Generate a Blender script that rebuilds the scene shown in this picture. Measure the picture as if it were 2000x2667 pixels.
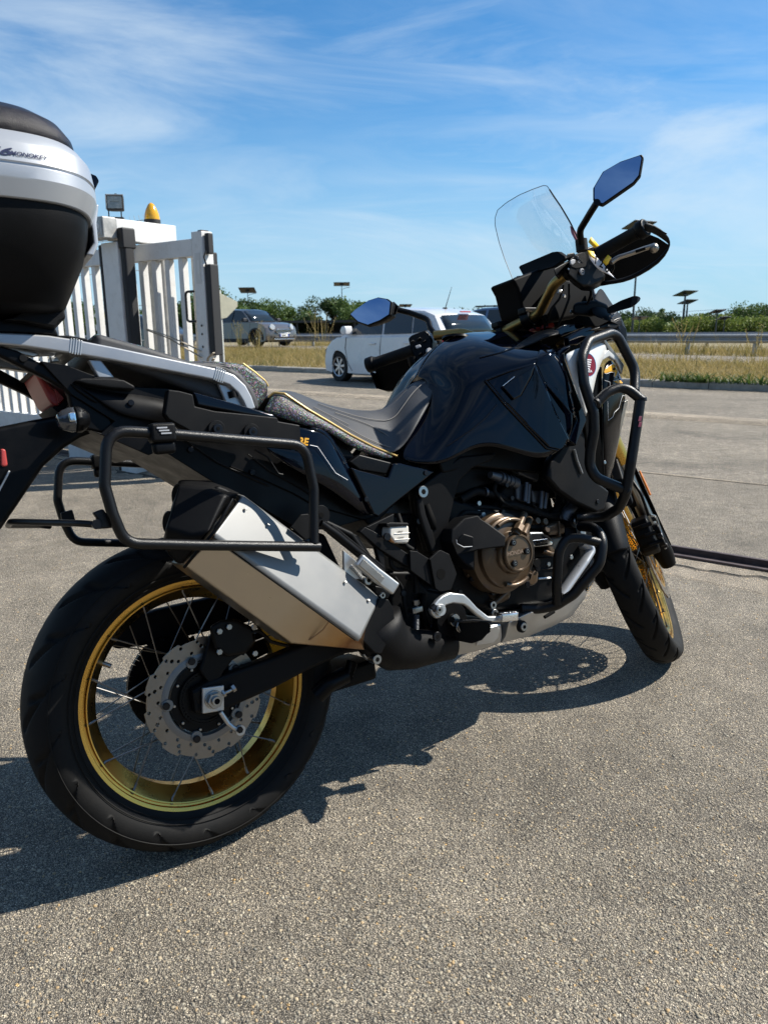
import bpy, bmesh, math, random
import numpy as np
from mathutils import Vector, Matrix
random.seed(7); rng = np.random.default_rng(7)
sc = bpy.context.scene; col = sc.collection
for o_ in list(bpy.data.objects): bpy.data.objects.remove(o_)

# ------------------------------------------------------------------ camera
CAM_H = 1.10; FPX = 1960.0; CXP, CYP = 1000.0, 1333.5
PITCH = math.atan((1333.5-855)/FPX); ROLL = math.radians(0.5)
_f = np.array([0, math.cos(PITCH), -math.sin(PITCH)]); _r = np.array([1., 0, 0]); _u = np.cross(_r, _f)
_c, _s = math.cos(ROLL), math.sin(ROLL)
CR, CU, CF = _c*_r-_s*_u, _s*_r+_c*_u, _f
CP = np.array([0, 0, CAM_H])
cam = bpy.data.cameras.new('camera'); camo = bpy.data.objects.new('camera', cam); col.objects.link(camo)
cam.sensor_fit = 'VERTICAL'; cam.sensor_height = 36; cam.sensor_width = 27; cam.lens = 36*FPX/2667
cam.clip_start = 0.05; cam.clip_end = 4000
camo.matrix_world = Matrix(((CR[0], CU[0], -CF[0], 0), (CR[1], CU[1], -CF[1], 0), (CR[2], CU[2], -CF[2], CAM_H), (0, 0, 0, 1)))
sc.camera = camo
cam.dof.use_dof = True; cam.dof.focus_distance = 1.75; cam.dof.aperture_fstop = 9.0

# ------------------------------------------------------------------ light
SUN = np.array([0.674, 0.184, 0.716]); SUN /= np.linalg.norm(SUN)     # towards the sun
w = bpy.data.worlds.new('World'); sc.world = w; w.use_nodes = True
nt = w.node_tree; nt.nodes.clear()
def wn(t, **k):
    n = nt.nodes.new(t)
    for a, b in k.items(): setattr(n, a, b)
    return n
def wl(a, b): nt.links.new(a, b)
sky = wn('ShaderNodeTexSky', sky_type='NISHITA', sun_disc=False, sun_elevation=math.asin(SUN[2]),
         sun_rotation=math.atan2(SUN[0], SUN[1]), altitude=0, air_density=1.0, dust_density=0.15, ozone_density=2.5)
tc = wn('ShaderNodeTexCoord'); sep = wn('ShaderNodeSeparateXYZ'); wl(tc.outputs['Generated'], sep.inputs[0])
mz = wn('ShaderNodeMath', operation='MAXIMUM'); wl(sep.outputs[2], mz.inputs[0]); mz.inputs[1].default_value = 0.0
za = wn('ShaderNodeMath', operation='ADD'); wl(mz.outputs[0], za.inputs[0]); za.inputs[1].default_value = 0.12
dx = wn('ShaderNodeMath', operation='DIVIDE'); wl(sep.outputs[0], dx.inputs[0]); wl(za.outputs[0], dx.inputs[1])
dy = wn('ShaderNodeMath', operation='DIVIDE'); wl(sep.outputs[1], dy.inputs[0]); wl(za.outputs[0], dy.inputs[1])
cmb = wn('ShaderNodeCombineXYZ'); wl(dx.outputs[0], cmb.inputs[0]); wl(dy.outputs[0], cmb.inputs[1])
cmb2 = wn('ShaderNodeCombineXYZ'); wl(sep.outputs[0], cmb2.inputs[0]); wl(sep.outputs[2], cmb2.inputs[1]); wl(sep.outputs[1], cmb2.inputs[2])
def cloud(scale, rot, sx, sy, detail, rough, dist, lo, hi, off=(0, 0, 0), src=None):
    mp = wn('ShaderNodeMapping'); mp.inputs['Rotation'].default_value = (0, 0, rot); mp.inputs['Scale'].default_value = (sx, sy, 1)
    mp.inputs['Location'].default_value = off
    wl((src or cmb).outputs[0], mp.inputs[0])
    n = wn('ShaderNodeTexNoise'); n.inputs['Scale'].default_value = scale; n.inputs['Detail'].default_value = detail
    n.inputs['Roughness'].default_value = rough; n.inputs['Distortion'].default_value = dist; wl(mp.outputs[0], n.inputs['Vector'])
    r = wn('ShaderNodeMapRange', interpolation_type='SMOOTHSTEP'); r.inputs[1].default_value = lo; r.inputs[2].default_value = hi; wl(n.outputs[0], r.inputs[0])
    return r.outputs[0]
def mul(a, b):
    m = wn('ShaderNodeMath', operation='MULTIPLY')
    for i, q in enumerate((a, b)):
        if isinstance(q, (int, float)): m.inputs[i].default_value = q
        else: wl(q, m.inputs[i])
    return m.outputs[0]
def mx(a, b):
    m = wn('ShaderNodeMath', operation='MAXIMUM'); wl(a, m.inputs[0]); wl(b, m.inputs[1]); return m.outputs[0]
c1 = cloud(0.8, 1.05, 0.8, 1.9, 9, 0.62, 0.8, 0.34, 0.74, (3.1, 1.7, 0))
c2 = cloud(3.0, 0.85, 0.8, 3.0, 8, 0.66, 1.2, 0.36, 0.86, (7.3, 2.2, 0))
c3 = cloud(0.45, 0.2, 0.7, 1.2, 4, 0.55, 0.3, 0.28, 0.56, (1.2, 9.3, 0))
c4 = cloud(1.9, 0.50, 0.9, 3.6, 10, 0.60, 0.9, 0.40, 0.80, (2.3, 5.1, 0.4), cmb2)
c5 = cloud(2.6, -0.42, 0.8, 4.2, 9, 0.62, 0.6, 0.44, 0.82, (6.1, 1.9, 1.4), cmb2)
cm = mx(mul(mx(mul(c1, 0.45), mul(c2, 0.25)), c3), mx(mul(c4, 0.85), mul(c5, 0.5)))
cmm = mul(cm, 0.80)
tint = wn('ShaderNodeVectorMath', operation='MULTIPLY'); wl(sky.outputs[0], tint.inputs[0]); tint.inputs[1].default_value = (.42, .95, 1.27)
# pale band of thin haze low over the horizon
hz = wn('ShaderNodeMapRange', interpolation_type='SMOOTHSTEP'); hz.inputs[1].default_value = 0.0; hz.inputs[2].default_value = .30; hz.inputs[3].default_value = .80; hz.inputs[4].default_value = 0; wl(mz.outputs[0], hz.inputs[0])
hm = wn('ShaderNodeMix', data_type='RGBA'); wl(hz.outputs[0], hm.inputs[0]); wl(tint.outputs[0], hm.inputs[6]); hm.inputs[7].default_value = (4.1, 6.1, 7.7, 1)
mix = wn('ShaderNodeMix', data_type='RGBA'); wl(cmm, mix.inputs[0]); wl(hm.outputs[2], mix.inputs[6]); mix.inputs[7].default_value = (6.6, 7.7, 8.6, 1)
bg = wn('ShaderNodeBackground'); bg.inputs[1].default_value = 0.066
wl(mix.outputs[2], bg.inputs[0])
wo = wn('ShaderNodeOutputWorld'); wl(bg.outputs[0], wo.inputs[0])
sl = bpy.data.lights.new('sun', 'SUN'); sl.energy = 5.0; sl.angle = math.radians(0.55); sl.color = (1.0, 0.955, 0.87)
so = bpy.data.objects.new('sun', sl); col.objects.link(so)
so.rotation_euler = Vector(-SUN).to_track_quat('-Z', 'Y').to_euler()
sc.view_settings.view_transform = 'Standard'; sc.view_settings.look = 'None'; sc.view_settings.gamma = 1
sc.view_settings.exposure = 0.78; sc.view_settings.use_curve_mapping = False
sc.cycles.use_denoising = True
sc.cycles.max_bounces = 8; sc.cycles.transparent_max_bounces = 12
sc.cycles.sample_clamp_indirect = 6

# ------------------------------------------------------------------ photo geometry
# measured places are given as photograph pixels of enlarged crops and turned into points at a stated real depth
TAGS = dict(A=(0,850,2.37),B=(600,850,2.5523),C=(1050,800,2.212),D=(850,1250,2.37),E=(1200,360,2.07375),F=(0,1400,1.8433),G=(1400,1200,2.765),
 T=(0,200,2.37),H=(1250,560,4.1475),I=(1400,540,4.1475),J=(1440,860,4.0962),K=(1150,1300,4.1475),L=(0,880,4.1475),M=(840,760,2.765),N=(500,680,2.07375),
 O=(240,480,4.1475),Q=(0,640,3.455),R=(1600,680,4.1475),X=(560,680,4.1475),Z=(0,0,1))
def ray(px, py):
    return (px-CXP)/FPX*CR-(py-CYP)/FPX*CU+CF
def tpx(t, x, y):
    a, b, s = TAGS[t]; return a+x/s, b+y/s
def gnd(px, py, z=0.0):
    d = ray(px, py); return Vector(CP+d*((z-CAM_H)/d[2]))
def atY(px, py, Y):
    d = ray(px, py); return Vector(CP+d*(Y/d[1]))

# ------------------------------------------------------------------ object helpers
def link(o, parent=None):
    col.objects.link(o)
    if parent is not None: o.parent = parent
    return o
def tag(o, label=None, cat=None, group=None, kind=None):
    if label: o['label'] = label
    if cat: o['category'] = cat
    if group: o['group'] = group
    if kind: o['kind'] = kind
    return o
def empty(name, loc=(0, 0, 0), rz=0, **k):
    o = bpy.data.objects.new(name, None); o.empty_display_size = .1; link(o); o.location = loc; o.rotation_euler = (0, 0, rz)
    return tag(o, **k)
def mesh_obj(name, verts, faces, mat, parent=None, smooth=False, kind=None):
    me = bpy.data.meshes.new(name); me.from_pydata([tuple(v) for v in verts], [], faces); me.update()
    o = bpy.data.objects.new(name, me); link(o, parent)
    if mat: me.materials.append(mat)
    if smooth: me.shade_smooth()
    if kind: o['kind'] = kind
    return o
def np_obj(name, V, Fq, mat, parent=None, smooth=False):
    """numpy verts (n,3) and equal-sided faces (m,k)"""
    V = np.asarray(V, dtype=np.float32); Fq = np.asarray(Fq, dtype=np.int32); m, k = Fq.shape
    me = bpy.data.meshes.new(name); me.vertices.add(len(V)); me.vertices.foreach_set('co', V.ravel())
    me.loops.add(m*k); me.loops.foreach_set('vertex_index', Fq.ravel())
    me.polygons.add(m); me.polygons.foreach_set('loop_start', np.arange(0, m*k, k, dtype=np.int32))
    me.update(calc_edges=True); me.validate()
    if mat: me.materials.append(mat)
    if smooth: me.shade_smooth()
    o = bpy.data.objects.new(name, me); link(o, parent); return o
def bm_obj(name, bm, mat, parent=None, smooth=False):
    bmesh.ops.recalc_face_normals(bm, faces=bm.faces)
    me = bpy.data.meshes.new(name); bm.to_mesh(me); bm.free()
    if mat: me.materials.append(mat)
    if smooth: me.shade_smooth()
    o = bpy.data.objects.new(name, me); return link(o, parent)
def bevel(o, w=.003, seg=2, ang=35):
    m = o.modifiers.new('bevel', 'BEVEL'); m.width = w; m.segments = seg; m.limit_method = 'ANGLE'; m.angle_limit = math.radians(ang); m.harden_normals = False
    o.data.shade_smooth()
    e = o.modifiers.new('wn', 'WEIGHTED_NORMAL'); e.keep_sharp = True
    return o
def subs(o, n=2):
    m = o.modifiers.new('subsurf', 'SUBSURF'); m.levels = n; m.render_levels = n; o.data.shade_smooth(); return o
def solid(o, t=.003, off=-1):
    m = o.modifiers.new('solid', 'SOLIDIFY'); m.thickness = t; m.offset = off; return o
def mirror_y(o):
    """left-hand twin of a right-hand part (local y -> -y)"""
    c = o.copy(); c.data = o.data.copy(); col.objects.link(c); c.parent = o.parent
    c.data.transform(Matrix.Scale(-1, 4, (0, 1, 0))); c.data.flip_normals(); return c
def box_bm(bm, c, s, rot=None):
    r = bmesh.ops.create_cube(bm, size=1)['verts']
    M_ = Matrix.Translation(Vector(c)) @ (rot.to_4x4() if rot is not None else Matrix.Identity(4)) @ Matrix.Diagonal((s[0], s[1], s[2], 1))
    bmesh.ops.transform(bm, matrix=M_, verts=r); return r
def box(name, c, s, mat, parent=None, rot=None, bv=0):
    bm = bmesh.new(); box_bm(bm, c, s, rot); o = bm_obj(name, bm, mat, parent)
    if bv: bevel(o, bv)
    return o
def frame_of(d):
    d = Vector(d).normalized(); a = Vector((0, 0, 1)) if abs(d.z) < .95 else Vector((1, 0, 0))
    x = d.cross(a).normalized(); return x, d.cross(x).normalized(), d
def fillet(pts, r, n=6):
    pts = [Vector(p) for p in pts]
    if r <= 0 or len(pts) < 3: return pts
    out = [pts[0]]
    for i in range(1, len(pts)-1):
        p, a, b = pts[i], pts[i-1], pts[i+1]
        da, db = (a-p), (b-p); la, lb = da.length, db.length
        if la < 1e-6 or lb < 1e-6: continue
        ang = da.angle(db)
        if ang > 3.05: out.append(p); continue
        d = min(r/math.tan(ang/2), la*.48, lb*.48)
        s, e = p+da/la*d, p+db/lb*d
        for k in range(n+1):
            t = k/n; out.append((1-t)**2*s+2*t*(1-t)*p+t*t*e)
    out.append(pts[-1]); return out
def tube_bm(bm, pts, r, n=12, cap=True, flat=1.0):
    """sweep a circle along pts; r number or list"""
    pts = [Vector(p) for p in pts]; m = len(pts); rs = r if isinstance(r, (list, tuple)) else [r]*m
    x = None; rings = []
    for i, p in enumerate(pts):
        d = (pts[min(i+1, m-1)]-pts[max(i-1, 0)]).normalized()
        if x is None: x, y, _ = frame_of(d)
        else:
            x = (x-d*x.dot(d)).normalized(); y = d.cross(x)
        rings.append([bm.verts.new(p+(x*math.cos(2*math.pi*k/n)+y*math.sin(2*math.pi*k/n)*flat)*rs[i]) for k in range(n)])
    for a, b in zip(rings, rings[1:]):
        for k in range(n): bm.faces.new((a[k], a[(k+1) % n], b[(k+1) % n], b[k]))
    if cap: bm.faces.new(rings[0][::-1]); bm.faces.new(rings[-1])
def tube(name, pts, r, mat, parent=None, fil=0, n=14, cap=True, flat=1.0):
    bm = bmesh.new(); P_ = fillet(pts, fil)
    tube_bm(bm, P_, r if not isinstance(r, (list, tuple)) or len(r) == len(P_) else r[0], n, cap, flat)
    o = bm_obj(name, bm, mat, parent); o.data.shade_smooth()
    if cap:
        m = o.modifiers.new('es', 'EDGE_SPLIT'); m.split_angle = math.radians(50)
    return o
def loft(name, secs, mat, parent=None, cap=True, closed=True, sub=0, smooth=True, bv=0):
    bm = bmesh.new(); R_ = [[bm.verts.new(Vector(p)) for p in s] for s in secs]; n = len(R_[0])
    for a, b in zip(R_, R_[1:]):
        for k in range(n if closed else n-1):
            try: bm.faces.new((a[k], a[(k+1) % n], b[(k+1) % n], b[k]))
            except ValueError: pass
    if cap and closed:
        bm.faces.new(R_[0][::-1]); bm.faces.new(R_[-1])
    o = bm_obj(name, bm, mat, parent)
    if bv: bevel(o, bv, 3, 28)
    if sub: subs(o, sub)
    elif smooth and not bv: o.data.shade_smooth()
    return o
def revolve_bm(bm, prof, c, ax, n=48, closed=False, a0=0, a1=2*math.pi):
    """prof list of (axial, radial)"""
    x, y, d = frame_of(ax); c = Vector(c); full = abs(a1-a0-2*math.pi) < 1e-6; N = n if full else n+1
    R_ = [[bm.verts.new(c+d*a+(x*math.cos(a0+(a1-a0)*k/n)+y*math.sin(a0+(a1-a0)*k/n))*r) for k in range(N)] for a, r in prof]
    if closed: R_.append(R_[0])
    for a, b in zip(R_, R_[1:]):
        for k in range(n):
            q = [a[k], a[(k+1) % N], b[(k+1) % N], b[k]]
            try: bm.faces.new(q)
            except ValueError: pass
def revolve(name, prof, c, ax, mat, parent=None, n=48, closed=False, smooth=True, split=40):
    bm = bmesh.new(); revolve_bm(bm, prof, c, ax, n, closed); bmesh.ops.remove_doubles(bm, verts=bm.verts, dist=1e-6)
    o = bm_obj(name, bm, mat, parent)
    if smooth:
        o.data.shade_smooth(); m = o.modifiers.new('es', 'EDGE_SPLIT'); m.split_angle = math.radians(split)
    return o
def cyl(name, c, ax, r, h, mat, parent=None, n=24, bv=.0008):
    """cylinder from c along ax for h with a small chamfer"""
    b = min(bv, r*.3, abs(h)*.3); s = 1 if h > 0 else -1
    return revolve(name, [(0, 1e-5), (0, r-b), (s*b, r), (h-s*b, r), (h, r-b), (h, 1e-5)], c, ax, mat, parent, n)
def prism(name, pts, ext, mat, parent=None, bv=.002, seg=2):
    """polygon pts (3D) extruded by vector ext, bevelled"""
    bm = bmesh.new(); a = [bm.verts.new(Vector(p)) for p in pts]; e = Vector(ext); b = [bm.verts.new(Vector(p)+e) for p in pts]; n = len(a)
    bm.faces.new(a); bm.faces.new(b[::-1])
    for k in range(n): bm.faces.new((a[k], b[k], b[(k+1) % n], a[(k+1) % n]))
    o = bm_obj(name, bm, mat, parent)
    if bv: bevel(o, bv, seg, 30)
    return o
def curve_mesh(name, splines, mat, parent=None, ext=0.001, bev=0, M_=None):
    """filled 2D outline with holes; splines: lists of (x,y)"""
    cu = bpy.data.curves.new(name, 'CURVE'); cu.dimensions = '2D'; cu.fill_mode = 'BOTH'; cu.extrude = ext; cu.bevel_depth = bev; cu.bevel_resolution = 1
    for s in splines:
        sp = cu.splines.new('POLY'); sp.points.add(len(s)-1); sp.use_cyclic_u = True
        for q, (x, y) in zip(sp.points, s): q.co = (x, y, 0, 1)
    t = bpy.data.objects.new('t', cu); me = bpy.data.meshes.new_from_object(t); bpy.data.objects.remove(t); bpy.data.curves.remove(cu)
    if M_ is not None: me.transform(M_)
    me.materials.clear(); me.materials.append(mat); me.name = name
    o = bpy.data.objects.new(name, me); return link(o, parent)
def text_mesh(name, body, size, mat, parent=None, M_=None, ext=.0003, shear=0, bold=0, spacing=1, align='LEFT'):
    cu = bpy.data.curves.new(name, 'FONT'); cu.body = body; cu.size = size; cu.extrude = ext; cu.shear = shear; cu.offset = bold; cu.space_character = spacing; cu.align_x = align
    t = bpy.data.objects.new('t', cu); me = bpy.data.meshes.new_from_object(t); bpy.data.objects.remove(t); bpy.data.curves.remove(cu)
    if M_ is not None: me.transform(M_)
    me.materials.clear(); me.materials.append(mat); me.name = name
    o = bpy.data.objects.new(name, me); return link(o, parent)
def basis(o, x, y):
    """matrix with origin o, x axis x, y axis near y"""
    x = Vector(x).normalized(); z = x.cross(Vector(y)).normalized(); y = z.cross(x)
    return Matrix(((x.x, y.x, z.x, o[0]), (x.y, y.y, z.y, o[1]), (x.z, y.z, z.z, o[2]), (0, 0, 0, 1)))

# ------------------------------------------------------------------ materials
def mat(name, color, rough=.5, metal=0, spec=.5, coat=0, bump=0, bscale=200, var=0, vscale=8, trans=0, ior=1.45, emis=None, coatr=.03, brush=None, dirt=0, dirtc=(.25, .21, .16)):
    m = bpy.data.materials.new(name); m.use_nodes = True; N = m.node_tree.nodes; Lk = m.node_tree.links
    b = N['Principled BSDF']; b.inputs['Base Color'].default_value = (*color, 1); b.inputs['Roughness'].default_value = rough; b.inputs['Metallic'].default_value = metal
    b.inputs['Specular IOR Level'].default_value = spec; b.inputs['Coat Weight'].default_value = coat; b.inputs['Coat Roughness'].default_value = coatr
    b.inputs['Transmission Weight'].default_value = trans; b.inputs['IOR'].default_value = ior
    if emis: b.inputs['Emission Color'].default_value = (*emis[0], 1); b.inputs['Emission Strength'].default_value = emis[1]
    t = N.new('ShaderNodeTexCoord'); src = t.outputs['Object']
    if brush:
        mp = N.new('ShaderNodeMapping'); mp.inputs['Scale'].default_value = brush; Lk.new(src, mp.inputs[0]); bsrc = mp.outputs[0]
    else: bsrc = src
    base = None
    if var or dirt:
        n = N.new('ShaderNodeTexNoise'); n.inputs['Scale'].default_value = vscale; n.inputs['Detail'].default_value = 8; n.inputs['Roughness'].default_value = .65; Lk.new(src, n.inputs['Vector'])
        r = N.new('ShaderNodeMapRange'); r.inputs[1].default_value = .3; r.inputs[2].default_value = .7; r.inputs[3].default_value = 1-var; r.inputs[4].default_value = 1+var; Lk.new(n.outputs[0], r.inputs[0])
        v = N.new('ShaderNodeVectorMath'); v.operation = 'SCALE'; v.inputs[0].default_value = color; Lk.new(r.outputs[0], v.inputs['Scale']); base = v.outputs[0]
        rr = N.new('ShaderNodeMapRange'); rr.inputs[1].default_value = .3; rr.inputs[2].default_value = .7; rr.inputs[3].default_value = max(rough-.08, .02); rr.inputs[4].default_value = min(rough+.1, 1); Lk.new(n.outputs[0], rr.inputs[0]); Lk.new(rr.outputs[0], b.inputs['Roughness'])
        if dirt:
            n2 = N.new('ShaderNodeTexNoise'); n2.inputs['Scale'].default_value = vscale*2.3; n2.inputs['Detail'].default_value = 10; n2.inputs['Roughness'].default_value = .75; Lk.new(src, n2.inputs['Vector'])
            r2 = N.new('ShaderNodeMapRange'); r2.inputs[1].default_value = .5; r2.inputs[2].default_value = .75; r2.inputs[4].default_value = dirt; Lk.new(n2.outputs[0], r2.inputs[0])
            mxn = N.new('ShaderNodeMix'); mxn.data_type = 'RGBA'; Lk.new(r2.outputs[0], mxn.inputs[0]); Lk.new(base, mxn.inputs[6]); mxn.inputs[7].default_value = (*dirtc, 1); base = mxn.outputs[2]
        Lk.new(base, b.inputs['Base Color'])
    if bump:
        n = N.new('ShaderNodeTexNoise'); n.inputs['Scale'].default_value = bscale; n.inputs['Detail'].default_value = 3; Lk.new(bsrc, n.inputs['Vector'])
        bp = N.new('ShaderNodeBump'); bp.inputs['Strength'].default_value = bump; bp.inputs['Distance'].default_value = .001; Lk.new(n.outputs[0], bp.inputs['Height']); Lk.new(bp.outputs[0], b.inputs['Normal'])
    return m
# ================================================================== materials of the setting
def asphalt(name, tone=1.0, sc1=105., warm=1.0, crack=0):
    m = bpy.data.materials.new(name); m.use_nodes = True; N = m.node_tree.nodes; L_ = m.node_tree.links; b = N['Principled BSDF']
    t = N.new('ShaderNodeTexCoord')
    # wobble so the cells are not regular
    nz = N.new('ShaderNodeTexNoise'); nz.inputs['Scale'].default_value = 60; nz.inputs['Detail'].default_value = 2; L_.new(t.outputs['Object'], nz.inputs['Vector'])
    wv = N.new('ShaderNodeVectorMath'); wv.operation = 'SCALE'; wv.inputs['Scale'].default_value = .008; L_.new(nz.outputs['Color'], wv.inputs[0])
    ad = N.new('ShaderNodeVectorMath'); ad.operation = 'ADD'; L_.new(t.outputs['Object'], ad.inputs[0]); L_.new(wv.outputs[0], ad.inputs[1])
    def vor(s, feat='F1'):
        v = N.new('ShaderNodeTexVoronoi'); v.feature = feat; v.inputs['Scale'].default_value = s; v.inputs['Randomness'].default_value = 1; L_.new(ad.outputs[0], v.inputs['Vector']); return v
    def ramp(src, pts, const=False):
        r = N.new('ShaderNodeValToRGB'); e = r.color_ramp.elements
        if const: r.color_ramp.interpolation = 'CONSTANT'
        while len(e) < len(pts): e.new(.5)
        for q, (p, c) in zip(e, pts): q.position = p; q.color = (*[x_*tone for x_ in c], 1)
        L_.new(src, r.inputs[0]); return r.outputs[0]
    v1 = vor(sc1); v2 = vor(sc1*2.7)
    s1 = N.new('ShaderNodeSeparateColor'); L_.new(v1.outputs['Color'], s1.inputs[0])
    s2 = N.new('ShaderNodeSeparateColor'); L_.new(v2.outputs['Color'], s2.inputs[0])
    pal = [(0, (.10, .096, .09)), (.18, (.19, .18, .162)), (.36, (.145, .136, .122)), (.52, (.235, .215, .185)), (.66, (.17, .165, .158)), (.80, (.29, .26, .215)), (.90, (.20, .19, .17)), (.955, (.40, .36, .29)), (.985, (.46, .33, .17))]
    ca = ramp(s1.outputs[0], pal, True); cb = ramp(s2.outputs[0], [(0, (.12, .112, .10)), (.3, (.185, .172, .15)), (.6, (.15, .142, .13)), (.85, (.27, .25, .215)), (.96, (.40, .37, .32))], True)
    # mortar where far from cell centres
    dm = N.new('ShaderNodeMapRange'); dm.inputs[1].default_value = .34; dm.inputs[2].default_value = .50; L_.new(v1.outputs['Distance'], dm.inputs[0])
    pick = N.new('ShaderNodeMath'); pick.operation = 'GREATER_THAN'; pick.inputs[1].default_value = .52; L_.new(s1.outputs[1], pick.inputs[0])
    mxa = N.new('ShaderNodeMath'); mxa.operation = 'MAXIMUM'; L_.new(dm.outputs[0], mxa.inputs[0]); L_.new(pick.outputs[0], mxa.inputs[1])
    mc = N.new('ShaderNodeMix'); mc.data_type = 'RGBA'; L_.new(mxa.outputs[0], mc.inputs[0]); L_.new(ca, mc.inputs[6]); L_.new(cb, mc.inputs[7])
    # broad wear
    n2 = N.new('ShaderNodeTexNoise'); n2.inputs['Scale'].default_value = 1.1; n2.inputs['Detail'].default_value = 8; n2.inputs['Roughness'].default_value = .65; L_.new(t.outputs['Object'], n2.inputs['Vector'])
    n3 = N.new('ShaderNodeTexNoise'); n3.inputs['Scale'].default_value = 9; n3.inputs['Detail'].default_value = 5; L_.new(t.outputs['Object'], n3.inputs['Vector'])
    r2 = N.new('ShaderNodeMapRange'); r2.inputs[1].default_value = .3; r2.inputs[2].default_value = .72; r2.inputs[3].default_value = .70; r2.inputs[4].default_value = 1.24; L_.new(n2.outputs[0], r2.inputs[0])
    r3 = N.new('ShaderNodeMapRange'); r3.inputs[1].default_value = .3; r3.inputs[2].default_value = .7; r3.inputs[3].default_value = .80; r3.inputs[4].default_value = 1.16; L_.new(n3.outputs[0], r3.inputs[0])
    mm = N.new('ShaderNodeMath'); mm.operation = 'MULTIPLY'; L_.new(r2.outputs[0], mm.inputs[0]); L_.new(r3.outputs[0], mm.inputs[1])
    vs = N.new('ShaderNodeVectorMath'); vs.operation = 'SCALE'; L_.new(mc.outputs[2], vs.inputs[0]); L_.new(mm.outputs[0], vs.inputs['Scale'])
    pit = N.new('ShaderNodeMapRange'); pit.inputs[1].default_value = .26; pit.inputs[2].default_value = .58; pit.inputs[3].default_value = 1.05; pit.inputs[4].default_value = .22; L_.new(v2.outputs['Distance'], pit.inputs[0])
    vp = N.new('ShaderNodeVectorMath'); vp.operation = 'SCALE'; L_.new(vs.outputs[0], vp.inputs[0]); L_.new(pit.outputs[0], vp.inputs['Scale'])
    wm = N.new('ShaderNodeVectorMath'); wm.operation = 'MULTIPLY'; L_.new(vp.outputs[0], wm.inputs[0]); wm.inputs[1].default_value = (1.085*warm, 1, .875/warm)
    outc = wm.outputs[0]
    # old stains: a few large darker blots and small oil spots
    ns_ = N.new('ShaderNodeTexNoise'); ns_.inputs['Scale'].default_value = .75; ns_.inputs['Detail'].default_value = 5; ns_.inputs['Distortion'].default_value = .6; ms_ = N.new('ShaderNodeMapping'); ms_.inputs['Location'].default_value = (4.2, 1.3, 0); L_.new(t.outputs['Object'], ms_.inputs[0]); L_.new(ms_.outputs[0], ns_.inputs['Vector'])
    q1 = N.new('ShaderNodeMapRange'); q1.inputs[1].default_value = .56; q1.inputs[2].default_value = .70; q1.inputs[3].default_value = 1; q1.inputs[4].default_value = .70; L_.new(ns_.outputs[0], q1.inputs[0])
    vo_ = N.new('ShaderNodeTexVoronoi'); vo_.inputs['Scale'].default_value = 2.6; L_.new(ad.outputs[0], vo_.inputs['Vector']); so_ = N.new('ShaderNodeSeparateColor'); L_.new(vo_.outputs['Color'], so_.inputs[0])
    rad_ = N.new('ShaderNodeMapRange'); rad_.inputs[1].default_value = .80; rad_.inputs[2].default_value = 1; rad_.inputs[3].default_value = 0; rad_.inputs[4].default_value = .16; L_.new(so_.outputs[0], rad_.inputs[0])
    dd_ = N.new('ShaderNodeMath'); dd_.operation = 'SUBTRACT'; L_.new(vo_.outputs['Distance'], dd_.inputs[0]); L_.new(rad_.outputs[0], dd_.inputs[1])
    q2 = N.new('ShaderNodeMapRange'); q2.inputs[1].default_value = -.05; q2.inputs[2].default_value = .02; q2.inputs[3].default_value = .72; q2.inputs[4].default_value = 1; L_.new(dd_.outputs[0], q2.inputs[0])
    qq = N.new('ShaderNodeMath'); qq.operation = 'MULTIPLY'; L_.new(q1.outputs[0], qq.inputs[0]); L_.new(q2.outputs[0], qq.inputs[1])
    vst = N.new('ShaderNodeVectorMath'); vst.operation = 'SCALE'; L_.new(outc, vst.inputs[0]); L_.new(qq.outputs[0], vst.inputs['Scale']); outc = vst.outputs[0]
    # height: pebbles + grit
    inv = N.new('ShaderNodeMapRange'); inv.inputs[1].default_value = 0; inv.inputs[2].default_value = .55; inv.inputs[3].default_value = 1; inv.inputs[4].default_value = 0; L_.new(v1.outputs['Distance'], inv.inputs[0])
    sq = N.new('ShaderNodeMath'); sq.operation = 'POWER'; sq.inputs[1].default_value = .6; L_.new(inv.outputs[0], sq.inputs[0])
    hh = N.new('ShaderNodeMath'); hh.operation = 'MULTIPLY'; L_.new(sq.outputs[0], hh.inputs[0]); L_.new(s1.outputs[2], hh.inputs[1])
    inv2 = N.new('ShaderNodeMapRange'); inv2.inputs[1].default_value = 0; inv2.inputs[2].default_value = .6; inv2.inputs[3].default_value = .42; inv2.inputs[4].default_value = 0; L_.new(v2.outputs['Distance'], inv2.inputs[0])
    a2 = N.new('ShaderNodeMath'); a2.operation = 'ADD'; L_.new(hh.outputs[0], a2.inputs[0]); L_.new(inv2.outputs[0], a2.inputs[1])
    height = a2.outputs[0]
    bp = N.new('ShaderNodeBump'); bp.inputs['Strength'].default_value = 1.0; bp.inputs['Distance'].default_value = .0050; L_.new(height, bp.inputs['Height']); L_.new(bp.outputs[0], b.inputs['Normal'])
    if crack:
        nk = N.new('ShaderNodeTexNoise'); nk.inputs['Scale'].default_value = crack; nk.inputs['Detail'].default_value = 6; nk.inputs['Roughness'].default_value = .6; mk = N.new('ShaderNodeMapping'); mk.inputs['Rotation'].default_value = (0, 0, .65); mk.inputs['Scale'].default_value = (.45, 1.6, 1); L_.new(t.outputs['Object'], mk.inputs[0]); L_.new(mk.outputs[0], nk.inputs['Vector'])
        k1 = N.new('ShaderNodeMath'); k1.operation = 'SUBTRACT'; k1.inputs[1].default_value = .5; L_.new(nk.outputs[0], k1.inputs[0]); k2 = N.new('ShaderNodeMath'); k2.operation = 'ABSOLUTE'; L_.new(k1.outputs[0], k2.inputs[0])
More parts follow.
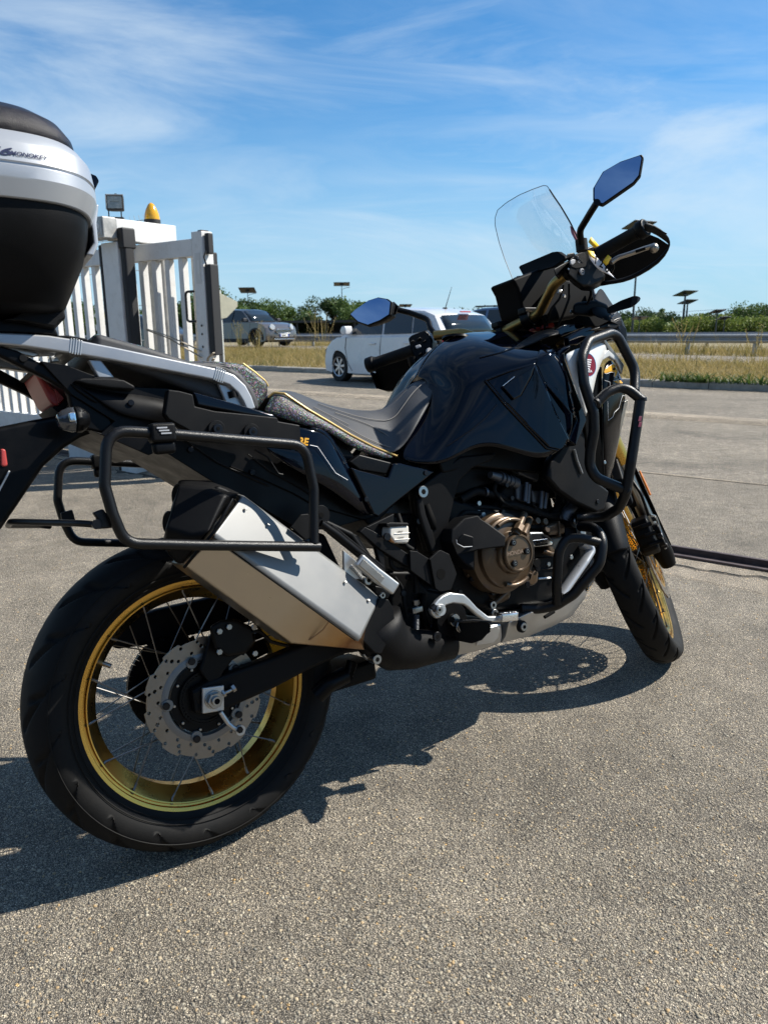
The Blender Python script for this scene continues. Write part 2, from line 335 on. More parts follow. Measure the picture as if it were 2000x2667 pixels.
        k3 = N.new('ShaderNodeMapRange'); k3.inputs[1].default_value = .0015; k3.inputs[2].default_value = .0055; k3.inputs[3].default_value = 1; k3.inputs[4].default_value = 0; L_.new(k2.outputs[0], k3.inputs[0])
        k4 = N.new('ShaderNodeMapRange'); k4.inputs[1].default_value = .50; k4.inputs[2].default_value = .58; L_.new(n2.outputs[0], k4.inputs[0])
        k5 = N.new('ShaderNodeMath'); k5.operation = 'MULTIPLY'; L_.new(k3.outputs[0], k5.inputs[0]); L_.new(k4.outputs[0], k5.inputs[1])
        kx = N.new('ShaderNodeMix'); kx.data_type = 'RGBA'; L_.new(k5.outputs[0], kx.inputs[0]); L_.new(outc, kx.inputs[6]); kx.inputs[7].default_value = (.045, .04, .034, 1); outc = kx.outputs[2]
    L_.new(outc, b.inputs['Base Color']); b.inputs['Roughness'].default_value = .82; b.inputs['Specular IOR Level'].default_value = .35
    return m
def island_mat(name, cols, rough=.7, trans=0, spec=.3, patch=0):
    m = bpy.data.materials.new(name); m.use_nodes = True; N = m.node_tree.nodes; L_ = m.node_tree.links; b = N['Principled BSDF']
    g = N.new('ShaderNodeNewGeometry'); r = N.new('ShaderNodeValToRGB'); e = r.color_ramp.elements
    while len(e) < len(cols): e.new(.5)
    for i, (q, c) in enumerate(zip(e, cols)): q.position = i/(len(cols)-1); q.color = (*c, 1)
    if patch:
        t = N.new('ShaderNodeTexCoord'); nz = N.new('ShaderNodeTexNoise'); nz.inputs['Scale'].default_value = patch; nz.inputs['Detail'].default_value = 3; L_.new(t.outputs['Object'], nz.inputs['Vector'])
        mr = N.new('ShaderNodeMapRange'); mr.inputs[1].default_value = .30; mr.inputs[2].default_value = .58; mr.inputs[4].default_value = .62; L_.new(nz.outputs[0], mr.inputs[0])
        ma = N.new('ShaderNodeMath'); ma.operation = 'MULTIPLY_ADD'; ma.inputs[1].default_value = .38; L_.new(g.outputs['Random Per Island'], ma.inputs[0]); L_.new(mr.outputs[0], ma.inputs[2]); L_.new(ma.outputs[0], r.inputs[0])
    else: L_.new(g.outputs['Random Per Island'], r.inputs[0])
    L_.new(r.outputs[0], b.inputs['Base Color']); b.inputs['Roughness'].default_value = rough; b.inputs['Specular IOR Level'].default_value = spec
    if trans:
        tr = N.new('ShaderNodeBsdfTranslucent'); L_.new(r.outputs[0], tr.inputs[0]); ms = N.new('ShaderNodeMixShader'); ms.inputs[0].default_value = trans
        L_.new(b.outputs[0], ms.inputs[1]); L_.new(tr.outputs[0], ms.inputs[2]); L_.new(ms.outputs[0], N['Material Output'].inputs[0])
    return m
MA = asphalt('asphalt_near', 2.12, 135, 1.0)
MA2 = asphalt('asphalt_outer', 2.15, 90, 1.0, crack=1.6)
MA3 = asphalt('asphalt_road', 1.85, 60, 1.0)
MCONC = asphalt('concrete_strip', 3.1, 190, 1.02)
MKERB = mat('kerb_concrete', (.30, .285, .25), .85, bump=.8, bscale=60, var=.3, vscale=5, dirt=.6, dirtc=(.13, .12, .10))
MSOIL = mat('dry_soil', (.20, .165, .095), .95, bump=1, bscale=8, var=.4, vscale=1.2)
MFIELD = mat('field', (.13, .125, .055), .95, var=.4, vscale=.3)
MWHITE = mat('gate_white_paint', (.70, .69, .665), .42, spec=.35, var=.06, vscale=6, dirt=.4, dirtc=(.40, .37, .31), bump=.15, bscale=90)
MGREYG = mat('gate_galvanised', (.42, .41, .385), .5, metal=.3, var=.25, vscale=14, dirt=.5, dirtc=(.22, .20, .17))
MBLK = mat('black_rubber_strip', (.02, .02, .021), .65, bump=.4, bscale=120)
MRUST = mat('rusty_steel', (.12, .07, .05), .8, metal=.2, var=.4, vscale=25, bump=.8, bscale=150)
MRAIL = mat('track_steel', (.10, .075, .068), .55, metal=.6, var=.35, vscale=20, bump=.6, bscale=180)
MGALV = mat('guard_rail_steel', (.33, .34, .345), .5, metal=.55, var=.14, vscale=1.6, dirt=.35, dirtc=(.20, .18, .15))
MPOLE = mat('lamp_pole_dark', (.045, .052, .055), .45, metal=.4)
MPANEL = mat('solar_panel', (.012, .013, .018), .35, spec=.5)
MLEAFD = island_mat('leaf_dark', [(0.022, 0.044, 0.012), (0.044, 0.076, 0.019), (0.061, 0.099, 0.027), (0.035, 0.061, 0.015)], .6, .25)
MLEAFM = island_mat('leaf_mid', [(0.049, 0.090, 0.020), (0.083, 0.139, 0.031), (0.119, 0.167, 0.043), (0.063, 0.112, 0.025)], .6, .3)
MLEAFL = island_mat('leaf_light', [(0.083, 0.131, 0.023), (0.142, 0.190, 0.036), (0.178, 0.202, 0.042), (0.107, 0.155, 0.030)], .6, .35)
MBARK = mat('bark', (.09, .07, .05), .9, var=.3)
MGRASS = island_mat('grass_blades', [(.09, .12, .025), (.17, .17, .045), (.36, .27, .11), (.13, .13, .03), (.30, .23, .08), (.40, .31, .14), (.24, .19, .06), (.33, .24, .09), (.44, .34, .16)], .7, .4, patch=1.1)
MWEED = island_mat('weed_leaves', [(.04, .08, .018), (.07, .12, .025), (.10, .14, .04)], .6, .3)
MWIRE = mat('mesh_wire', (.40, .40, .38), .5, metal=.3)

# ================================================================== ground
Dn = np.array([.776, -.631]); Nn = np.array([.631, .776])       # along the street (to the right and nearer), across it (away)
K0 = 14.0                                                     # kerb face: p . Nn
def sp(s, n, z): return (s*Dn[0]+n*Nn[0], s*Dn[1]+n*Nn[1], z)
g = mesh_obj('ground', [(-1500, -60, -.05), (1500, -60, -.05), (1500, 2500, -.05), (-1500, 2500, -.05)], [(0, 1, 2, 3)], MFIELD, kind='structure')
def strip(name, s0, s1, n0, n1, z, m, kind='structure', div=1):
    V = []; F_ = []
    for i in range(div+1):
        s = s0+(s1-s0)*i/div
        V += [sp(s, n0, z), sp(s, n1, z)]
    for i in range(div): F_.append((2*i, 2*i+2, 2*i+3, 2*i+1))
    return mesh_obj(name, V, F_, m, kind=kind)
# gate line: p . Tn = const
T0 = gnd(1727, 1433); Td = np.array([.80, -.598]); Td /= np.linalg.norm(Td); Tn = np.array([-Td[1], Td[0]]); TC = T0.x*Tn[0]+T0.y*Tn[1]
def gp(s, n, z=0.0):      # s metres along the gate from the right end post (towards the left), n metres beyond it
    x0 = -1.27; y0 = (TC-x0*Tn[0])/Tn[1]
    return Vector((x0-Td[0]*s+Tn[0]*n, y0-Td[1]*s+Tn[1]*n, z))
def gstrip(name, s0, s1, n0, n1, z, m):
    return mesh_obj(name, [gp(s0, n0, z), gp(s0, n1, z), gp(s1, n1, z), gp(s1, n0, z)], [(0, 3, 2, 1)], m, kind='structure')
o = gstrip('yard_paving', -60, 60, -70, .02, 0.0, MA)
o = gstrip('forecourt_paving', -60, 60, .02, 2.05, -.004, MA)
o = strip('outer_paving', -90, 90, TC-8, K0+.02, -.008, MA2)
strip('lane_paving', -90, 90, 9.35, K0+.02, .006, MA3)
# the joint between the two pavings, and the gutter step
gstrip('paving_joint', -60, 60, 2.03, 2.07, .001, MCONC)
o = mesh_obj('gutter_strip', [sp(-90, 9.28, -.006), sp(90, 9.28, -.006), sp(90, 9.36, .03), sp(-90, 9.36, .03), sp(90, 9.62, .034), sp(-90, 9.62, .034), sp(90, 9.7, .0065), sp(-90, 9.7, .0065)],
             [(0, 1, 2, 3), (3, 2, 4, 5), (5, 4, 6, 7)], MCONC, kind='structure')
# concrete bed of the gate track, broken along its edge
V = []; F_ = []; n_ = 260
for i in range(n_+1):
    s = -8+16*i/n_; e1 = -.40+.02*math.sin(s*5)+.010*rng.normal(); e0 = -.23+.022*math.sin(s*3.1+1)+.016*math.sin(s*11)+.010*rng.normal()
    V += [gp(s, -.118, .010), gp(s, e0, .009), gp(s, e0-.006-.006*abs(rng.normal()), -.003), gp(s, e0-.018-.022*abs(rng.normal())*(1+math.sin(s*2.3)), .0045), gp(s, e1, .004), gp(s, e1-.02, -.001)]
for i in range(n_):
    for k in range(5): a = 6*i+k; F_.append((a, a+1, a+7, a+6))
o = mesh_obj('track_bed', V, F_, MCONC, kind='structure')
cr = []; CF_ = []
for i in range(n_+1):
    s = -8+16*i/n_; a = V[6*i+1]; b_ = V[6*i+3]
    cr += [Vector((a[0], a[1], .0015)), Vector((b_[0], b_[1], .0015))]
for i in range(n_): CF_.append((2*i, 2*i+1, 2*i+3, 2*i+2))
MDARK = mat('crack_dirt', (.05, .042, .032), .95, bump=1, bscale=100, var=.4, vscale=60)
mesh_obj('track_bed_crack', [(v[0], v[1], .0052) for v in cr], CF_, MDARK, kind='structure')
# sliding gate track: two flanges and a floor
t_ = empty('gate_track', (0, 0, 0), label='rusty steel channel track of the sliding gate set into the paving', cat='track')
def gbar(name, s0, s1, n0, n1, z0, z1, m, par=None, bv=.003):
    P8 = [gp(s, n, z) for z in (z0, z1) for s, n in ((s0, n0), (s1, n0), (s1, n1), (s0, n1))]
    o = mesh_obj(name, P8, [(0, 1, 2, 3), (7, 6, 5, 4), (0, 4, 5, 1), (1, 5, 6, 2), (2, 6, 7, 3), (3, 7, 4, 0)], m, par)
    bm = bmesh.new(); bm.from_mesh(o.data); bmesh.ops.recalc_face_normals(bm, faces=bm.faces); bm.to_mesh(o.data); bm.free()
    if bv: bevel(o, bv)
    return o
gbar('flange', -9, 7.5, -.020, .004, -.02, .036, MRAIL, t_)
gbar('flange', -9, 7.5, -.118, -.098, -.02, .022, MRAIL, t_)
gbar('channel_floor', -9, 7.5, -.098, -.020, -.02, .006, MRAIL, t_, 0)

# loose and half buried stones of the worn surface near the camera
def stones(name, n, smin, smax, m, area, zsink=.35):
    a0 = []; f0 = []
    ico = bmesh.new(); bmesh.ops.create_icosphere(ico, subdivisions=1, radius=1); ico.verts.ensure_lookup_table()
    bv_ = np.array([v.co[:] for v in ico.verts]); bf = np.array([[v.index for v in f.verts] for f in ico.faces]); ico.free()
    V_ = np.zeros((n, len(bv_), 3)); 
    sz = smin+(smax-smin)*rng.random(n)**2.6
    ctr = area(n)
    ang = rng.random(n)*6.28; asp = .55+.6*rng.random(n); hz = .30+.28*rng.random(n)
    for k in range(len(bv_)):
        j = 1+.22*rng.normal(size=n)
        x = bv_[k, 0]*j; y = bv_[k, 1]*asp*j; z = bv_[k, 2]*hz*j
        V_[:, k, 0] = (x*np.cos(ang)-y*np.sin(ang))*sz+ctr[:, 0]; V_[:, k, 1] = (x*np.sin(ang)+y*np.cos(ang))*sz+ctr[:, 1]; V_[:, k, 2] = z*sz+ctr[:, 2]-hz*sz*zsink
    Fs = (bf[None]+np.arange(n)[:, None, None]*len(bv_)).reshape(-1, 3)
    return np_obj(name, V_.reshape(-1, 3), Fs, m, smooth=False)
def near_area(n):
    px = rng.random(n)*2300-150; d = .75+ (rng.random(n)**1.35)*4.0
    y = d; x = (px-1000)/FPX*d*1.05
    far = x*Tn[0]+y*Tn[1] > TC-.42
    y = np.where(far, .75+rng.random(n)*1.2, y); x = np.where(far, (px-1000)/FPX*y*1.05, x)
    return np.stack([x, y, np.zeros(n)], 1)
MSTONE = island_mat('stones', [(0.185, 0.167, 0.135), (0.289, 0.251, 0.185), (0.156, 0.143, 0.119), (0.326, 0.279, 0.204), (0.216, 0.195, 0.156), (0.260, 0.227, 0.170), (0.355, 0.293, 0.198), (0.178, 0.164, 0.137), (0.400, 0.356, 0.270), (0.355, 0.245, 0.125), (0.237, 0.210, 0.167)], .75)
o = stones('aggregate', 56000,   .0014, .0048, MSTONE, near_area, .25); o['kind'] = 'stuff'; o['label'] = 'small mixed stones standing out of the worn asphalt'
def bed_area(n):
    s = rng.random(n)*9-8; q = -.22-.05*rng.random(n)
    P_ = [gp(a, b) for a, b in zip(s, q)]; return np.array([[p.x, p.y, .004] for p in P_])
o = stones('loose_gravel', 500, .002, .009, MSTONE, bed_area, .2); o['kind'] = 'stuff'; o['label'] = 'loose gravel in the broken edge of the track bed'

# ================================================================== kerb, verge, road strip
kroot = empty('kerb', (0, 0, 0), label='worn concrete kerb along the far side of the paving', cat='kerb')
s = -42.0; k = 0
while s < 30:
    ln = 1.0; j = rng.normal()*.006
    V = []
    prof = [(0, -.05), (0+j, .115+rng.normal()*.003), (.02+j, .132+rng.normal()*.003), (.15, .135), (.15, -.05)]
    for a in (s+.006, s+ln-.006):
        for n, z in prof: V.append(sp(a, K0+n, z))
    o = mesh_obj('kerb_stone', V, [(0, 1, 6, 5), (1, 2, 7, 6), (2, 3, 8, 7), (3, 4, 9, 8), (4, 3, 2, 1, 0), (5, 6, 7, 8, 9)], MKERB, kroot); s += ln; k += 1
def vz(s, n):       # height of the verge: rises gently away from the kerb and to the left
    a = np.clip((n-K0)/8, 0, 1); b_ = np.clip((-4-s)/16, 0, 1); b_ = b_*b_*(3-2*b_)
    return .115+.03*a+.19*a*b_
V = []; F_ = []; ns, nn = 60, 24
for i in range(ns+1):
    for j in range(nn+1):
        s = -90+140*i/ns; n = K0+.14+(70*(j/nn)**2.2); V.append(sp(s, n, float(vz(s, n))))
for i in range(ns):
    for j in range(nn): a = i*(nn+1)+j; F_.append((a, a+1, a+nn+2, a+nn+1))
mesh_obj('verge', V, F_, MSOIL, kind='structure', smooth=True)
V = []; F_ = []
for i in range(ns+1):
    s = -90+140*i/ns
    V += [sp(s, K0+6.9, float(vz(s, K0+6.9))+.015), sp(s, K0+10.9, float(vz(s, K0+10.9))+.02)]
for i in range(ns): F_.append((2*i, 2*i+1, 2*i+3, 2*i+2))
mesh_obj('road', V, F_, MA3, kind='structure', smooth=True)

def blades(name, n, area, h0, h1, wd, m, lean=.35, label=None, heads=0):
    s, q = area(n); base = np.stack([s*Dn[0]+q*Nn[0], s*Dn[1]+q*Nn[1], vz(s, q)], 1)
    h = h0+(h1-h0)*rng.random(n)**2.0; a = rng.random(n)*6.28; ld = rng.normal(size=(n, 2))*lean
    w_ = wd*(.6+.8*rng.random(n))
    off = np.stack([np.cos(a)*w_, np.sin(a)*w_, np.zeros(n)], 1)
    mid = base+np.stack([ld[:, 0]*h*.35, ld[:, 1]*h*.35, h*.55], 1); tip = base+np.stack([ld[:, 0]*h, ld[:, 1]*h, h], 1)
    V_ = np.stack([base-off, base+off, mid+off*.8, mid-off*.8, tip+off*.15, tip-off*.15], 1).reshape(-1, 3)
    b_ = (np.arange(n)*6)[:, None]; F1 = np.concatenate([b_+np.array([[0, 1, 2, 3]]), b_+np.array([[3, 2, 4, 5]])], 0)
    o = np_obj(name, V_, F1, m); o['kind'] = 'stuff'
    if label: o['label'] = label
    return o
def vstrip(s0, s1, n0, n1):
    def f(n): return s0+(s1-s0)*rng.random(n), n0+(n1-n0)*rng.random(n)
    return f
blades('dry_grass', 85000, vstrip(-27, 10, K0+.16, K0+6.9), .04, .24, .006, MGRASS, .75, 'dry straw coloured grass growing on the verge behind the kerb')
blades('dry_grass', 26000, vstrip(-27, 14, K0+11, K0+16), .08, .42, .008, MGRASS, .4, 'dry grass under and behind the guard rail')
blades('tall_grass', 700, vstrip(-30, 10, K0+1, K0+6.5), .5, .95, .006, MGRASS, .2, 'tall dry seed stalks standing above the verge')
blades('kerb_weeds', 2600, lambda n: (np.repeat(rng.random(n//65)*14-5, 65)[:n]+rng.normal(size=n)*.25, K0-.02+abs(rng.normal(size=n))*.1), .04, .2, .014, MWEED, .9, 'low green weeds growing over the kerb')
# seed heads on the tall stalks near the left
def tuft(px, py, Y, h, n, nm, label, m):
    p = atY(px, py, Y); V_ = []; F_ = []
    for i in range(n):
        a = rng.random()*6.28; l = h*(.5+.5*rng.random()); dx, dy = rng.normal()*.22*l, rng.normal()*.22*l; w_ = .006
        b0 = Vector((p.x+rng.normal()*.05, p.y+rng.normal()*.05, p.z)); tp = b0+Vector((dx, dy, l)); md = b0+Vector((dx*.4, dy*.4, l*.6)); w1 = Vector((math.cos(a)*w_, math.sin(a)*w_, 0))
        k = len(V_); V_ += [b0-w1, b0+w1, md+w1, md-w1, tp+w1*.6, tp-w1*.6]; F_ += [(k, k+1, k+2, k+3), (k+3, k+2, k+4, k+5)]
        for q in range(10):
            t = .62+.38*q/10; c = b0+(tp-b0)*t; e = Vector((rng.normal()*.018, rng.normal()*.018, .02+.01*rng.random())); k = len(V_); V_ += [c, c+e+w1*1.4, c+e*1.4, c+e-w1*1.4]; F_ += [(k, k+1, k+2, k+3)]
    o = mesh_obj(nm, V_, F_, m); return tag(o, label, 'plant')
for i, (px, py, Y, h, lb) in enumerate(((840, 945, 20, 1.35, 'tallest dry seed stalk clump left of the white hatchback'), (672, 915, 25, 1.1, 'dry seed stalks standing in front of the front wheel of the beige car'),
        (1775, 940, 17, .95, 'pale seed stalks rising in front of the guard rail at right'), (820, 880, 31, 1.2, 'thin dry stalks against the dark fence'), (625, 905, 26, .9, 'short dry stalks under the door of the beige car'), (1960, 950, 16, 1.0, 'bent seed stalk at the far right edge of the verge'))):
    tuft(px, py, Y, h, 9 if i != 3 else 5, 'grass_clump', lb, MGRASS)

# ================================================================== guard rails
def guard_rail(name, pts, z, label, hgt=.31, post=2.0, m=MGALV, depth=.08):
    r = empty(name, pts[0], label=label, cat='guard rail', group='steel guard rails beside the road')
    a, b_ = Vector(pts[0]), Vector(pts[1]); d = (b_-a); L0 = d.length; d.normalize(); nrm = Vector((-d.y, d.x, 0))
    if nrm.y > 0: nrm = -nrm
    pr = [(0, 0), (.02, .03), (depth, .06), (depth, .10), (.02, .135), (.012, .155), (.02, .175), (depth, .21), (depth, .25), (.02, .28), (0, .31)]
    n = int(L0/4)
    for i in range(n):
        secs = []
        for t in (i*4.0+.004, i*4.0+3.996): secs.append([Vector(a+d*t)+nrm*q[0]+Vector((0, 0, z+q[1])) for q in pr])
        bm = bmesh.new(); R_ = [[bm.verts.new(v-Vector(pts[0])) for v in s] for s in secs]
        for k in range(len(pr)-1): bm.faces.new((R_[0][k], R_[0][k+1], R_[1][k+1], R_[1][k]))
        o = bm_obj('rail_beam', bm, m, r); solid(o, .003, 0)
    k = 0
    for i in range(int(L0/post)):
        p = a+d*(i*post+1.0)-nrm*.07-Vector(pts[0])
        rot = Matrix.Rotation(math.atan2(d.y, d.x), 3, 'Z')
        box('rail_post', (p.x, p.y, z-.30), (.12, .06, 1.0), m, r, rot, .004)
    return r
a = atY(2060, 880, 23.4); b_ = atY(880, 870, 33.5); zt = .76
a.z = 0; b_.z = 0; d = (b_-a).normalized()
guard_rail('guard_rail', [a-d*4-Vector((0, 0, 0)), b_+d*24], zt+.10-.31, 'nearer galvanised guard rail running along behind the far road')
a2_ = a+Vector((.631, .776, 0))*9-d*10
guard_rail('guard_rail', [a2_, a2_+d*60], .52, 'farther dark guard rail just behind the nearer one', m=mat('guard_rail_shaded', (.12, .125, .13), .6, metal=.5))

# ================================================================== trees
def tree(px, ytop, Y, wid, label, m, name='broadleaf_tree', dens=1.0, base=0.0, leaf=.16, cols=None, seed=0, thin=False):
    r_ = np.random.default_rng(seed); top = atY(px, ytop, Y); H_ = max(top.z-base, 1.2)*1.17; root = empty(name, (top.x, top.y, base), label=label, cat='tree', group='trees beyond the road')
    # trunk with limbs
    bm = bmesh.new(); tr_h = H_*.45; tube_bm(bm, [(0, 0, -.2), (.04*H_, .0, tr_h*.5), (0, .03*H_, tr_h), (.03*H_, 0, H_*.8)], [.035*H_, .028*H_, .02*H_, .006*H_], 7)
    for k in range(6):
        a = r_.random()*6.28; z0 = tr_h*(.5+.5*r_.random()); tube_bm(bm, [(0, 0, z0), (math.cos(a)*wid*.2, math.sin(a)*wid*.2, z0+H_*.12), (math.cos(a)*wid*.36, math.sin(a)*wid*.36, z0+H_*.28)], [.014*H_, .009*H_, .004*H_], 5)
    bm_obj('trunk', bm, MBARK, root, True)
    nb = 5 if thin else 16; n = int(2600*dens*max(wid/5, .5)); C_ = []
    for k in range(nb):
        a = r_.random()*6.28; rr = math.sqrt(r_.random())*wid*.36; zz = H_*(.28+.62*r_.random()); rr *= math.sqrt(max(.05, 1-((zz/H_-.42)/.62)**2))
        C_.append((math.cos(a)*rr, math.sin(a)*rr, zz, wid*(.10+.13*r_.random())))
    C_ = np.array(C_); pick = r_.integers(0, nb, n); v = r_.normal(size=(n, 3)); v /= np.linalg.norm(v, axis=1)[:, None]; rad = C_[pick, 3:4]*(.55+.55*r_.random((n, 1)))
    P_ = C_[pick, :3]+v*rad*np.array([1, 1, .8]); P_[:, 2] = np.maximum(P_[:, 2], .12)
    u_ = r_.normal(size=(n, 3)); u_ /= np.linalg.norm(u_, axis=1)[:, None]; w_ = np.cross(u_, r_.normal(size=(n, 3))); w_ /= np.linalg.norm(w_, axis=1)[:, None]
    s_ = leaf*(.6+.8*r_.random((n, 1)))*max(1, Y/60)
    V_ = np.stack([P_-u_*s_, P_-w_*s_*.55, P_+u_*s_, P_+w_*s_*.55], 1).reshape(-1, 3)
    np_obj('crown', V_, np.arange(n*4).reshape(-1, 4), m, root)
    return root
TR = [ # px, ytop, distance, width, kind
 (600, 812, 70, 5, 'm'), (655, 803, 74, 6.5, 'd'), (715, 800, 66, 5.0, 'm'), (760, 816, 70, 5, 'd'), (795, 806, 62, 2.2, 't'), (806, 826, 60, 3.5, 'd'), (850, 797, 64, 4.2, 'd'), (905, 794, 62, 4.2, 'm'), (940, 803, 66, 4.2, 'm'), (985, 808, 70, 5, 'm'),
 (540, 778, 60, 6, 'm'), (500, 808, 62, 5, 'd'), (455, 812, 60, 5, 'm'), (400, 818, 64, 5, 'd'), (350, 818, 60, 5, 'm'), (300, 816, 62, 5, 'd'), (250, 810, 60, 6, 'm'), (190, 812, 62, 6, 'd'), (130, 816, 60, 6, 'm'), (60, 812, 60, 7, 'd'), (-20, 812, 60, 7, 'm'),
 (1632, 826, 80, 5, 'd'), (1688, 819, 84, 6.5, 'd'), (1720, 833, 80, 5, 'd'), (1721, 812, 90, 1.3, 't'), (1765, 842, 82, 5, 'd'), (1812, 836, 78, 5.5, 'd'), (1838, 822, 92, 2.0, 't'), (1850, 842, 76, 5, 'd'), (1885, 835, 84, 6, 'd'), (1940, 822, 80, 6, 'd'), (1990, 815, 78, 7.5, 'm'), (2050, 812, 76, 8, 'd'),
 (1735, 853, 60, 4.5, 'l'), (1840, 849, 56, 4.5, 'l'), (1905, 841, 54, 4.6, 'l'), (1945, 838, 54, 4.6, 'l'), (1985, 858, 52, 3.5, 'l'), (1660, 856, 62, 4, 'l'), (1790, 862, 60, 4, 'l'),
 (1100, 830, 75, 8, 'd'), (1200, 832, 80, 8, 'd'), (1300, 832, 80, 8, 'd'), (1400, 835, 80, 8, 'd'), (1500, 835, 80, 8, 'd'), (1570, 832, 80, 7, 'd')]
KN = dict(d='dark green bushy tree', m='mid green round tree', l='yellow green shrubby tree', t='thin bare topped poplar')
MM = dict(d=MLEAFD, m=MLEAFM, l=MLEAFL, t=MLEAFM)
def where(px):
    if px < 240: return 'seen behind the top case and gate, %s' % ('at the left edge' if px < 0 else 'left of the gate bars' if px < 100 else 'among the left gate bars')
    if px < 500: return 'seen between the white gate bars'
    if px < 590: return 'behind the gate post and dark strip'
    if px < 700: return 'above the roof of the beige car'
    if px < 830: return 'between the beige car and the lamp post'
    if px < 960: return 'behind the solar lamp left of the mirror'
    if px < 1250: return 'beyond the roof of the white hatchback'
    if px < 1600: return 'hidden behind the motorcycle front'
    if px < 1700: return 'right of the handlebar beyond the guard rail'
    if px < 1800: return 'by the pair of solar lamps'
    if px < 1920: return 'under the small solar lamp at right'
    return 'near the right edge beyond the guard rail'
seen = {}
ordw = ['', 'second from the left, ', 'third from the left, ', 'fourth from the left, ', 'fifth from the left, ', 'sixth from the left, ']
for i, (px, yt, Y, wd, k_) in enumerate(sorted(TR)):
    key = (k_, where(px)); c = seen.get(key, 0); seen[key] = c+1
    tree(px, yt, Y, wd, KN[k_]+' '+ordw[c]+where(px), MM[k_], 'poplar_tree' if k_ == 't' else 'shrub_tree' if k_ == 'l' else 'broadleaf_tree', seed=i+11, thin=k_ == 't', dens=.6 if k_ == 't' else 2.2, leaf=.085)
# long low hedge mass behind everything
def hedge(name, x0, x1, Y, z0, z1, n, m, label):
    P_ = np.stack([x0+(x1-x0)*rng.random(n), Y+rng.normal(size=n)*2.0, z0+(z1-z0)*rng.random(n)], 1)
    P_[:, 2] *= .75+.25*np.sin(P_[:, 0]*.35)+.12*np.sin(P_[:, 0]*1.3)
    u_ = rng.normal(size=(n, 3)); u_ /= np.linalg.norm(u_, axis=1)[:, None]; w_ = np.cross(u_, rng.normal(size=(n, 3))); w_ /= np.linalg.norm(w_, axis=1)[:, None]; s_ = .3*(.6+.8*rng.random((n, 1)))
    V_ = np.stack([P_-u_*s_, P_-w_*s_*.6, P_+u_*s_, P_+w_*s_*.6], 1).reshape(-1, 3)
    o = np_obj(name, V_, np.arange(n*4).reshape(-1, 4), m); o['kind'] = 'stuff'; o['label'] = label
hedge('undergrowth', -75, 75, 100, 0, 1.9, 30000, MLEAFD, 'dark undergrowth closing the far edge of the field')
hedge('undergrowth', 18, 45, 66, 0, 1.3, 7000, MLEAFM, 'bright undergrowth behind the guard rail at right')
# distant hills
V = []; F_ = []
for i in range(81):
    x = -1400+35*i; h = 14+10*math.sin(i*.31)+8*math.sin(i*.73+1)+6*math.sin(i*1.7); V += [(x, 2200, -5), (x, 2200, max(h, 2)), (x, 2320, -5)]
for i in range(80): F_ += [(3*i, 3*i+3, 3*i+4, 3*i+1), (3*i+1, 3*i+4, 3*i+5, 3*i+2)]
mesh_obj('hills', V, F_, mat('far_hills', (.16, .22, .30), 1), kind='structure', smooth=True)

# ================================================================== solar lamps
def solar_lamp(px, ytop, Y, pw, label, arms=True, tilt=.25, yaw=0, zb=0.0, pr=.05):
    top = atY(px, ytop, Y); r = empty('solar_lamp', (top.x, top.y, zb), yaw, label=label, cat='street lamp', group='solar street lamps'); Hh = top.z-zb
    tube('pole', [(0, 0, -.1), (0, 0, Hh*.5), (0, 0, Hh-.02)], [pr*1.5, pr*1.1, pr*.7], MPOLE, r, n=10)
    rot = Matrix.Rotation(-tilt, 3, 'X'); box('solar_panel', (0, 0, Hh), (pw, pw*.62, .05), MPANEL, r, rot, .008)
    box('panel_bracket', (0, 0, Hh-.10), (pw*.25, .10, .10), MPOLE, r, None, .01)
    if arms:
        for sx in (-1, 1):
            if arms == 1 and sx == -1: continue
            tube('lamp_arm', [(0, 0, Hh-.55), (sx*pw*.2, 0, Hh-.42), (sx*pw*.36, 0, Hh-.36)], .022, MPOLE, r, .05, 8)
            box('lamp_head', (sx*pw*.42, 0, Hh-.35), (pw*.2, .12, .05), MPOLE, r, None, .01)
    return r
solar_lamp(645, 756, 84, 1.75, 'small solar street lamp above the roof of the beige car', True, .5, -.1)
solar_lamp(890, 740, 84, 1.7, 'slender solar street lamp left of the left mirror', 1, .3, .05)
solar_lamp(1055, 796, 80, 1.3, 'solar lamp panel peeking out above the left mirror stalk', 1, .3, .2)
solar_lamp(1664, 587, 50, 1.9, 'tallest solar street lamp, behind the right handgrip', False, .35, .5, pr=.055)
solar_lamp(1784, 764, 60, 1.75, 'upper solar lamp of the overlapping pair at right', False, .35, .6, pr=.085)
solar_lamp(1790, 786, 72, 1.75, 'lower solar lamp of the overlapping pair at right', False, .35, .6, pr=.085)
solar_lamp(1867, 811, 50, 1.0, 'solar lamp with two arms right of the overlapping pair', True, .35, .5, pr=.045)
solar_lamp(1886, 828, 51, .8, 'small solar lamp behind the two armed one at right', False, .35, .5, pr=.03)
solar_lamp(1665, 828, 48, .9, 'low solar lamp against the trees right of the handlebar', False, .3, .2, pr=.03)
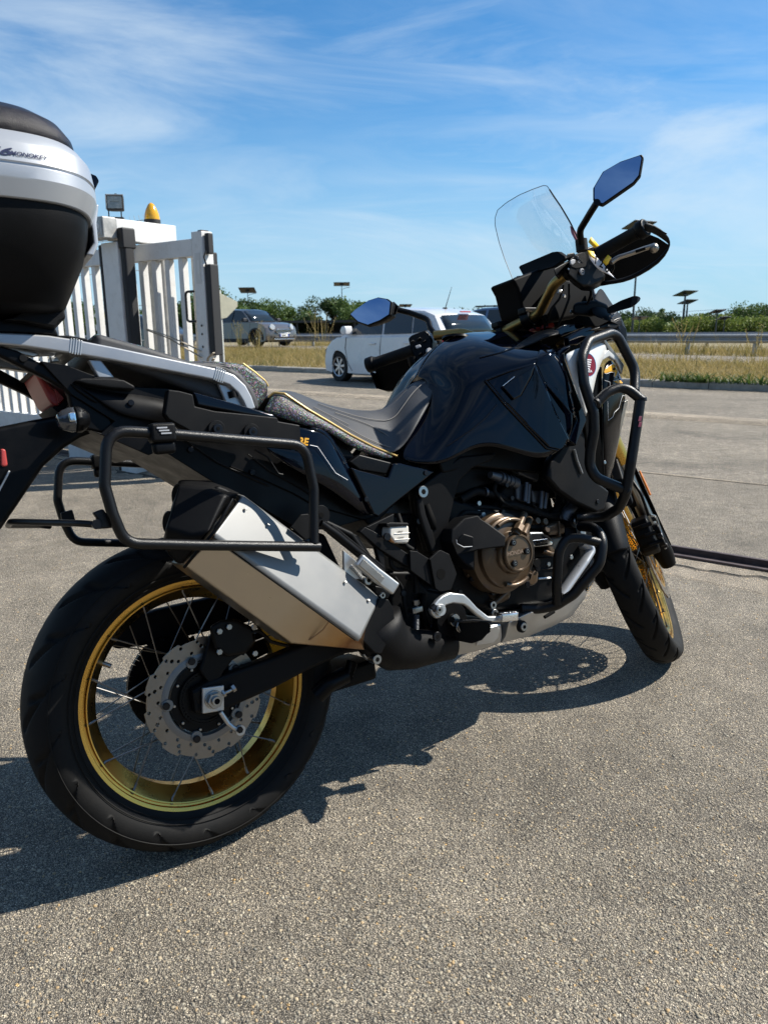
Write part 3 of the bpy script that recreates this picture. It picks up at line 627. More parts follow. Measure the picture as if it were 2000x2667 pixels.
# masts, pylon and wires
for px, yt, Y, lb in ((1634, 808, 120, 'thin wooden mast left of the tall lamp pole'), (1657, 813, 120, 'thin grey mast right of the tall lamp pole')):
    p = atY(px, yt, Y); o = tube('mast', [(p.x, p.y, 0), (p.x, p.y, p.z)], .11, MPOLE, None, n=8); tag(o, lb, 'mast')
p = atY(1956, 796, 150); r = empty('power_pole', (p.x, p.y, 0), label='wooden power pole with crossbars near the right edge', cat='power pole')
tube('pole', [(0, 0, 0), (0, 0, p.z)], [.25, .15], MBARK, r, n=8)
for k, z in enumerate((.3, 1.1, 1.9)): box('crossbar', (0, 0, p.z-z), (1.6 if k else 1.0, .12, .12), MBARK, r)
q = atY(1967, 814, 160); r2 = empty('power_pole', (q.x, q.y, 0), label='lower power pole just right of the taller one', cat='power pole'); tube('pole', [(0, 0, 0), (0, 0, q.z)], [.2, .12], MBARK, r2, n=8); box('crossbar', (0, 0, q.z-.2), (2.2, .12, .12), MBARK, r2)
for z, lb in ((.3, 'upper thin power line crossing to the pole'), (1.9, 'lower thin power line crossing to the pole')):
    a = Vector((p.x, p.y, p.z-z)); b_ = Vector((-8, 190, p.z-z-1.0)); pts = [a.lerp(b_, t/16)-Vector((0, 0, 1.2*math.sin(math.pi*t/16))) for t in range(17)]
    tag(tube('power_line', pts, .03, MPOLE, None, n=5), lb, 'cable')
# dark carport roofs and fence far behind the white car
MDK = mat('dark_roof', (.03, .032, .034), .7)
r = empty('carport', atY(860, 860, 58)*Vector((1, 1, 0)) if False else (atY(860, 860, 58).x, 58, 0), -.1, label='long dark flat roofed shelter behind the white hatchback', cat='carport')
box('roof', (0, 0, 1.62), (9, 4, .16), MDK, r); box('back_wall', (0, 1.9, .8), (9, .1, 1.4), MDK, r); box('lower_screen', (0, -1.9, .45), (9, .08, .75), MDK, r)
for x in (-4.2, -2.1, 0, 2.1, 4.2): box('post', (x, -1.8, .78), (.12, .12, 1.55), MDK, r)
# ================================================================== sliding gate
W2 = [MWHITE]
gr = empty('sliding_gate', gp(0, 0), 0, label='white steel sliding gate leaf of upright square bars, standing open', cat='gate')
G0 = gp(0, 0)
def gb(name, s0, s1, n0, n1, z0, z1, m, par, bv=.003):
    o = gbar(name, s0, s1, n0, n1, z0, z1, m, None, bv); o.data.transform(Matrix.Translation(-Vector((par.location)))); o.parent = par; return o
GT = 1.775
gb('end_post', -.04, .07, -.04, .06, .06, GT, MWHITE, gr, .005)
gb('top_rail', .072, 6.0, -.04, .04, GT-.165, GT-.045, MWHITE, gr, .005)
gb('bottom_rail', .072, 6.0, -.04, .04, .14, .34, MWHITE, gr, .005)
gb('lower_skirt', 1.2, 6.0, -.015, .015, .05, .137, MGREYG, gr, 0)
for i in range(34):
    s = .20+i*.157
    if s > 5.9: break
    gb('bar', s, s+.05, -.025, .025, .342, GT-.167, MWHITE, gr, .003)
gb('post_cap', -.038, .0, -.038, .03, GT+.001, GT+.006, MRUST, gr, 0)
# pull handle, lock slots, black edge strip, cable ties
hd = [gp(.075, -.045, 1.37), gp(.165, -.045, 1.37), gp(.165, -.045, 1.16), gp(.075, -.045, 1.16)]
tube('handle', [p-G0 for p in hd], .009, MBLK, gr, .03, 8)
gb('edge_strip', -.105, -.045, -.035, .045, .92, 1.55, MBLK, gr, .008)
gb('latch_box', -.085, -.045, -.02, .03, 1.62, 1.76, MBLK, gr, .008)
tube('cable', [p-G0 for p in (gp(-.07, -.03, 1.64), gp(-.065, -.05, 1.6), gp(-.075, -.04, 1.54))], .006, MBLK, gr, .02, 6)
gb('lock_slot', .0, .015, -.0445, -.0436, 1.49, 1.58, MWHITE, gr, 0)
gb('lock_plate', -.012, .04, -.0435, -.0402, 1.42, 1.63, mat('worn_white', (.6, .59, .56), .5), gr, 0)
for z in (1.13, 1.07, .98): cyl('keyhole', gp(.015, -.0405, z)-G0, -Vector((Tn[0], Tn[1], 0)), .009, .003, MBLK, gr, 10)
# portal that guides the leaf
PS = -.15
pr = empty('gate_portal', gp(1.0, -.2), 0, label='white gate portal of two posts and a top beam carrying lamp and beacon', cat='gate portal')
PZ = 1.905
gb('post', .80+PS, 1.00+PS, -.25, -.13, 0, PZ-.17, MWHITE, pr, .006)
gb('post', .78, .98, .16, .30, 0, PZ-.16, MGREYG, pr, .006)
gb('beam', .80+PS, .93+PS, -.24, .30, PZ-.16, PZ-.01, MWHITE, pr, .006)
gb('beam_box', .79+PS, 1.02+PS, -.36, -.243, PZ-.155, PZ-.005, MGREYG, pr, .01)
gb('safety_edge', .735+PS, .798+PS, -.235, -.145, .1, PZ-.10, MBLK, pr, .02)
gb('edge_strip', 1.003+PS, 1.04+PS, -.25, -.13, 0, PZ-.18, MBLK, pr, .01)
gb('edge_cap', .73+PS, .80+PS, -.245, -.13, PZ-.22, PZ-.075, MBLK, pr, .012)
c0 = gp(.55, .06, 0)-gp(1.0, -.2)
tube('roller', [c0+Vector((0, 0, z)) for z in (.88, 1.3, 1.72)], .045, MGREYG, pr, n=16)
tube('far_guide', [gp(.30, .20, z)-gp(1.0, -.2) for z in (.1, 1.68)], .05, MGREYG, pr, n=4)
gb('far_edge', .13, .17, .15, .25, .1, 1.66, MBLK, pr, .01)
# number on the beam box
Mt = basis(gp(.955, -.3625, PZ-.125), -Vector((Td[0], Td[1], 0))*-1, (0, 0, 1))
gb('number_plate', .80+PS, .88+PS, -.3665, -.3605, PZ-.135, PZ-.03, MGREYG, pr, .002)
Mt = basis(gp(.872+PS, -.3672, PZ-.125), Vector((Td[0], Td[1], 0)), (0, 0, 1))
text_mesh('house_number', '8', .105, MWHITE, pr, Matrix.Translation(-Vector(pr.location)) @ Mt, .003, bold=.003)
# floodlight standing on the beam
fl = empty('floodlight', gp(.73, -.18, PZ), math.radians(-100), label='small black floodlight with clouded glass on the gate beam', cat='floodlight')
MBL2 = mat('weathered_black', (.022, .022, .023), .6, var=.3, vscale=30)
MGL0 = mat('clouded_glass', (.26, .29, .28), .25, spec=.6, var=.25, vscale=25)
fl.scale = (.74, .74, .74); fl.rotation_euler = (math.radians(-8), 0, math.radians(10))
prism('housing', [(-.062, .11, .10), (-.062, .03, .08), (.062, .03, .08), (.062, .11, .10)], (0, 0, .13), MBL2, fl, .01)
box('bezel', (0, .0, .15), (.165, .055, .145), MBL2, fl, None, .008)
box('glass', (0, -.030, .15), (.135, .004, .115), MGL0, fl, None, .001)
box('bezel_rim', (0, -.026, .223), (.172, .012, .012), MGREYG, fl, None, .002); box('bezel_rim', (-.082, -.026, .15), (.01, .012, .14), MGREYG, fl, None, .002)
tube('bracket', [(-.07, .02, .10), (-.07, .02, .0)], .006, MBL2, fl, n=8); tube('bracket', [(.05, .02, .10), (.05, .02, -.0)], .006, MBL2, fl, n=8)
box('base_plate', (-.01, .02, .006), (.17, .09, .012), MBL2, fl, None, .003); cyl('knob', (.01, .0, .222), (0, 0, 1), .012, .02, MBL2, fl, 12)
tube('glass_mark', [(-.045, -.0335, .15), (-.02, -.0335, .165), (.02, -.0335, .158), (.045, -.0335, .165)], .0025, mat('glass_mark', (.16, .19, .19), .4), fl, .02, 6)
# amber beacon
MAMB = mat('amber_lens', (.95, .50, .02), .15, spec=.6, trans=.35, coat=.5)
bc = empty('beacon', gp(.865+PS, .13, PZ), 0, label='yellow ribbed warning beacon on the far end of the gate beam', cat='beacon')
prof = [(0, .058)]
for i in range(15):
    t = i/14; rr = .058*math.cos(t*1.45)**.72 if t < 1 else .004; prof.append((.02+.125*t, max(rr, .004)+(.0012 if i % 2 else 0)))
prof.append((.148, 1e-5)); revolve('dome', prof, (0, 0, 0), (0, 0, 1), MAMB, bc, 28, split=80)
cyl('base', (0, 0, -.008), (0, 0, 1), .062, .03, MBL2, bc, 24)
# strap tied across the bars
sw = empty('tie_strap', gp(.5, -.05, 1.05), 0, label='frayed beige strap tied from the gate post across the bars', cat='strap')
MSTR = mat('old_strap', (.36, .31, .24), .9, var=.3, vscale=40, bump=.5)
W0 = gp(.5, -.05, 1.05)
for dz, nz_ in ((0, 0), (-.045, .01)):
    tube('strap_run', [p-W0 for p in (gp(.58, -.10, 1.11+dz*.2), gp(.40, -.055+nz_, 1.06+dz*.4), gp(.22, -.052+nz_, 1.01+dz*.8), gp(.02, -.06, .95+dz))], .011, MSTR, sw, .05, 8, flat=.35)
tube('strap_run', [p-W0 for p in (gp(-.12, -.06, .94), gp(-.05, -.06, .90), gp(-.05, -.06, .84), gp(-.12, -.06, .90))], .012, MSTR, sw, .03, 8, flat=.4)
# welded mesh fence behind the gate, cranked towards the top
fz = empty('mesh_fence', gp(0, 0), 0, label='welded wire fence with cranked top seen behind the gate', cat='fence')
bm = bmesh.new(); bmh = bmesh.new(); F0 = gp(0, 0)
for i in range(64):
    s = 2.15+i*.075; n = 1.25
    tube_bm(bm, [gp(s, n, .1)-F0, gp(s, n, 1.85)-F0, gp(s, n-.10, 1.93)-F0, gp(s, n+.0, 2.02)-F0, gp(s, n-.12, 2.16)-F0, gp(s, n-.13, 2.20)-F0], .0018, 4, False)
for z, n in ((.3, 0), (.65, 0), (1.0, 0), (1.35, 0), (1.7, 0), (1.87, 0), (2.02, 0), (2.15, -.12)):
    tube_bm(bmh, [gp(2.10, 1.25+n, z)-F0, gp(6.9, 1.25+n, z)-F0], .0035, 4, False)
a = bm_obj('vertical_wires', bm, MWIRE, fz); a['kind'] = 'stuff'; bm_obj('horizontal_wires', bmh, MWIRE, fz)
# shaded white boards and feet under the gate at left
gb('foot_bracket', .55, .63, -.05, .05, .0, .14, MWHITE, gr, .006); gb('foot_bracket', .85, .90, -.06, .05, .0, .14, MWHITE, gr, .006)
for s in (.59, 1.6, 3.0): cyl('wheel', gp(s, -.055, .05)-G0, (Tn[0], Tn[1], 0), .045, .04, MRUST, gr, 16)
gb('motor_cover', 1.18, 1.75, -.16, -.045, .0, .40, mat('grey_cover', (.55, .56, .56), .5, var=.1), pr, .01)
# warning sign seen between the bars and the back of a road sign right of the gate
p = atY(265, 822, 28); r = empty('road_sign', (p.x, p.y, 0), -.1, label='small yellow diamond road sign seen between the gate bars', cat='road sign')
rt = Matrix.Rotation(math.radians(45), 3, 'Y'); box('plate', (0, 0, p.z), (.42, .02, .42), MWHITE, r, rt, .01); box('yellow_face', (0, -.012, p.z), (.32, .006, .32), mat('sign_yellow', (.85, .55, .02), .4), r, rt)
box('black_bar', (0, -.0165, p.z), (.05, .003, .34), MBLK, r); box('post', (0, .03, p.z/2-.1), (.06, .03, p.z), MGREYG, r); box('lower_plate', (0, -.012, p.z-.42), (.5, .02, .2), MWHITE, r)
p = atY(586, 790, 13.5); r = empty('road_sign', (p.x-.02, p.y, 0), .75, label='back of a pale hexagonal road sign right of the gate', cat='road sign')
MSB = mat('sign_back', (.42, .40, .30), .6, var=.1)
h = p.z; prism('plate', [(-.28, 0, h+.26), (.28, 0, h+.03), (.28, 0, h-.05), (.05, 0, h-.24), (-.28, 0, h-.30)], (0, .012, 0), MSB, r, .004)
tube('post', [(-.05, .04, -.1), (-.05, .04, h+.22)], .028, mat('sign_post', (.5, .5, .46), .5), r, n=10)
box('clamp', (-.0, .02, h+.02), (.22, .02, .03), MGREYG, r)

# ================================================================== what stands behind the photographer (seen mirrored in the tank and fairing)
MCLAD = mat('grey_cladding', (.10, .105, .11), .6, var=.1); MDOOR = mat('roller_door', (.45, .45, .44), .5)
bd_ = empty('workshop_building', (1.5, -13.0, 0), math.radians(6), label='low grey workshop with pale roller doors behind the photographer', cat='building')
box('wall', (0, -4, 2.3), (26, 8, 4.6), MCLAD, bd_); box('roof', (0, -4, 4.75), (26.6, 8.6, .28), MDKPL if 'MDKPL' in globals() else MBLK, bd_)
for i in range(5):
    box('roller_door', (-9.5+i*4.6, .04, 1.45), (3.0, .1, 2.9), MDOOR if i != 2 else MBLK, bd_); box('window', (-7.2+i*4.6, .04, 2.3), (.9, .08, .9), MBLK, bd_)
def belt(name, n, x0, x1, y, h, label, m):
    P_ = np.stack([x0+(x1-x0)*rng.random(n), y+rng.normal(size=n)*1.6, h*rng.random(n)**.8], 1); P_[:, 2] *= .72+.2*np.sin(P_[:, 0]*.5)+.13*np.sin(P_[:, 0]*1.7+1)
    u_ = rng.normal(size=(n, 3)); u_ /= np.linalg.norm(u_, axis=1)[:, None]; w_ = np.cross(u_, rng.normal(size=(n, 3))); w_ /= np.linalg.norm(w_, axis=1)[:, None]; s_ = .34*(.6+.8*rng.random((n, 1)))
    o = np_obj(name, np.stack([P_-u_*s_, P_-w_*s_*.6, P_+u_*s_, P_+w_*s_*.6], 1).reshape(-1, 3), np.arange(n*4).reshape(-1, 4), m); o['kind'] = 'stuff'; o['label'] = label
belt('tree_belt', 16000, -34, 30, -24, 11, 'dark belt of trees beyond the workshop behind the photographer', MLEAFD)
belt('tree_belt', 5000, -30, -14, -10, 8, 'dark trees left of the workshop behind the photographer', MLEAFD)
# ================================================================== cars
MGLASS = mat('car_glass', (.012, .016, .018), .06, spec=.8)
MTYRE = mat('tyre_rubber', (.014, .014, .014), .8, bump=.3, bscale=80)
MALLOY = mat('alloy_rim', (.55, .55, .56), .3, metal=.8)
MDKPL = mat('dark_plastic', (.02, .02, .022), .6)
MREDL = mat('tail_lens', (.45, .015, .012), .2, coat=.6)
MHEADL = mat('head_lens', (.35, .37, .38), .12, coat=.8)
MCHROME = mat('chrome', (.8, .8, .8), .12, metal=1)
def car(name, loc, heading, paint, prof, glass, W, wb, r_w, hbelt, hroof, label, cladding=None, zb=0.0, rimcol=None, spokes=7, arch=1.14, tuck=.0, nose_k=.24, tail_k=.12):
    """prof: lower-body outline (x,z) rear to front without the arches; glass: greenhouse outline"""
    root = empty(name, (loc[0], loc[1], zb), math.atan2(heading[1], heading[0]), label=label, cat='car')
    ra = r_w*arch; xs = wb/2
    out = list(prof)
    def archp(cx): return [(cx+ra*math.cos(a), max(r_w+ra*math.sin(a), .16)) for a in [math.radians(q) for q in range(-18, 199, 12)]]
    zs = .19
    out += [(xs+ra*1.02, zs)]+archp(xs)+[(xs-ra*1.02, zs), (-xs+ra*1.02, zs)]+archp(-xs)+[(-xs-ra*1.02, zs+.06)]
    Lf = max(p[0] for p in prof); Lr = min(p[0] for p in prof); Hm = hbelt
    def pt(x, z, f, hw):
        a = abs(f); y = f*hw(z, x)
        kx = (nose_k if x > 0 else tail_k)*(a**2.6)*max(0, (abs(x)-.62*abs(Lf if x > 0 else Lr))/(.38*abs(Lf)))
        return (x-math.copysign(kx, x), y, z-.035*(a**6)*max(0, (z-.55))*1.2)
    def hwb(z, x):
        t = max(0, (z-.55)/.5); return W/2*(1-.045*t*t)*(1-.03*max(0, (.4-z)))
    fr = [-1, -.985, -.93, -.8, -.45, 0, .45, .8, .93, .985, 1]
    secs = []
    for f in fr:
        sh = .015 if abs(f) == 1 else 0
        secs.append([pt(x*(1-sh*.3), z-sh if z > .6 else z, f, hwb) for x, z in out])
    b = loft('body', secs, paint, root, cap=True, smooth=False); b.data.shade_smooth(); m = b.modifiers.new('es', 'EDGE_SPLIT'); m.split_angle = math.radians(32)
    def hwg(z, x): t = (z-hbelt)/(hroof-hbelt); return W/2*(.955-.19*max(t, 0)**1.15)
    def ptg(x, z, f): return (x-(.10 if x > 0 else -.10)*abs(f)**3, f*hwg(z, x), z-.04*abs(f)**4*(z-hbelt)/(hroof-hbelt))
    secs = [[ptg(x, z, f) for x, z in glass['outline']] for f in fr]
    c = loft('cabin', secs, paint, root, cap=True, smooth=False); c.data.shade_smooth(); m = c.modifiers.new('es', 'EDGE_SPLIT'); m.split_angle = math.radians(28)
    for s in (1, -1):
        for w_ in glass['side']:
            P_ = [(x, s*(hwg(z, x)+.006), z) for x, z in w_]
            o = mesh_obj('side_window', P_, [tuple(range(len(P_)))], MGLASS, root); solid(o, .012, 0)
    for nm, key in (('windscreen', 'front'), ('rear_window', 'rear')):
        (x0, z0), (x1, z1) = glass[key]; V = []; F_ = []; sg = 1 if key == 'front' else -1
        for i in range(9):
            f = -.86+1.72*i/8
            for (x, z) in ((x0, z0), (x1, z1)): q = ptg(x, z, f); V.append((q[0]+sg*.008, q[1], q[2]+.008))
        for i in range(8): F_.append((2*i, 2*i+2, 2*i+3, 2*i+1))
        o = mesh_obj(nm, V, F_, MGLASS, root, True); solid(o, .012, 0)
    # under tray and arches
    box('underbody', (0, 0, .33), (Lf-Lr-.5, W-.34, .3), MDKPL, root)
    for sx in (xs, -xs):
        for s in (1, -1):
            hub = empty_part = None
            wl_ = revolve('wheel', [(-.10, r_w*.60), (-.105, r_w*.93), (-.085, r_w), (.085, r_w), (.105, r_w*.93), (.10, r_w*.66), (.02, r_w*.62), (-.06, r_w*.6)], (sx, s*(W/2-.13), r_w), (0, s, 0), MTYRE, root, 36, closed=True)
            hub = revolve('rim', [(.088, r_w*.67), (.098, r_w*.66), (.09, r_w*.60), (.0, r_w*.58), (-.03, 1e-5)], (sx, s*(W/2-.13), r_w), (0, s, 0), rimcol or MALLOY, wl_, 36)
            hub.data.materials[0] = MDKPL
            rg = revolve('rim_ring', [(.086, r_w*.665), (.1, r_w*.655), (.092, r_w*.60), (.085, r_w*.60)], (sx, s*(W/2-.13), r_w), (0, s, 0), rimcol or MALLOY, wl_, 36, closed=True)
            for k in range(spokes):
                a = 2*math.pi*k/spokes+.3; d = Vector((math.cos(a), 0, math.sin(a))); t_ = Vector((-math.sin(a), 0, math.cos(a))); c_ = Vector((sx, s*(W/2-.13+.06), r_w))
                prism('spoke', [c_+d*.02-t_*.018, c_+d*r_w*.62-t_*.030, c_+d*r_w*.62+t_*.030, c_+d*.02+t_*.018], (0, s*.022, 0), rimcol or MALLOY, wl_, .004)
            cyl('hub_cap', (sx, s*(W/2-.13+.06), r_w), (0, s, 0), .045, .03, MALLOY, wl_, 16)
            if cladding:
                V = []; F_ = []
                for i, q in enumerate(range(-8, 189, 10)):
                    a = math.radians(q); x = sx+math.cos(a)*ra*.98; z = r_w+math.sin(a)*ra*.98; x2 = sx+math.cos(a)*ra*1.2; z2 = r_w+math.sin(a)*ra*1.17
                    V += [(x, s*(W/2+.008), z), (x2, s*(W/2+.004-.05*(z2 > .8)*0), z2)]
                for i in range(len(V)//2-1): F_.append((2*i, 2*i+1, 2*i+3, 2*i+2))
                o = mesh_obj('arch_trim', V, F_, cladding, root, True); solid(o, .03, 0)
    if cladding:
        for s in (1, -1): box('sill_trim', (0, s*(W/2-.005), .25), (wb-2*ra*1.0, .05, .16), cladding, root, None, .01)
    return root, hwb, hwg
def seam(root, pts, m=None, r=.006): return tube('panel_gap', pts, r, m or MDKPL, root, n=5)
MWP = mat('white_car_paint', (.62, .63, .64), .22, spec=.5, coat=.8, var=.03, vscale=1.5, dirt=.1)
MBEIGE = mat('beige_metallic_paint', (.13, .115, .107), .28, metal=.5, coat=.8)

MBLUEP = mat('blue_grey_paint', (.10, .14, .22), .3, metal=.5, coat=.8)
MDARKP = mat('dark_car_paint', (.02, .022, .026), .25, coat=.8)
# --- white hatchback
hd = np.array([-.69, .72]); hd /= np.linalg.norm(hd); lf = np.array([-hd[1], hd[0]])
wp = gnd(889, 993); W_ = 1.81; wb = 2.61
# near side is its left side when heading away to the left
ctr = np.array([wp.x, wp.y])-hd*(wb/2*.92)-lf*(W_/2-.1)
prof = [(-2.06, .36), (-2.10, .55), (-2.07, .78), (-2.02, .93), (-1.2, .965), (0, .955), (1.0, .945), (1.35, .93), (1.70, .85), (1.98, .72), (2.13, .55), (2.17, .40), (2.12, .22)]
gl = dict(outline=[(-2.02, .90), (-1.93, 1.05), (-1.66, 1.36), (-1.35, 1.45), (-.7, 1.50), (-.1, 1.50), (.22, 1.45), (.75, 1.20), (1.30, .93), (1.2, .88), (-1.9, .86)],
          side=[[(1.03, .985), (.62, 1.22), (.22, 1.385), (-.06, 1.41), (-.12, .985)], [(-.20, .985), (-.14, 1.41), (-.55, 1.42), (-.95, 1.39), (-1.02, 1.0)], [(-1.06, 1.0), (-1.0, 1.385), (-1.30, 1.33), (-1.55, 1.15), (-1.50, 1.06)]],
          front=((1.22, .965), (.32, 1.42)), rear=((-1.96, 1.0), (-1.70, 1.33)))
rt, hb, hg = car('hatchback_car', ctr, hd, MWP, prof, gl, W_, wb, .315, .93, 1.5, 'white five door hatchback parked beside the kerb, whip aerial on its roof', nose_k=.42, tail_k=.3)
yS = W_/2
for s in (1, -1):
    seam(rt, [(1.0, s*(yS-.02), .93), (1.02, s*(yS+.001), .7), (.93, s*(yS+.001), .4), (.80, s*yS, .24)]); seam(rt, [(-.14, s*(yS-.03), .95), (-.12, s*(yS+.001), .7), (-.14, s*yS, .24)])
    box('door_handle', (.12, s*(yS-.005), .80), (.20, .03, .035), MWP, rt, None, .008); box('door_handle', (-.95, s*(yS-.005), .82), (.20, .03, .035), MWP, rt, None, .008)
    o = loft('door_mirror', [[(.86+x, s*(yS-.02+dy), z) for x, z in ((-.08, .98), (.06, .98), (.11, 1.05), (.05, 1.14), (-.06, 1.15), (-.09, 1.06))] for dy in (0, .2)], MWP, rt, bv=.02)
    prism('headlight', [(1.62, s*(yS-.10), .80), (2.0, s*(yS-.24), .66), (2.02, s*(yS-.25), .58), (1.75, s*(yS-.09), .66)], (0, s*.03, 0), MHEADL, rt, .01)
    prism('tail_light', [(-1.97, s*(yS-.17), .95), (-1.84, s*(yS-.075), .97), (-1.9, s*(yS-.08), .66), (-2.02, s*(yS-.19), .66)], (0, s*.02, 0), MREDL, rt, .01)
    seam(rt, [(-.2, s*(hg(1.43, 0)+.004), 1.43), (-.9, s*(hg(1.42, 0)+.004), 1.42), (-1.3, s*(hg(1.36, 0)+.004), 1.36), (-1.58, s*(hg(1.15, 0)+.004), 1.15), (-1.75, s*(hg(.98, 0)), .98)], MWP, .01)
rt.scale = (.92, 1, 1)
box('brake_light', (-1.69, 0, 1.395), (.03, .30, .025), MREDL, rt, None, .004)
tube('aerial', [(-1.25, .12, 1.47), (-1.42, .12, 1.86)], [.010, .004], MDKPL, rt, n=6); box('aerial_foot', (-1.24, .12, 1.47), (.10, .05, .03), MDKPL, rt, None, .01)
# --- beige suv behind the grass
hd = np.array([.80, -.60]); hd /= np.linalg.norm(hd); lf = np.array([-hd[1], hd[0]])
Yc = 32.5; wp = atY(672, 903, Yc); W_ = 1.85; wb = 2.67   # near side front wheel (its right side)
ctr = np.array([wp.x, wp.y])-hd*(wb/2)+lf*(W_/2-.1); zB = wp.z
prof = [(-2.06, .36), (-2.12, .6), (-2.10, .9), (-2.04, 1.02), (0, 1.03), (.95, 1.03), (1.5, .985), (1.86, .90), (2.02, .78), (2.07, .6), (2.10, .42), (2.06, .26)]
gl = dict(outline=[(-2.04, .96), (-1.98, 1.2), (-1.86, 1.48), (-1.6, 1.55), (-.5, 1.57), (.25, 1.55), (.42, 1.51), (.72, 1.28), (1.03, 1.0), (1.0, .95), (-1.9, .93)],
          side=[[(.92, 1.06), (.66, 1.28), (.40, 1.46), (.0, 1.48), (-.05, 1.06)], [(-.12, 1.06), (-.08, 1.48), (-.9, 1.48), (-.92, 1.06)], [(-.98, 1.06), (-.96, 1.48), (-1.62, 1.45), (-1.75, 1.08)]],
          front=((.98, 1.05), (.46, 1.49)), rear=((-1.99, 1.1), (-1.88, 1.45)))
rt, hb, hg = car('suv_car', ctr, hd, MBEIGE, prof, gl, W_, wb, .33, 1.0, 1.57, 'beige metallic compact suv with dark wheel arches behind the tall grass', cladding=MDKPL, zb=zB, nose_k=.16, rimcol=MDKPL)
yS = W_/2
for ch_ in rt.children:
    if ch_.name.startswith('cabin'): ch_.data.materials[0] = MDARKP
for s in (1, -1):
    cyl('headlight', (1.955, s*(yS-.36), .80), Vector((.93, s*.18, .30)), .125, .05, MHEADL, rt, 24); revolve('headlight_ring', [(.04, .115), (.058, .125), (.03, .14)], (1.955, s*(yS-.36), .80), Vector((.93, s*.18, .30)), MCHROME, rt, 24, closed=True)
    box('door_mirror', (.78, s*(yS+.08), 1.10), (.14, .22, .15), MDKPL, rt, None, .03); box('door_handle', (.1, s*(yS-.005), .86), (.18, .03, .03), MDKPL, rt, None, .006)
    seam(rt, [(1.0, s*(yS-.03), 1.0), (.98, s*(yS+.001), .6), (.9, s*yS, .28)]); seam(rt, [(-.1, s*(yS-.03), 1.0), (-.1, s*(yS+.001), .6), (-.1, s*yS, .28)])
    box('fog_lamp', (2.0, s*.62, .42), (.06, .16, .12), MDKPL, rt, None, .02)
o = loft('grille', [[(x, y, z) for y, z in ((-.40, .70), (-.46, .63), (-.40, .55), (.40, .55), (.46, .63), (.40, .70))] for x in (1.95, 2.085)], MDKPL, rt, bv=.01)
for k in range(4): box('grille_bar', (2.092, 0, .575+.035*k), (.012, .80, .008), MCHROME, rt)
tube('grille_frame', [(2.088, -.40, .705), (2.088, .40, .705), (2.088, .47, .63), (2.088, .40, .545), (2.088, -.40, .545), (2.088, -.47, .63), (2.088, -.40, .705)], .012, MCHROME, rt, n=6)
box('lower_intake', (2.05, 0, .36), (.10, 1.1, .12), MDKPL, rt, None, .02); box('bumper_bar', (2.10, 0, .30), (.03, 1.2, .04), MCHROME, rt, None, .01)
box('number_plate', (2.105, 0, .46), (.02, .52, .11), MWHITE, rt, None, .003); box('plate_band', (2.117, -.235, .46), (.004, .05, .105), mat('plate_blue', (.02, .06, .35), .4), rt); box('plate_band', (2.117, .235, .46), (.004, .05, .105), mat('plate_blue2', (.02, .06, .35), .4), rt)
text_mesh('plate_text', 'GJ-784', .085, MDKPL, rt, basis((2.1175, -.17, .43), (0, 1, 0), (0, 0, 1)), .001, bold=.002)
# --- blue grey car behind the handlebar
hd = np.array([.79, -.61]); hd /= np.linalg.norm(hd); lf = np.array([-hd[1], hd[0]]); W_ = 1.82; wb = 2.65
rp = atY(1279, 862, 25.5); ctr = np.array([rp.x, rp.y])+hd*.75+lf*(W_/2)
prof = [(-2.10, .40), (-2.16, .6), (-2.13, .9), (-2.06, 1.05), (0, 1.03), (1.0, 1.01), (1.6, .93), (1.95, .78), (2.07, .5), (2.04, .25)]
gl = dict(outline=[(-2.05, 1.0), (-1.95, 1.22), (-1.72, 1.55), (-1.3, 1.63), (-.5, 1.65), (.2, 1.60), (.6, 1.38), (1.15, 1.0), (1.1, .95), (-1.9, .94)],
          side=[[(.95, 1.08), (.55, 1.36), (.2, 1.53), (0, 1.54), (-.05, 1.08)], [(-.12, 1.08), (-.1, 1.55), (-.95, 1.54), (-1.0, 1.10)], [(-1.10, 1.10), (-1.06, 1.53), (-1.55, 1.50), (-1.86, 1.14)]],
          front=((1.1, 1.05), (.25, 1.57)), rear=((-1.97, 1.15), (-1.75, 1.50)))
rt, hb, hg = car('estate_car', ctr, hd, MBLUEP, prof, gl, W_, wb, .33, 1.02, 1.65, 'blue grey estate car half hidden behind the windscreen and handlebar', zb=float(rp.z)-.86)
for s in (1, -1):
    prism('tail_light', [(-2.10, s*(W_/2-.12), 1.02), (-1.86, s*(W_/2-.04), 1.03), (-1.9, s*(W_/2-.02), .80), (-2.12, s*(W_/2-.12), .80)], (0, s*.025, 0), MREDL, rt, .01)
    box('roof_rail', (-.6, s*.62, 1.66), (1.9, .04, .05), MDKPL, rt, None, .01)
# --- dark car glimpsed between the bars
rp = atY(470, 876, 34); ctr = np.array([rp.x-1.6, rp.y+1.4])
rt, hb, hg = car('dark_car', ctr, hd, MDARKP, prof, gl, 1.8, 2.65, .33, 1.02, 1.5, 'dark car glimpsed between the gate bars left of the beige car', zb=.15)
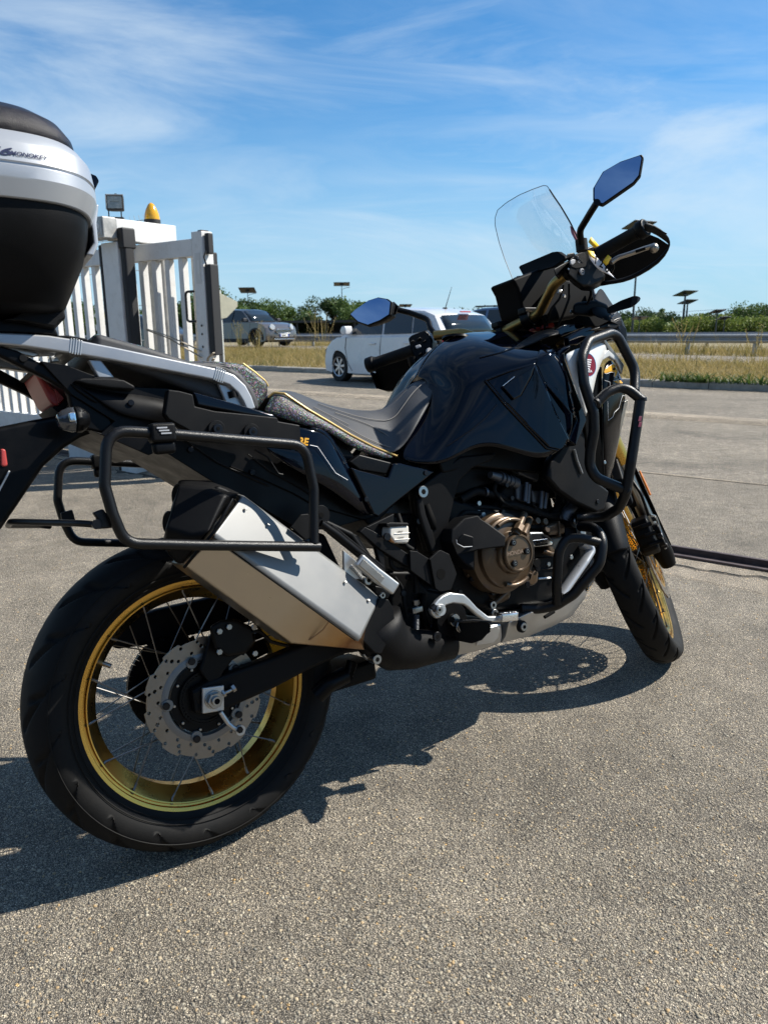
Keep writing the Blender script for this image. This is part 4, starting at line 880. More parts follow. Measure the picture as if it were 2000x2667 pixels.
# ================================================================== motorcycle: frame of reference
BS = CAM_H/1.081; BO = np.array([-.385*BS, 1.44*BS, 0.0]); PSI = math.radians(34.7); PHI = math.radians(11.4)
BU = np.array([math.cos(PSI), math.sin(PSI), 0]); _R = np.array([math.sin(PSI), -math.cos(PSI), 0]); _Z = np.array([0, 0, 1.])
BW = math.cos(PHI)*_Z-math.sin(PHI)*_R; BV = math.cos(PHI)*_R+math.sin(PHI)*_Z
bike = empty('motorcycle', (0, 0, 0), label='black adventure motorcycle with gold wheels and silver top case leaning on its side stand', cat='motorcycle')
bike.matrix_world = Matrix(((BU[0]*BS, -BV[0]*BS, BW[0]*BS, BO[0]), (BU[1]*BS, -BV[1]*BS, BW[1]*BS, BO[1]), (BU[2]*BS, -BV[2]*BS, BW[2]*BS, BO[2]), (0, 0, 0, 1)))
def P1(t, x, y, v):
    """photo point seen at v metres right of the bike's middle plane -> bike coordinates (forward, left, up)"""
    px, py = tpx(t, x, y); d = ray(px, py); k = (v*BS-(CP-BO) @ BV)/(d @ BV); p = CP+k*d-BO
    return Vector((p @ BU/BS, -v, p @ BW/BS))
def PT(t, v, *xy): return [P1(t, xy[i], xy[i+1], v) for i in range(0, len(xy), 2)]
def P3(t, *q): return [P1(t, q[i], q[i+1], q[i+2]) for i in range(0, len(q), 3)]
def pplate(name, t, v, th, m, xy, parent=None, bv=.003, seg=2):
    """plate traced in the plane v, th thick towards the middle plane"""
    return prism(name, PT(t, v, *xy), (0, th, 0), m, parent or bike, bv, seg)
def pplate3(name, t, th, m, xyv, parent=None, bv=.003, seg=2): return prism(name, P3(t, *xyv), (0, th, 0), m, parent or bike, bv, seg)
def grid(name, rows, m, parent=None, sub=2, th=.004, crease=None, mirror=False, off=-1):
    V = [p for r in rows for p in r]; c = len(rows[0]); F_ = []
    for i in range(len(rows)-1):
        for j in range(c-1): a = i*c+j; F_.append((a, a+1, a+c+1, a+c))
    o = mesh_obj(name, V, F_, m, parent or bike)
    # outward normals (towards the right-hand side of the bike)
    if sum(f.normal.y*f.area for f in o.data.polygons) > 0: o.data.flip_normals()
    if th: solid(o, th, off)
    if crease:
        at_ = o.data.attributes.new('crease_edge', 'FLOAT', 'EDGE')
        for e_ in o.data.edges:
            a_, b_ = e_.vertices
            if a_ % c == b_ % c and (a_ % c) in crease: at_.data[e_.index].value = crease[a_ % c]
    if sub: subs(o, sub)
    o.data.shade_smooth()
    if mirror: mirror_y(o)
    return o
def cyl_y(name, t, x, y, v, r, h, m, parent=None, n=24, ax=(0, 1, 0), bv=.0008):
    """short cylinder whose outer face centre is seen at (x,y) in plane v, reaching h inward"""
    return cyl(name, P1(t, x, y, v), Vector(ax), r, h, m, parent or bike, n, bv)
def bolt(t, x, y, v, r=.006, h=.006, m=None, parent=None, sock=True):
    c = P1(t, x, y, v); o = cyl('bolt', c+Vector((0, -h, 0)), (0, 1, 0), r, h*1.2, m or MBOLT, parent or bike, 16)
    if sock: cyl('bolt_socket', c+Vector((0, -h-.0004, 0)), (0, 1, 0), r*.5, .001, MVOID, o, 6)
    return o
# materials
MBLKG = mat('gloss_black', (.0008, .0012, .0036), .045, spec=.36, var=.0)
MBLKS = mat('satin_black', (.0026, .0026, .003), .38, spec=.17, var=.2, vscale=20)
MBLKM = mat('grained_black_plastic', (.0040, .0040, .0044), .50, spec=.17, bump=.35, bscale=900, var=.15, vscale=12)
MPOW = mat('powder_coated_tube', (.0045, .0045, .005), .34, spec=.36, bump=.5, bscale=700)
MENG = mat('engine_black', (.0028, .0028, .003), .48, spec=.14, bump=.2, bscale=500, var=.2, vscale=15)
MRUB = mat('rubber', (.007, .0068, .0065), .68, spec=.22, bump=.25, bscale=300, var=.2, vscale=9, dirt=.22, dirtc=(.03, .026, .022))
MGOLD = mat('gold_anodised', (.62, .37, .085), .27, metal=1, var=.08, vscale=10)
MGOLDB = mat('gold_handlebar', (.30, .20, .07), .34, metal=1, var=.1, vscale=12)
MALU = mat('cast_aluminium', (.50, .50, .49), .38, metal=.85, bump=.15, bscale=600, var=.07, vscale=12)
MSILV = mat('silver_paint', (.42, .425, .43), .36, metal=.6, coat=.2, var=.04, vscale=6)
MCASE = mat('case_silver_paint', (.40, .415, .435), .36, metal=.45, coat=.2, bump=.12, bscale=900)
MSTEEL = mat('brushed_steel', (.40, .36, .31), .34, metal=1, bump=.35, bscale=60, brush=(2, 2, 60), var=.08, vscale=20)
MHEAT = mat('heat_tinted_steel', (.34, .22, .13), .33, metal=1, bump=.3, bscale=60, brush=(2, 2, 60), var=.2, vscale=25)
MMUF = mat('muffler_cover_satin', (.185, .185, .18), .46, metal=.5, bump=.08, bscale=800, var=.04, vscale=8)
MBRZ = mat('bronze_engine_paint', (.092, .060, .034), .36, metal=.45, coat=.2, bump=.15, bscale=700, var=.08, vscale=12)
MBOLT = mat('black_bolt', (.02, .02, .022), .3, metal=.8)
MDULL = mat('dull_black', (.0022, .0022, .0025), .6, spec=.10)
MGRAPH = mat('gloss_graphic', (.0012, .0012, .002), .12, spec=.16)
MZINC = mat('zinc_bolt', (.34, .34, .33), .28, metal=1)
MVOID = mat('dark_recess', (.003, .003, .003), .8, spec=.1)
MDISC = mat('brake_disc_steel', (.26, .225, .185), .42, metal=1, bump=.3, bscale=500, var=.12, vscale=30)
MRED = mat('red_lens', (.36, .05, .045), .3, spec=.5)
MREDD = mat('dark_red_lens', (.09, .003, .005), .12, spec=.4)
MCLR = mat('smoked_clear_lens', (.06, .065, .075), .08, spec=.8, coat=.6, metal=.4)
MORA = mat('orange_reflector', (.85, .22, .01), .25, coat=.6)
MWPL = mat('white_fairing', (.62, .62, .60), .30, spec=.5, coat=.5)
MREDP = mat('emblem_red', (.20, .006, .012), .25)
MPRW = mat('print_white', (.8, .8, .8), .35); MPRG = mat('print_gold', (.75, .38, .03), .4); MPRB = mat('print_navy', (.02, .025, .07), .35)
MPRS = mat('print_grey', (.35, .36, .38), .4)

# ------------------------------------------------------------------ wheels
def tyre(parent, name, c, ax, R, hw, prof, groove, m, nu=540, nv=64, xf=None):
    """prof(t) t in -1..1 -> (axial, radial); groove(theta, t) -> depth"""
    x, y, d = frame_of(ax); x, y, d = [np.array(q) for q in (x, y, d)]
    th = np.linspace(0, 2*np.pi, nu, endpoint=False); tt = np.linspace(-1, 1, nv); A, B = np.meshgrid(th, tt, indexing='ij')
    pa, pr_ = prof(B); pr_ = pr_-groove(A, B)
    V_ = np.array(c)+d*pa[..., None]+(x*np.cos(A)[..., None]+y*np.sin(A)[..., None])*pr_[..., None]
    i = np.arange(nu)[:, None]*nv+np.arange(nv-1)[None]; j = (np.arange(nu)[:, None]+1) % nu*nv+np.arange(nv-1)[None]
    F_ = np.stack([i, i+1, j+1, j], -1).reshape(-1, 4)
    return np_obj(name, V_.reshape(-1, 3), F_, m, parent, True)
def tprof(R, hw, rim_r, rim_hw):
    def f(t):
        a = np.abs(t); s = np.sign(t)
        # tread arc to a=.62, sidewall below
        ta = np.clip(a/.62, 0, 1); ax_ = hw*np.sin(ta*1.25)/np.sin(1.25); rr = R-(hw*.78)*(1-np.cos(ta*1.12))
        sb = np.clip((a-.62)/.38, 0, 1); r1 = R-(hw*.78)*(1-np.cos(1.12))
        rs = r1+(rim_r-r1)*sb; axs = hw*(1+.07*np.sin(np.pi*np.minimum(sb*1.2, 1)))-(hw-rim_hw)*sb**1.8
        axf = np.where(a < .62, ax_, axs); rf = np.where(a < .62, rr, rs)
        rf = rf+np.where((sb > .80) & (sb < .86), .0012, 0)+np.where((sb > .45) & (sb < .48), .0007, 0)
        return axf*s, rf
    return f
def slashes(n, k, w0, depth, side=1.0, lo=.06, hi=.62):
    P_ = 2*np.pi/n
    def g(A, B):
        a = np.abs(B); sg = np.sign(B); ph = np.where(sg > 0, 0, P_/2)
        q = (A+ph-k*a**1.15+P_/2) % P_-P_/2; ln = np.clip((a-lo)/.05, 0, 1)*np.clip((hi-a)/.04, 0, 1)
        g1 = np.clip(1-np.abs(q)/w0, 0, 1)
        q2 = (A+ph-k*.35*a-P_*.55+P_/2) % P_-P_/2; l2 = np.clip((a-.26)/.04, 0, 1)*np.clip((.50-a)/.04, 0, 1); g2 = np.clip(1-np.abs(q2)/(w0*.8), 0, 1)*.8
        return depth*np.minimum(1, 1.7*np.maximum(g1*ln, g2*l2))
    return g
def wheel(name, c, ax, R, thw, rimR, rimw, hubr, hubw, nsp, steer_m=None, disc=None):
    """c centre, ax axle direction (to the bike's right)"""
    ax = Vector(ax).normalized(); c = Vector(c)
    hub = revolve(name, [(-hubw, .022), (-hubw, hubr*.62), (-hubw*.86, hubr), (-hubw*.70, hubr), (-hubw*.55, hubr*.58), (hubw*.55, hubr*.58), (hubw*.70, hubr), (hubw*.86, hubr), (hubw, hubr*.62), (hubw, .022)], c, ax, MBLKS, bike, 40, closed=True)
    rr = rimR
    revolve('rim', [(rimw, rr), (rimw+.001, rr+.0045), (rimw-.004, rr+.006), (rimw-.008, rr-.008), (rimw-.022, rr-.010), (rimw-.030, rr-.024), (.012, rr-.030), (-.012, rr-.030), (-rimw+.030, rr-.024), (-rimw+.022, rr-.010), (-rimw+.008, rr-.008), (-rimw+.004, rr+.006), (-rimw-.001, rr+.0045), (-rimw, rr),
                    (-rimw+.001, rr-.003), (-rimw+.009, rr-.005), (-rimw+.009, rr-.009), (-rimw+.003, rr-.011), (-rimw+.004, rr-.0135), (-rimw+.012, rr-.017), (-rimw+.024, rr-.025), (-.012, rr-.038), (.012, rr-.038), (rimw-.024, rr-.025), (rimw-.012, rr-.017), (rimw-.004, rr-.0135), (rimw-.003, rr-.011), (rimw-.010, rr-.009), (rimw-.010, rr-.005), (rimw-.001, rr-.003)], c, ax, MGOLD, hub, 120, closed=True, split=30)
    x, y, d = frame_of(ax); sh = None
    for i in range(nsp):
        sd = 1 if i % 2 == 0 else -1; k = i//2; tot = nsp//2; a = 2*math.pi*(k+(.25 if sd < 0 else 0))/tot; cross = (1 if k % 2 else -1)*math.radians(52)
        def rad(an, r, axl): return c+d*axl+(x*math.cos(an)+y*math.sin(an))*r
        p0 = rad(a+cross, hubr*.93, sd*hubw*.78); p1 = rad(a, rr-.019, sd*(rimw-.012)); pe = rad(a, rr-.008, sd*(rimw-.006))
        o = tube('spoke', [p0, p1.lerp(p0, .06), p1], [.0015, .0015, .0015], MSPOKE, hub, n=6)
        bm = bmesh.new(); bm.from_mesh(o.data); tube_bm(bm, [p1.lerp(p0, .055), p1, pe], [.0029, .0029, .0026], 6); bm.to_mesh(o.data); bm.free(); o.data.shade_smooth()
    return hub
MCARR = mat('disc_carrier_grey', (.19, .19, .185), .45, metal=.7)
MSPOKE = mat('spoke_steel', (.17, .165, .16), .3, metal=1)
RW = Vector((0, 0, .332))
rwheel = wheel('rear_wheel', RW, (0, -1, 0), .332, .075, .2375, .055, .070, .058, 32)
tyre(rwheel, 'tyre', RW, (0, -1, 0), .332, .075, tprof(.334, .0765, .2385, .054), slashes(17, -.60, .034, .010, lo=.10, hi=.74), MRUB, nu=680, nv=72)
# disc: wavy ring with drilled holes
def disc_obj(name, c, ax, R, r_in, nw, holes, m, parent, amp=.0035, th=.0025):
    x, y, d = frame_of(ax); M_ = Matrix(((x.x, y.x, d.x, c[0]), (x.y, y.y, d.y, c[1]), (x.z, y.z, d.z, c[2]), (0, 0, 0, 1)))
    n = 240; out = [((R-amp*(1 if math.sin(nw*2*math.pi*i/n) < -.2 else 0)*1.0)*math.cos(2*math.pi*i/n), (R-amp*(1 if math.sin(nw*2*math.pi*i/n) < -.2 else 0))*math.sin(2*math.pi*i/n)) for i in range(n)]
    inn = [(r_in*math.cos(-2*math.pi*i/90), r_in*math.sin(-2*math.pi*i/90)) for i in range(90)]
    sp_ = [out, inn]
    for r, nh, ph, hr in holes:
        for k in range(nh):
            a = 2*math.pi*(k+ph)/nh; sp_.append([(r*math.cos(a)+hr*math.cos(-2*math.pi*j/12), r*math.sin(a)+hr*math.sin(-2*math.pi*j/12)) for j in range(12)])
    o = curve_mesh(name, sp_, m, parent, ext=th, M_=M_); return o
dc = RW+Vector((0, -.088, 0))
dsk = disc_obj('brake_disc', dc, (0, -1, 0), .1255, .090, 10, [(.1165, 20, 0, .0038), (.107, 10, .4, .0044), (.0975, 20, .5, .0038)], MDISC, rwheel, amp=.005)
revolve('disc_carrier', [(-.003, .092), (.003, .092), (.0045, .087), (.0045, .079), (-.004, .076), (-.004, .09)], dc, (0, -1, 0), MCARR, rwheel, 60, closed=True)
for k in range(5):
    a = 2*math.pi*k/5+.55; p = dc+Vector((math.cos(a)*.084, -.002, math.sin(a)*.084))
    cyl('carrier_lug', p+Vector((math.cos(a)*-.004, 0.004, math.sin(a)*-.004)), (0, -1, 0), .012, .009, MCARR, rwheel, 20); cyl('carrier_bolt', p+Vector((0, -.004, 0)), (0, -1, 0), .0075, .006, MBOLT, rwheel, 12)
revolve('hub_plate', [(-.01, .02), (-.01, .073), (0, .073), (0, .055), (.004, .052), (.004, .02)], dc, (0, -1, 0), MBLKS, rwheel, 50, closed=True)
disc_obj('sensor_ring', dc+Vector((0, -.006, 0)), (0, -1, 0), .056, .046, 1, [(.051, 44, 0, .0016)], MBLKS, rwheel, amp=0, th=.001)
for k in range(10):
    a = 2*math.pi*k/10; cyl('hub_bolt', dc+Vector((math.cos(a)*.066, -.001, math.sin(a)*.066)), (0, -1, 0), .0032, .004, MZINC, rwheel, 8)
# sprocket and chain on the far side
sc_ = RW+Vector((0, .085, 0))
ns_ = 44; spk = [((.108 if i % 2 else .100)*math.cos(2*math.pi*i/(2*ns_)), (.108 if i % 2 else .100)*math.sin(2*math.pi*i/(2*ns_))) for i in range(2*ns_)]
curve_mesh('sprocket', [spk, [(.075*math.cos(-2*math.pi*i/50), .075*math.sin(-2*math.pi*i/50)) for i in range(50)]], MBLKS, rwheel, .003, M_=Matrix.Translation(sc_) @ Matrix.Rotation(math.pi/2, 4, 'X'))
revolve('cush_hub', [(-.03, .03), (-.03, .075), (.0, .078), (.006, .06), (.006, .03)], sc_, (0, 1, 0), MBLKS, rwheel, 40, closed=True)
tube('valve', [RW+Vector((.0, 0, 0))+Vector((math.cos(2.6)*.207, -.01, math.sin(2.6)*.207)), RW+Vector((math.cos(2.6)*.186, -.02, math.sin(2.6)*.186))], .005, MZINC, rwheel, n=10)
# chain as two runs of links around the sprocket
bm = bmesh.new(); path = []
fs = Vector((.60, .085, .395)); N_ = 120
for i in range(26): a = math.radians(100+160*i/25); path.append(sc_+Vector((math.cos(a)*.106, 0, math.sin(a)*.106)))
lo_ = path[-1]; hi_ = path[0]
low = [lo_.lerp(fs+Vector((0, 0, -.037)), t/40) for t in range(1, 41)]; upp = [hi_.lerp(fs+Vector((0, 0, .037)), t/40) for t in range(1, 41)]
for seq in (path, low, upp):
    for a, b_ in zip(seq, seq[1:]):
        m_ = (a+b_)/2; dd = (b_-a); box_bm(bm, m_, (dd.length*.92, .014, .011), Vector((1, 0, 0)).rotation_difference(dd.normalized()).to_matrix())
ch = bm_obj('chain', bm, MBLKS, bike)
# ------------------------------------------------------------------ swingarm
def swing(sgn):
    S_ = lambda pts: [Vector((p.x, p.y*sgn, p.z)) for p in pts]
    a = P3('F', 925, 735, .112, 1000, 690, .112, 1120, 645, .115, 1300, 580, .125, 1480, 505, .13, 1640, 430, .135)
    b = P3('F', 940, 845, .112, 1030, 862, .112, 1150, 800, .115, 1320, 725, .125, 1480, 640, .13, 1660, 560, .135)
    secs = []
    for p, q in zip(a, b):
        w_ = .034; secs.append(S_([p+Vector((0, w_, .0)), p+Vector((0, .004, .0)), p+Vector((0, 0, -.006)), q+Vector((0, 0, .006)), q+Vector((0, .004, 0)), q+Vector((0, w_, 0))]))
    # continue to the pivot
    pv = P1('D', 775, 862, .13); 
    for dx in (0,):
        p, q = pv+Vector((0, 0, .045)), pv+Vector((0, 0, -.045)); secs.append(S_([p+Vector((0, .04, 0)), p+Vector((0, .004, 0)), p+Vector((0, 0, -.006)), q+Vector((0, 0, .006)), q+Vector((0, .004, 0)), q+Vector((0, .04, 0))]))
    return loft('swingarm', secs, MBLKM, bike, bv=.006)
swing(1); swing(-1)
pv = P1('D', 775, 862, .13)
box('swingarm_bridge', (.42, 0, .40), (.10, .20, .07), MBLKM, bike, None, .01)
# axle block, nut, adjuster
c = P1('F', 1022, 775, .118); rot = Matrix.Rotation(math.radians(8), 3, 'Y')
ab = box('axle_block', c+Vector((0, -.001, 0)), (.046, .008, .052), MALU, bike, rot, .002)
cyl('axle_washer', c+Vector((0, -.004, 0)), (0, -1, 0), .019, .005, MZINC, ab, 24); cyl('axle_nut', c+Vector((0, -.008, 0)), (0, -1, 0), .0165, .011, MZINC, ab, 6); cyl('axle_end', c+Vector((0, -.018, 0)), (0, -1, 0), .010, .007, MZINC, ab, 20); cyl('axle_bore', c+Vector((0, -.0248, 0)), (0, -1, 0), .006, .0006, MVOID, ab, 16)
o = prism('adjuster_slot', PT('F', .1128, 930, 745, 1085, 690, 1125, 700, 1120, 760, 1030, 790, 950, 800), (0, .004, 0), MBLKS, bike, .002)
tube('adjuster_bolt', PT('F', .121, 1060, 755, 1130, 722), .0042, MZINC, bike, n=8); cyl('adjuster_head', P1('F', 1112, 728, .121), Vector((.9, 0, .35)), .0085, .008, MZINC, bike, 6); cyl('lock_nut', P1('F', 1068, 752, .121), Vector((.9, 0, .35)), .008, .006, MZINC, bike, 6)
# caliper and bracket
cb = pplate('caliper_bracket', 'F', .110, .014, MBLKS, (960, 640, 985, 560, 1010, 470, 1060, 450, 1180, 480, 1170, 560, 1120, 590, 1080, 640, 1050, 700, 1010, 710), bv=.004)
cal = loft('rear_caliper', [[Vector((p.x, -v, p.z)) for p in PT('F', v, 1005, 430, 1060, 395, 1130, 390, 1215, 430, 1230, 500, 1180, 560, 1090, 575, 1030, 540)] for v in (.06, .075, .125, .138)], MBLKS, bike, bv=.008)
for x, y in ((1052, 450), (1098, 428), (1218, 430), (1052, 548), (1222, 555)): cyl('caliper_bolt', P1('F', x, y, .139), (0, -1, 0), .0065, .006, MZINC, cal, 6)
tube('brake_hose', P3('F', 1180, 470, .13, 1240, 440, .14, 1300, 500, .14, 1380, 520, .12), .004, MBLKS, bike, .02, 8)
# right stay with ball end below the arm (sensor lead guard)
tube('guard_stay', P3('F', 1060, 838, .125, 1095, 890, .127, 1120, 912, .13, 1150, 925, .13), .005, MALU, bike, .01, 10); cyl('stay_bolt', P1('F', 1150, 922, .128), (0, -1, 0), .011, .008, MALU, bike, 20)
cyl('stay_bolt_head', P1('F', 1150, 922, .136), (0, -1, 0), .007, .006, MBOLT, bike, 6)
# chain guard and rear hugger on the far side
o = pplate('chain_guard', 'F', -.10, .03, MBLKM, (520, 490, 600, 400, 760, 345, 1000, 290, 1180, 262, 1250, 300, 1230, 400, 1100, 430, 900, 470, 700, 520, 560, 540), bv=.01)
# ------------------------------------------------------------------ steering assembly (turned to the left lock)
STEER = math.radians(37.5); RAKE = math.radians(27.5); U_AX = 1.665; WBX = 1.542; FDZ = -.004
axd = Vector((-math.sin(RAKE), 0, math.cos(RAKE)))
SM = Matrix.Translation((U_AX, 0, FDZ)) @ Matrix.Rotation(STEER, 4, axd) @ Matrix.Translation((-U_AX, 0, 0))
def st(p): return SM @ Vector(p)
def std(d): return (SM.to_3x3() @ Vector(d)).normalized()
FR = .348
FW = Vector((WBX, 0, FR)); fc = st(FW); fax = std((0, -1, 0))
fwheel = wheel('front_wheel', fc, fax, FR, .045, .2765, .031, .045, .055, 36)
tyre(fwheel, 'tyre', fc, fax, FR, .045, tprof(.350, .047, .2775, .030), slashes(20, -.46, .019, .008, lo=.03), MRUB, nu=720, nv=60)
for s in (1, -1):
    q = fc+fax*(.066*s); dd = disc_obj('brake_disc', q, fax, .155, .118, 10, [(.147, 36, 0, .0036), (.136, 24, .4, .0036), (.126, 36, .5, .0036)], MDISC, fwheel)
    o = disc_obj('disc_carrier', q, fax, .120, .052, 1, [(.09, 10, .5, .017)], MGOLD, fwheel, amp=0, th=.002)
cyl('axle', fc+fax*-.11, fax, .012, .22, MZINC, fwheel, 20)
def stl(pts): return [st(p) for p in pts]
def fpt(h, v, off=0):
    """point on fork leg: h metres up the leg from the axle, v lateral, off forward offset"""
    b = Vector((WBX-.0, 0, FR)); return Vector((b.x-math.sin(RAKE)*h+off*math.cos(RAKE), -v, b.z+math.cos(RAKE)*h+off*math.sin(RAKE)))
FO = -.028
for s in (1, -1):
    v = .105*s
    tube('fork_leg', stl([fpt(-.03, v, FO), fpt(.10, v, FO), fpt(.36, v, FO)]), .0225, MZINC, bike, n=20)
    tube('fork_bottom', stl([fpt(-.045, v, FO), fpt(.0, v, FO), fpt(.12, v, FO)]), [.024, .031, .027], MBLKS, bike, n=20)
    tube('fork_outer', stl([fpt(.355, v, FO), fpt(.365, v, FO), fpt(.78, v, FO)]), .0285, MGOLD, bike, n=24)
    # black leg guard in front of the tube
    o = loft('fork_guard', [[st(fpt(h, v+dv, FO+df)) for dv, df in ((-.033*1, .0), (-.028, .03), (0, .045), (.028, .03), (.033, 0), (.03, .0), (.024, .026), (0, .038), (-.024, .026), (-.03, 0))] for h in (.02, .1, .28, .34)], MBLKM, bike)
    # caliper behind the leg
    cc = fpt(.115, .088*s, FO-.065)
    cal = loft('front_caliper', [[st(cc+Vector((dx, -dv*s, dz))) for dx, dz in ((-.035, .055), (.01, .068), (.028, .03), (.024, -.035), (-.01, -.06), (-.040, -.042), (-.048, .01))] for dv in (-.030, -.02, .012, .022)], MBLKS, bike, bv=.007)
    for k in range(3): tube('caliper_rib', stl([cc+Vector((-.046+.004*k, .024*s-.0, .035-.03*k)), cc+Vector((-.052+.004*k, 0, .035-.03*k)), cc+Vector((-.046+.004*k, -.03*s, .035-.03*k))]), .007, MBLKS, cal, .01, 10)
    tube('caliper_pipe', stl([cc+Vector((-.02, -.034*s, .06)), cc+Vector((.02, -.045*s, .05)), cc+Vector((.035, -.04*s, .0)), cc+Vector((.01, -.036*s, -.055))]), .0035, MZINC, cal, .02, 8)
    for dx, dz in ((-.02, .045), (.0, -.045), (-.04, -.01)): cyl('caliper_bolt', st(cc+Vector((dx, -.034*s, dz))), std((0, -s, 0)), .008, .012, MBOLT, cal, 12)
    cyl('caliper_piston_cap', st(cc+Vector((-.01, -.03*s, .012))), std((0, -s, 0)), .017, .014, MBLKS, cal, 20); cyl('caliper_piston_cap', st(cc+Vector((-.02, -.03*s, -.028))), std((0, -s, 0)), .016, .014, MBLKS, cal, 20)
    tube('brake_hose', stl([cc+Vector((-.03, -.03*s, .06)), cc+Vector((-.05, -.035*s, .13)), cc+Vector((-.03, -.02*s, .2)), cc+Vector((-.10, -.0*s, .32))]), .0045, MBLKS, bike, .05, 8)
    o = prism('side_reflector', stl([fpt(.20, v+.034*s, FO+.022), fpt(.215, v+.034*s, FO-.004), fpt(.285, v+.034*s, FO-.004), fpt(.30, v+.034*s, FO+.012), fpt(.285, v+.034*s, FO+.026)]), std((0, -s, 0))*.006, MORA, bike, .002)
# front mudguard: arched shell following the tyre, with angular side braces
def mud(a0, a1, r, hw, nm, m, drop=.032, n=14, tail=0):
    rows = []
    for i in range(n+1):
        a = a0+(a1-a0)*i/n; row = []; ww = hw*(1-.25*abs(2*i/n-1)**3)
        for f in (-1, -.85, -.5, 0, .5, .85, 1):
            rr = r-(drop*abs(f)**4 if abs(f) < 1 else drop*1.9); row.append(st(FW+Vector((math.cos(a)*rr, -f*ww, math.sin(a)*rr))))
        rows.append(row)
    o = grid(nm, rows, m, sub=1, th=.0035); return o
mud(math.radians(62), math.radians(172), FR+.030, .060, 'front_mudguard', MBLKM)
for s in (1, -1):
    br = [FW+Vector((math.cos(math.radians(a))*r, -.072*s, math.sin(math.radians(a))*r)) for a, r in ((150, .33), (140, .385), (122, .40), (108, .385), (100, .33), (112, .30), (124, .325), (138, .32))]
    prism('mudguard_brace', stl(br), std((0, -s, 0))*.03, MBLKM, bike, .006)
    prism('mudguard_brace', stl([fpt(.34, .10*s, FO-.03), fpt(.34, .10*s, FO+.03), fpt(.25, .10*s, FO+.045), fpt(.20, .10*s, FO-.02)]), std((0, s, 0))*.03, MBLKM, bike, .006)
# triple clamps and steering stem
H1, H2 = .56, .765
for h, nm in ((.575, 'lower_fork_clamp'), (.745, 'upper_fork_clamp')):
    pp = [fpt(h, v, f) for v, f in ((-.14, FO-.03), (-.14, FO+.03), (-.06, FO+.035), (.06, FO+.035), (.14, FO+.03), (.14, FO-.03), (.05, FO-.085), (-.05, FO-.085))]
    prism(nm, stl(pp), std(axd)*.03, MBLKS, bike, .006)
tube('steering_stem', stl([fpt(.55, 0, FO-.06), fpt(.78, 0, FO-.06)]), .027, MBLKS, bike, n=20)
# handlebar
HB = [P1('M', 760, 262+40, -.265), P1('H', 600, 1130, .06)]
def bp_(x, v, z): return st(Vector((x, -v, z)))
# measured right grip end and left grip end define the bar line
RG = P1('E', 1000, 480, .372); LG = P1('M', 322, 532, -.345)
Rin = P1('H', 925, 640, .205); Rb1 = P1('H', 800, 740, .17); Rb2 = P1('H', 640, 1060, .085); Rb3 = P1('H', 520, 1125, .05); Rb4 = P1('H', 230, 1270, -.04)
Lm_ = P1('M', 1120, 336, -.075); Lb3 = P1('M', 1010, 296, -.105); Lin = P1('M', 850, 312, -.155)
bar_pts = [Rin, Rb1, Rb2, Rb3, Rb4, Lm_, Lb3, Lin, Lin+(Lin-Lb3)*.3]
bc_ = tube('bar_collar', [Rin+(Rb1-Rin)*.10, Rin+(Rin-Rb1)*.25], .0185, MBLKS, bike, 0, 18)
hbar = tube('handlebar', bar_pts, .0145, MGOLDB, bike, .06, 18)
for p in (Rb3, Rb4):
    d = (Rb4-Rb3).normalized(); cyl('bar_clamp', p-d*.014, d, .024, .028, MBLKS, bike, 16); o = box('clamp_top', p+Vector((0, 0, .022)), (.05, .03, .018), MBLKS, bike, None, .004)
def along(a, b, r, nm, m, par=bike, n=24): return tube(nm, [a, b], r, m, par, n=n)
# right grip, bar end, switchgear, guard, lever
rd = (RG-P1('I', 660, 500, .235)).normalized(); R0 = P1('I', 660, 500, .235)
gripR = loft('handgrip', [[R0.lerp(RG, t)+(frame_of(rd)[0]*math.cos(a)+frame_of(rd)[1]*math.sin(a))*r for a in [2*math.pi*k/24 for k in range(24)]] for t, r in ((-.02, .022), (.02, .0225), (.03, .0185), (.5, .0175), (.80, .0175), (.805, .0195), (.85, .0195), (.855, .018))], MRUB, bike)
loft('bar_end', [[R0.lerp(RG, t)+(frame_of(rd)[0]*math.cos(a)+frame_of(rd)[1]*math.sin(a))*r for a in [2*math.pi*k/28 for k in range(28)]] for t, r in ((.83, .020), (.86, .0235), (.985, .0235), (1.0, .0215), (1.0, .016), (.99, .015), (.99, .001))], MBLKM, bike)
cyl('bar_end_bolt', RG-rd*.002, rd, .008, .003, MBOLT, bike, 16); cyl('bar_end_hole', RG+rd*.001, rd, .004, .001, MVOID, bike, 10)
ld = (LG-P1('M', 660, 420, -.215)).normalized(); L0 = P1('M', 660, 420, -.215)
loft('handgrip', [[L0.lerp(LG, t)+(frame_of(ld)[0]*math.cos(a)+frame_of(ld)[1]*math.sin(a))*r for a in [2*math.pi*k/24 for k in range(24)]] for t, r in ((-.02, .021), (.03, .0185), (.5, .0175), (.80, .0175), (.805, .0195), (.85, .0195), (.855, .018))], MRUB, bike)
loft('bar_end', [[L0.lerp(LG, t)+(frame_of(ld)[0]*math.cos(a)+frame_of(ld)[1]*math.sin(a))*r for a in [2*math.pi*k/28 for k in range(28)]] for t, r in ((.83, .020), (.86, .0235), (.985, .0235), (1.0, .0215), (1.0, .001))], MBLKM, bike)
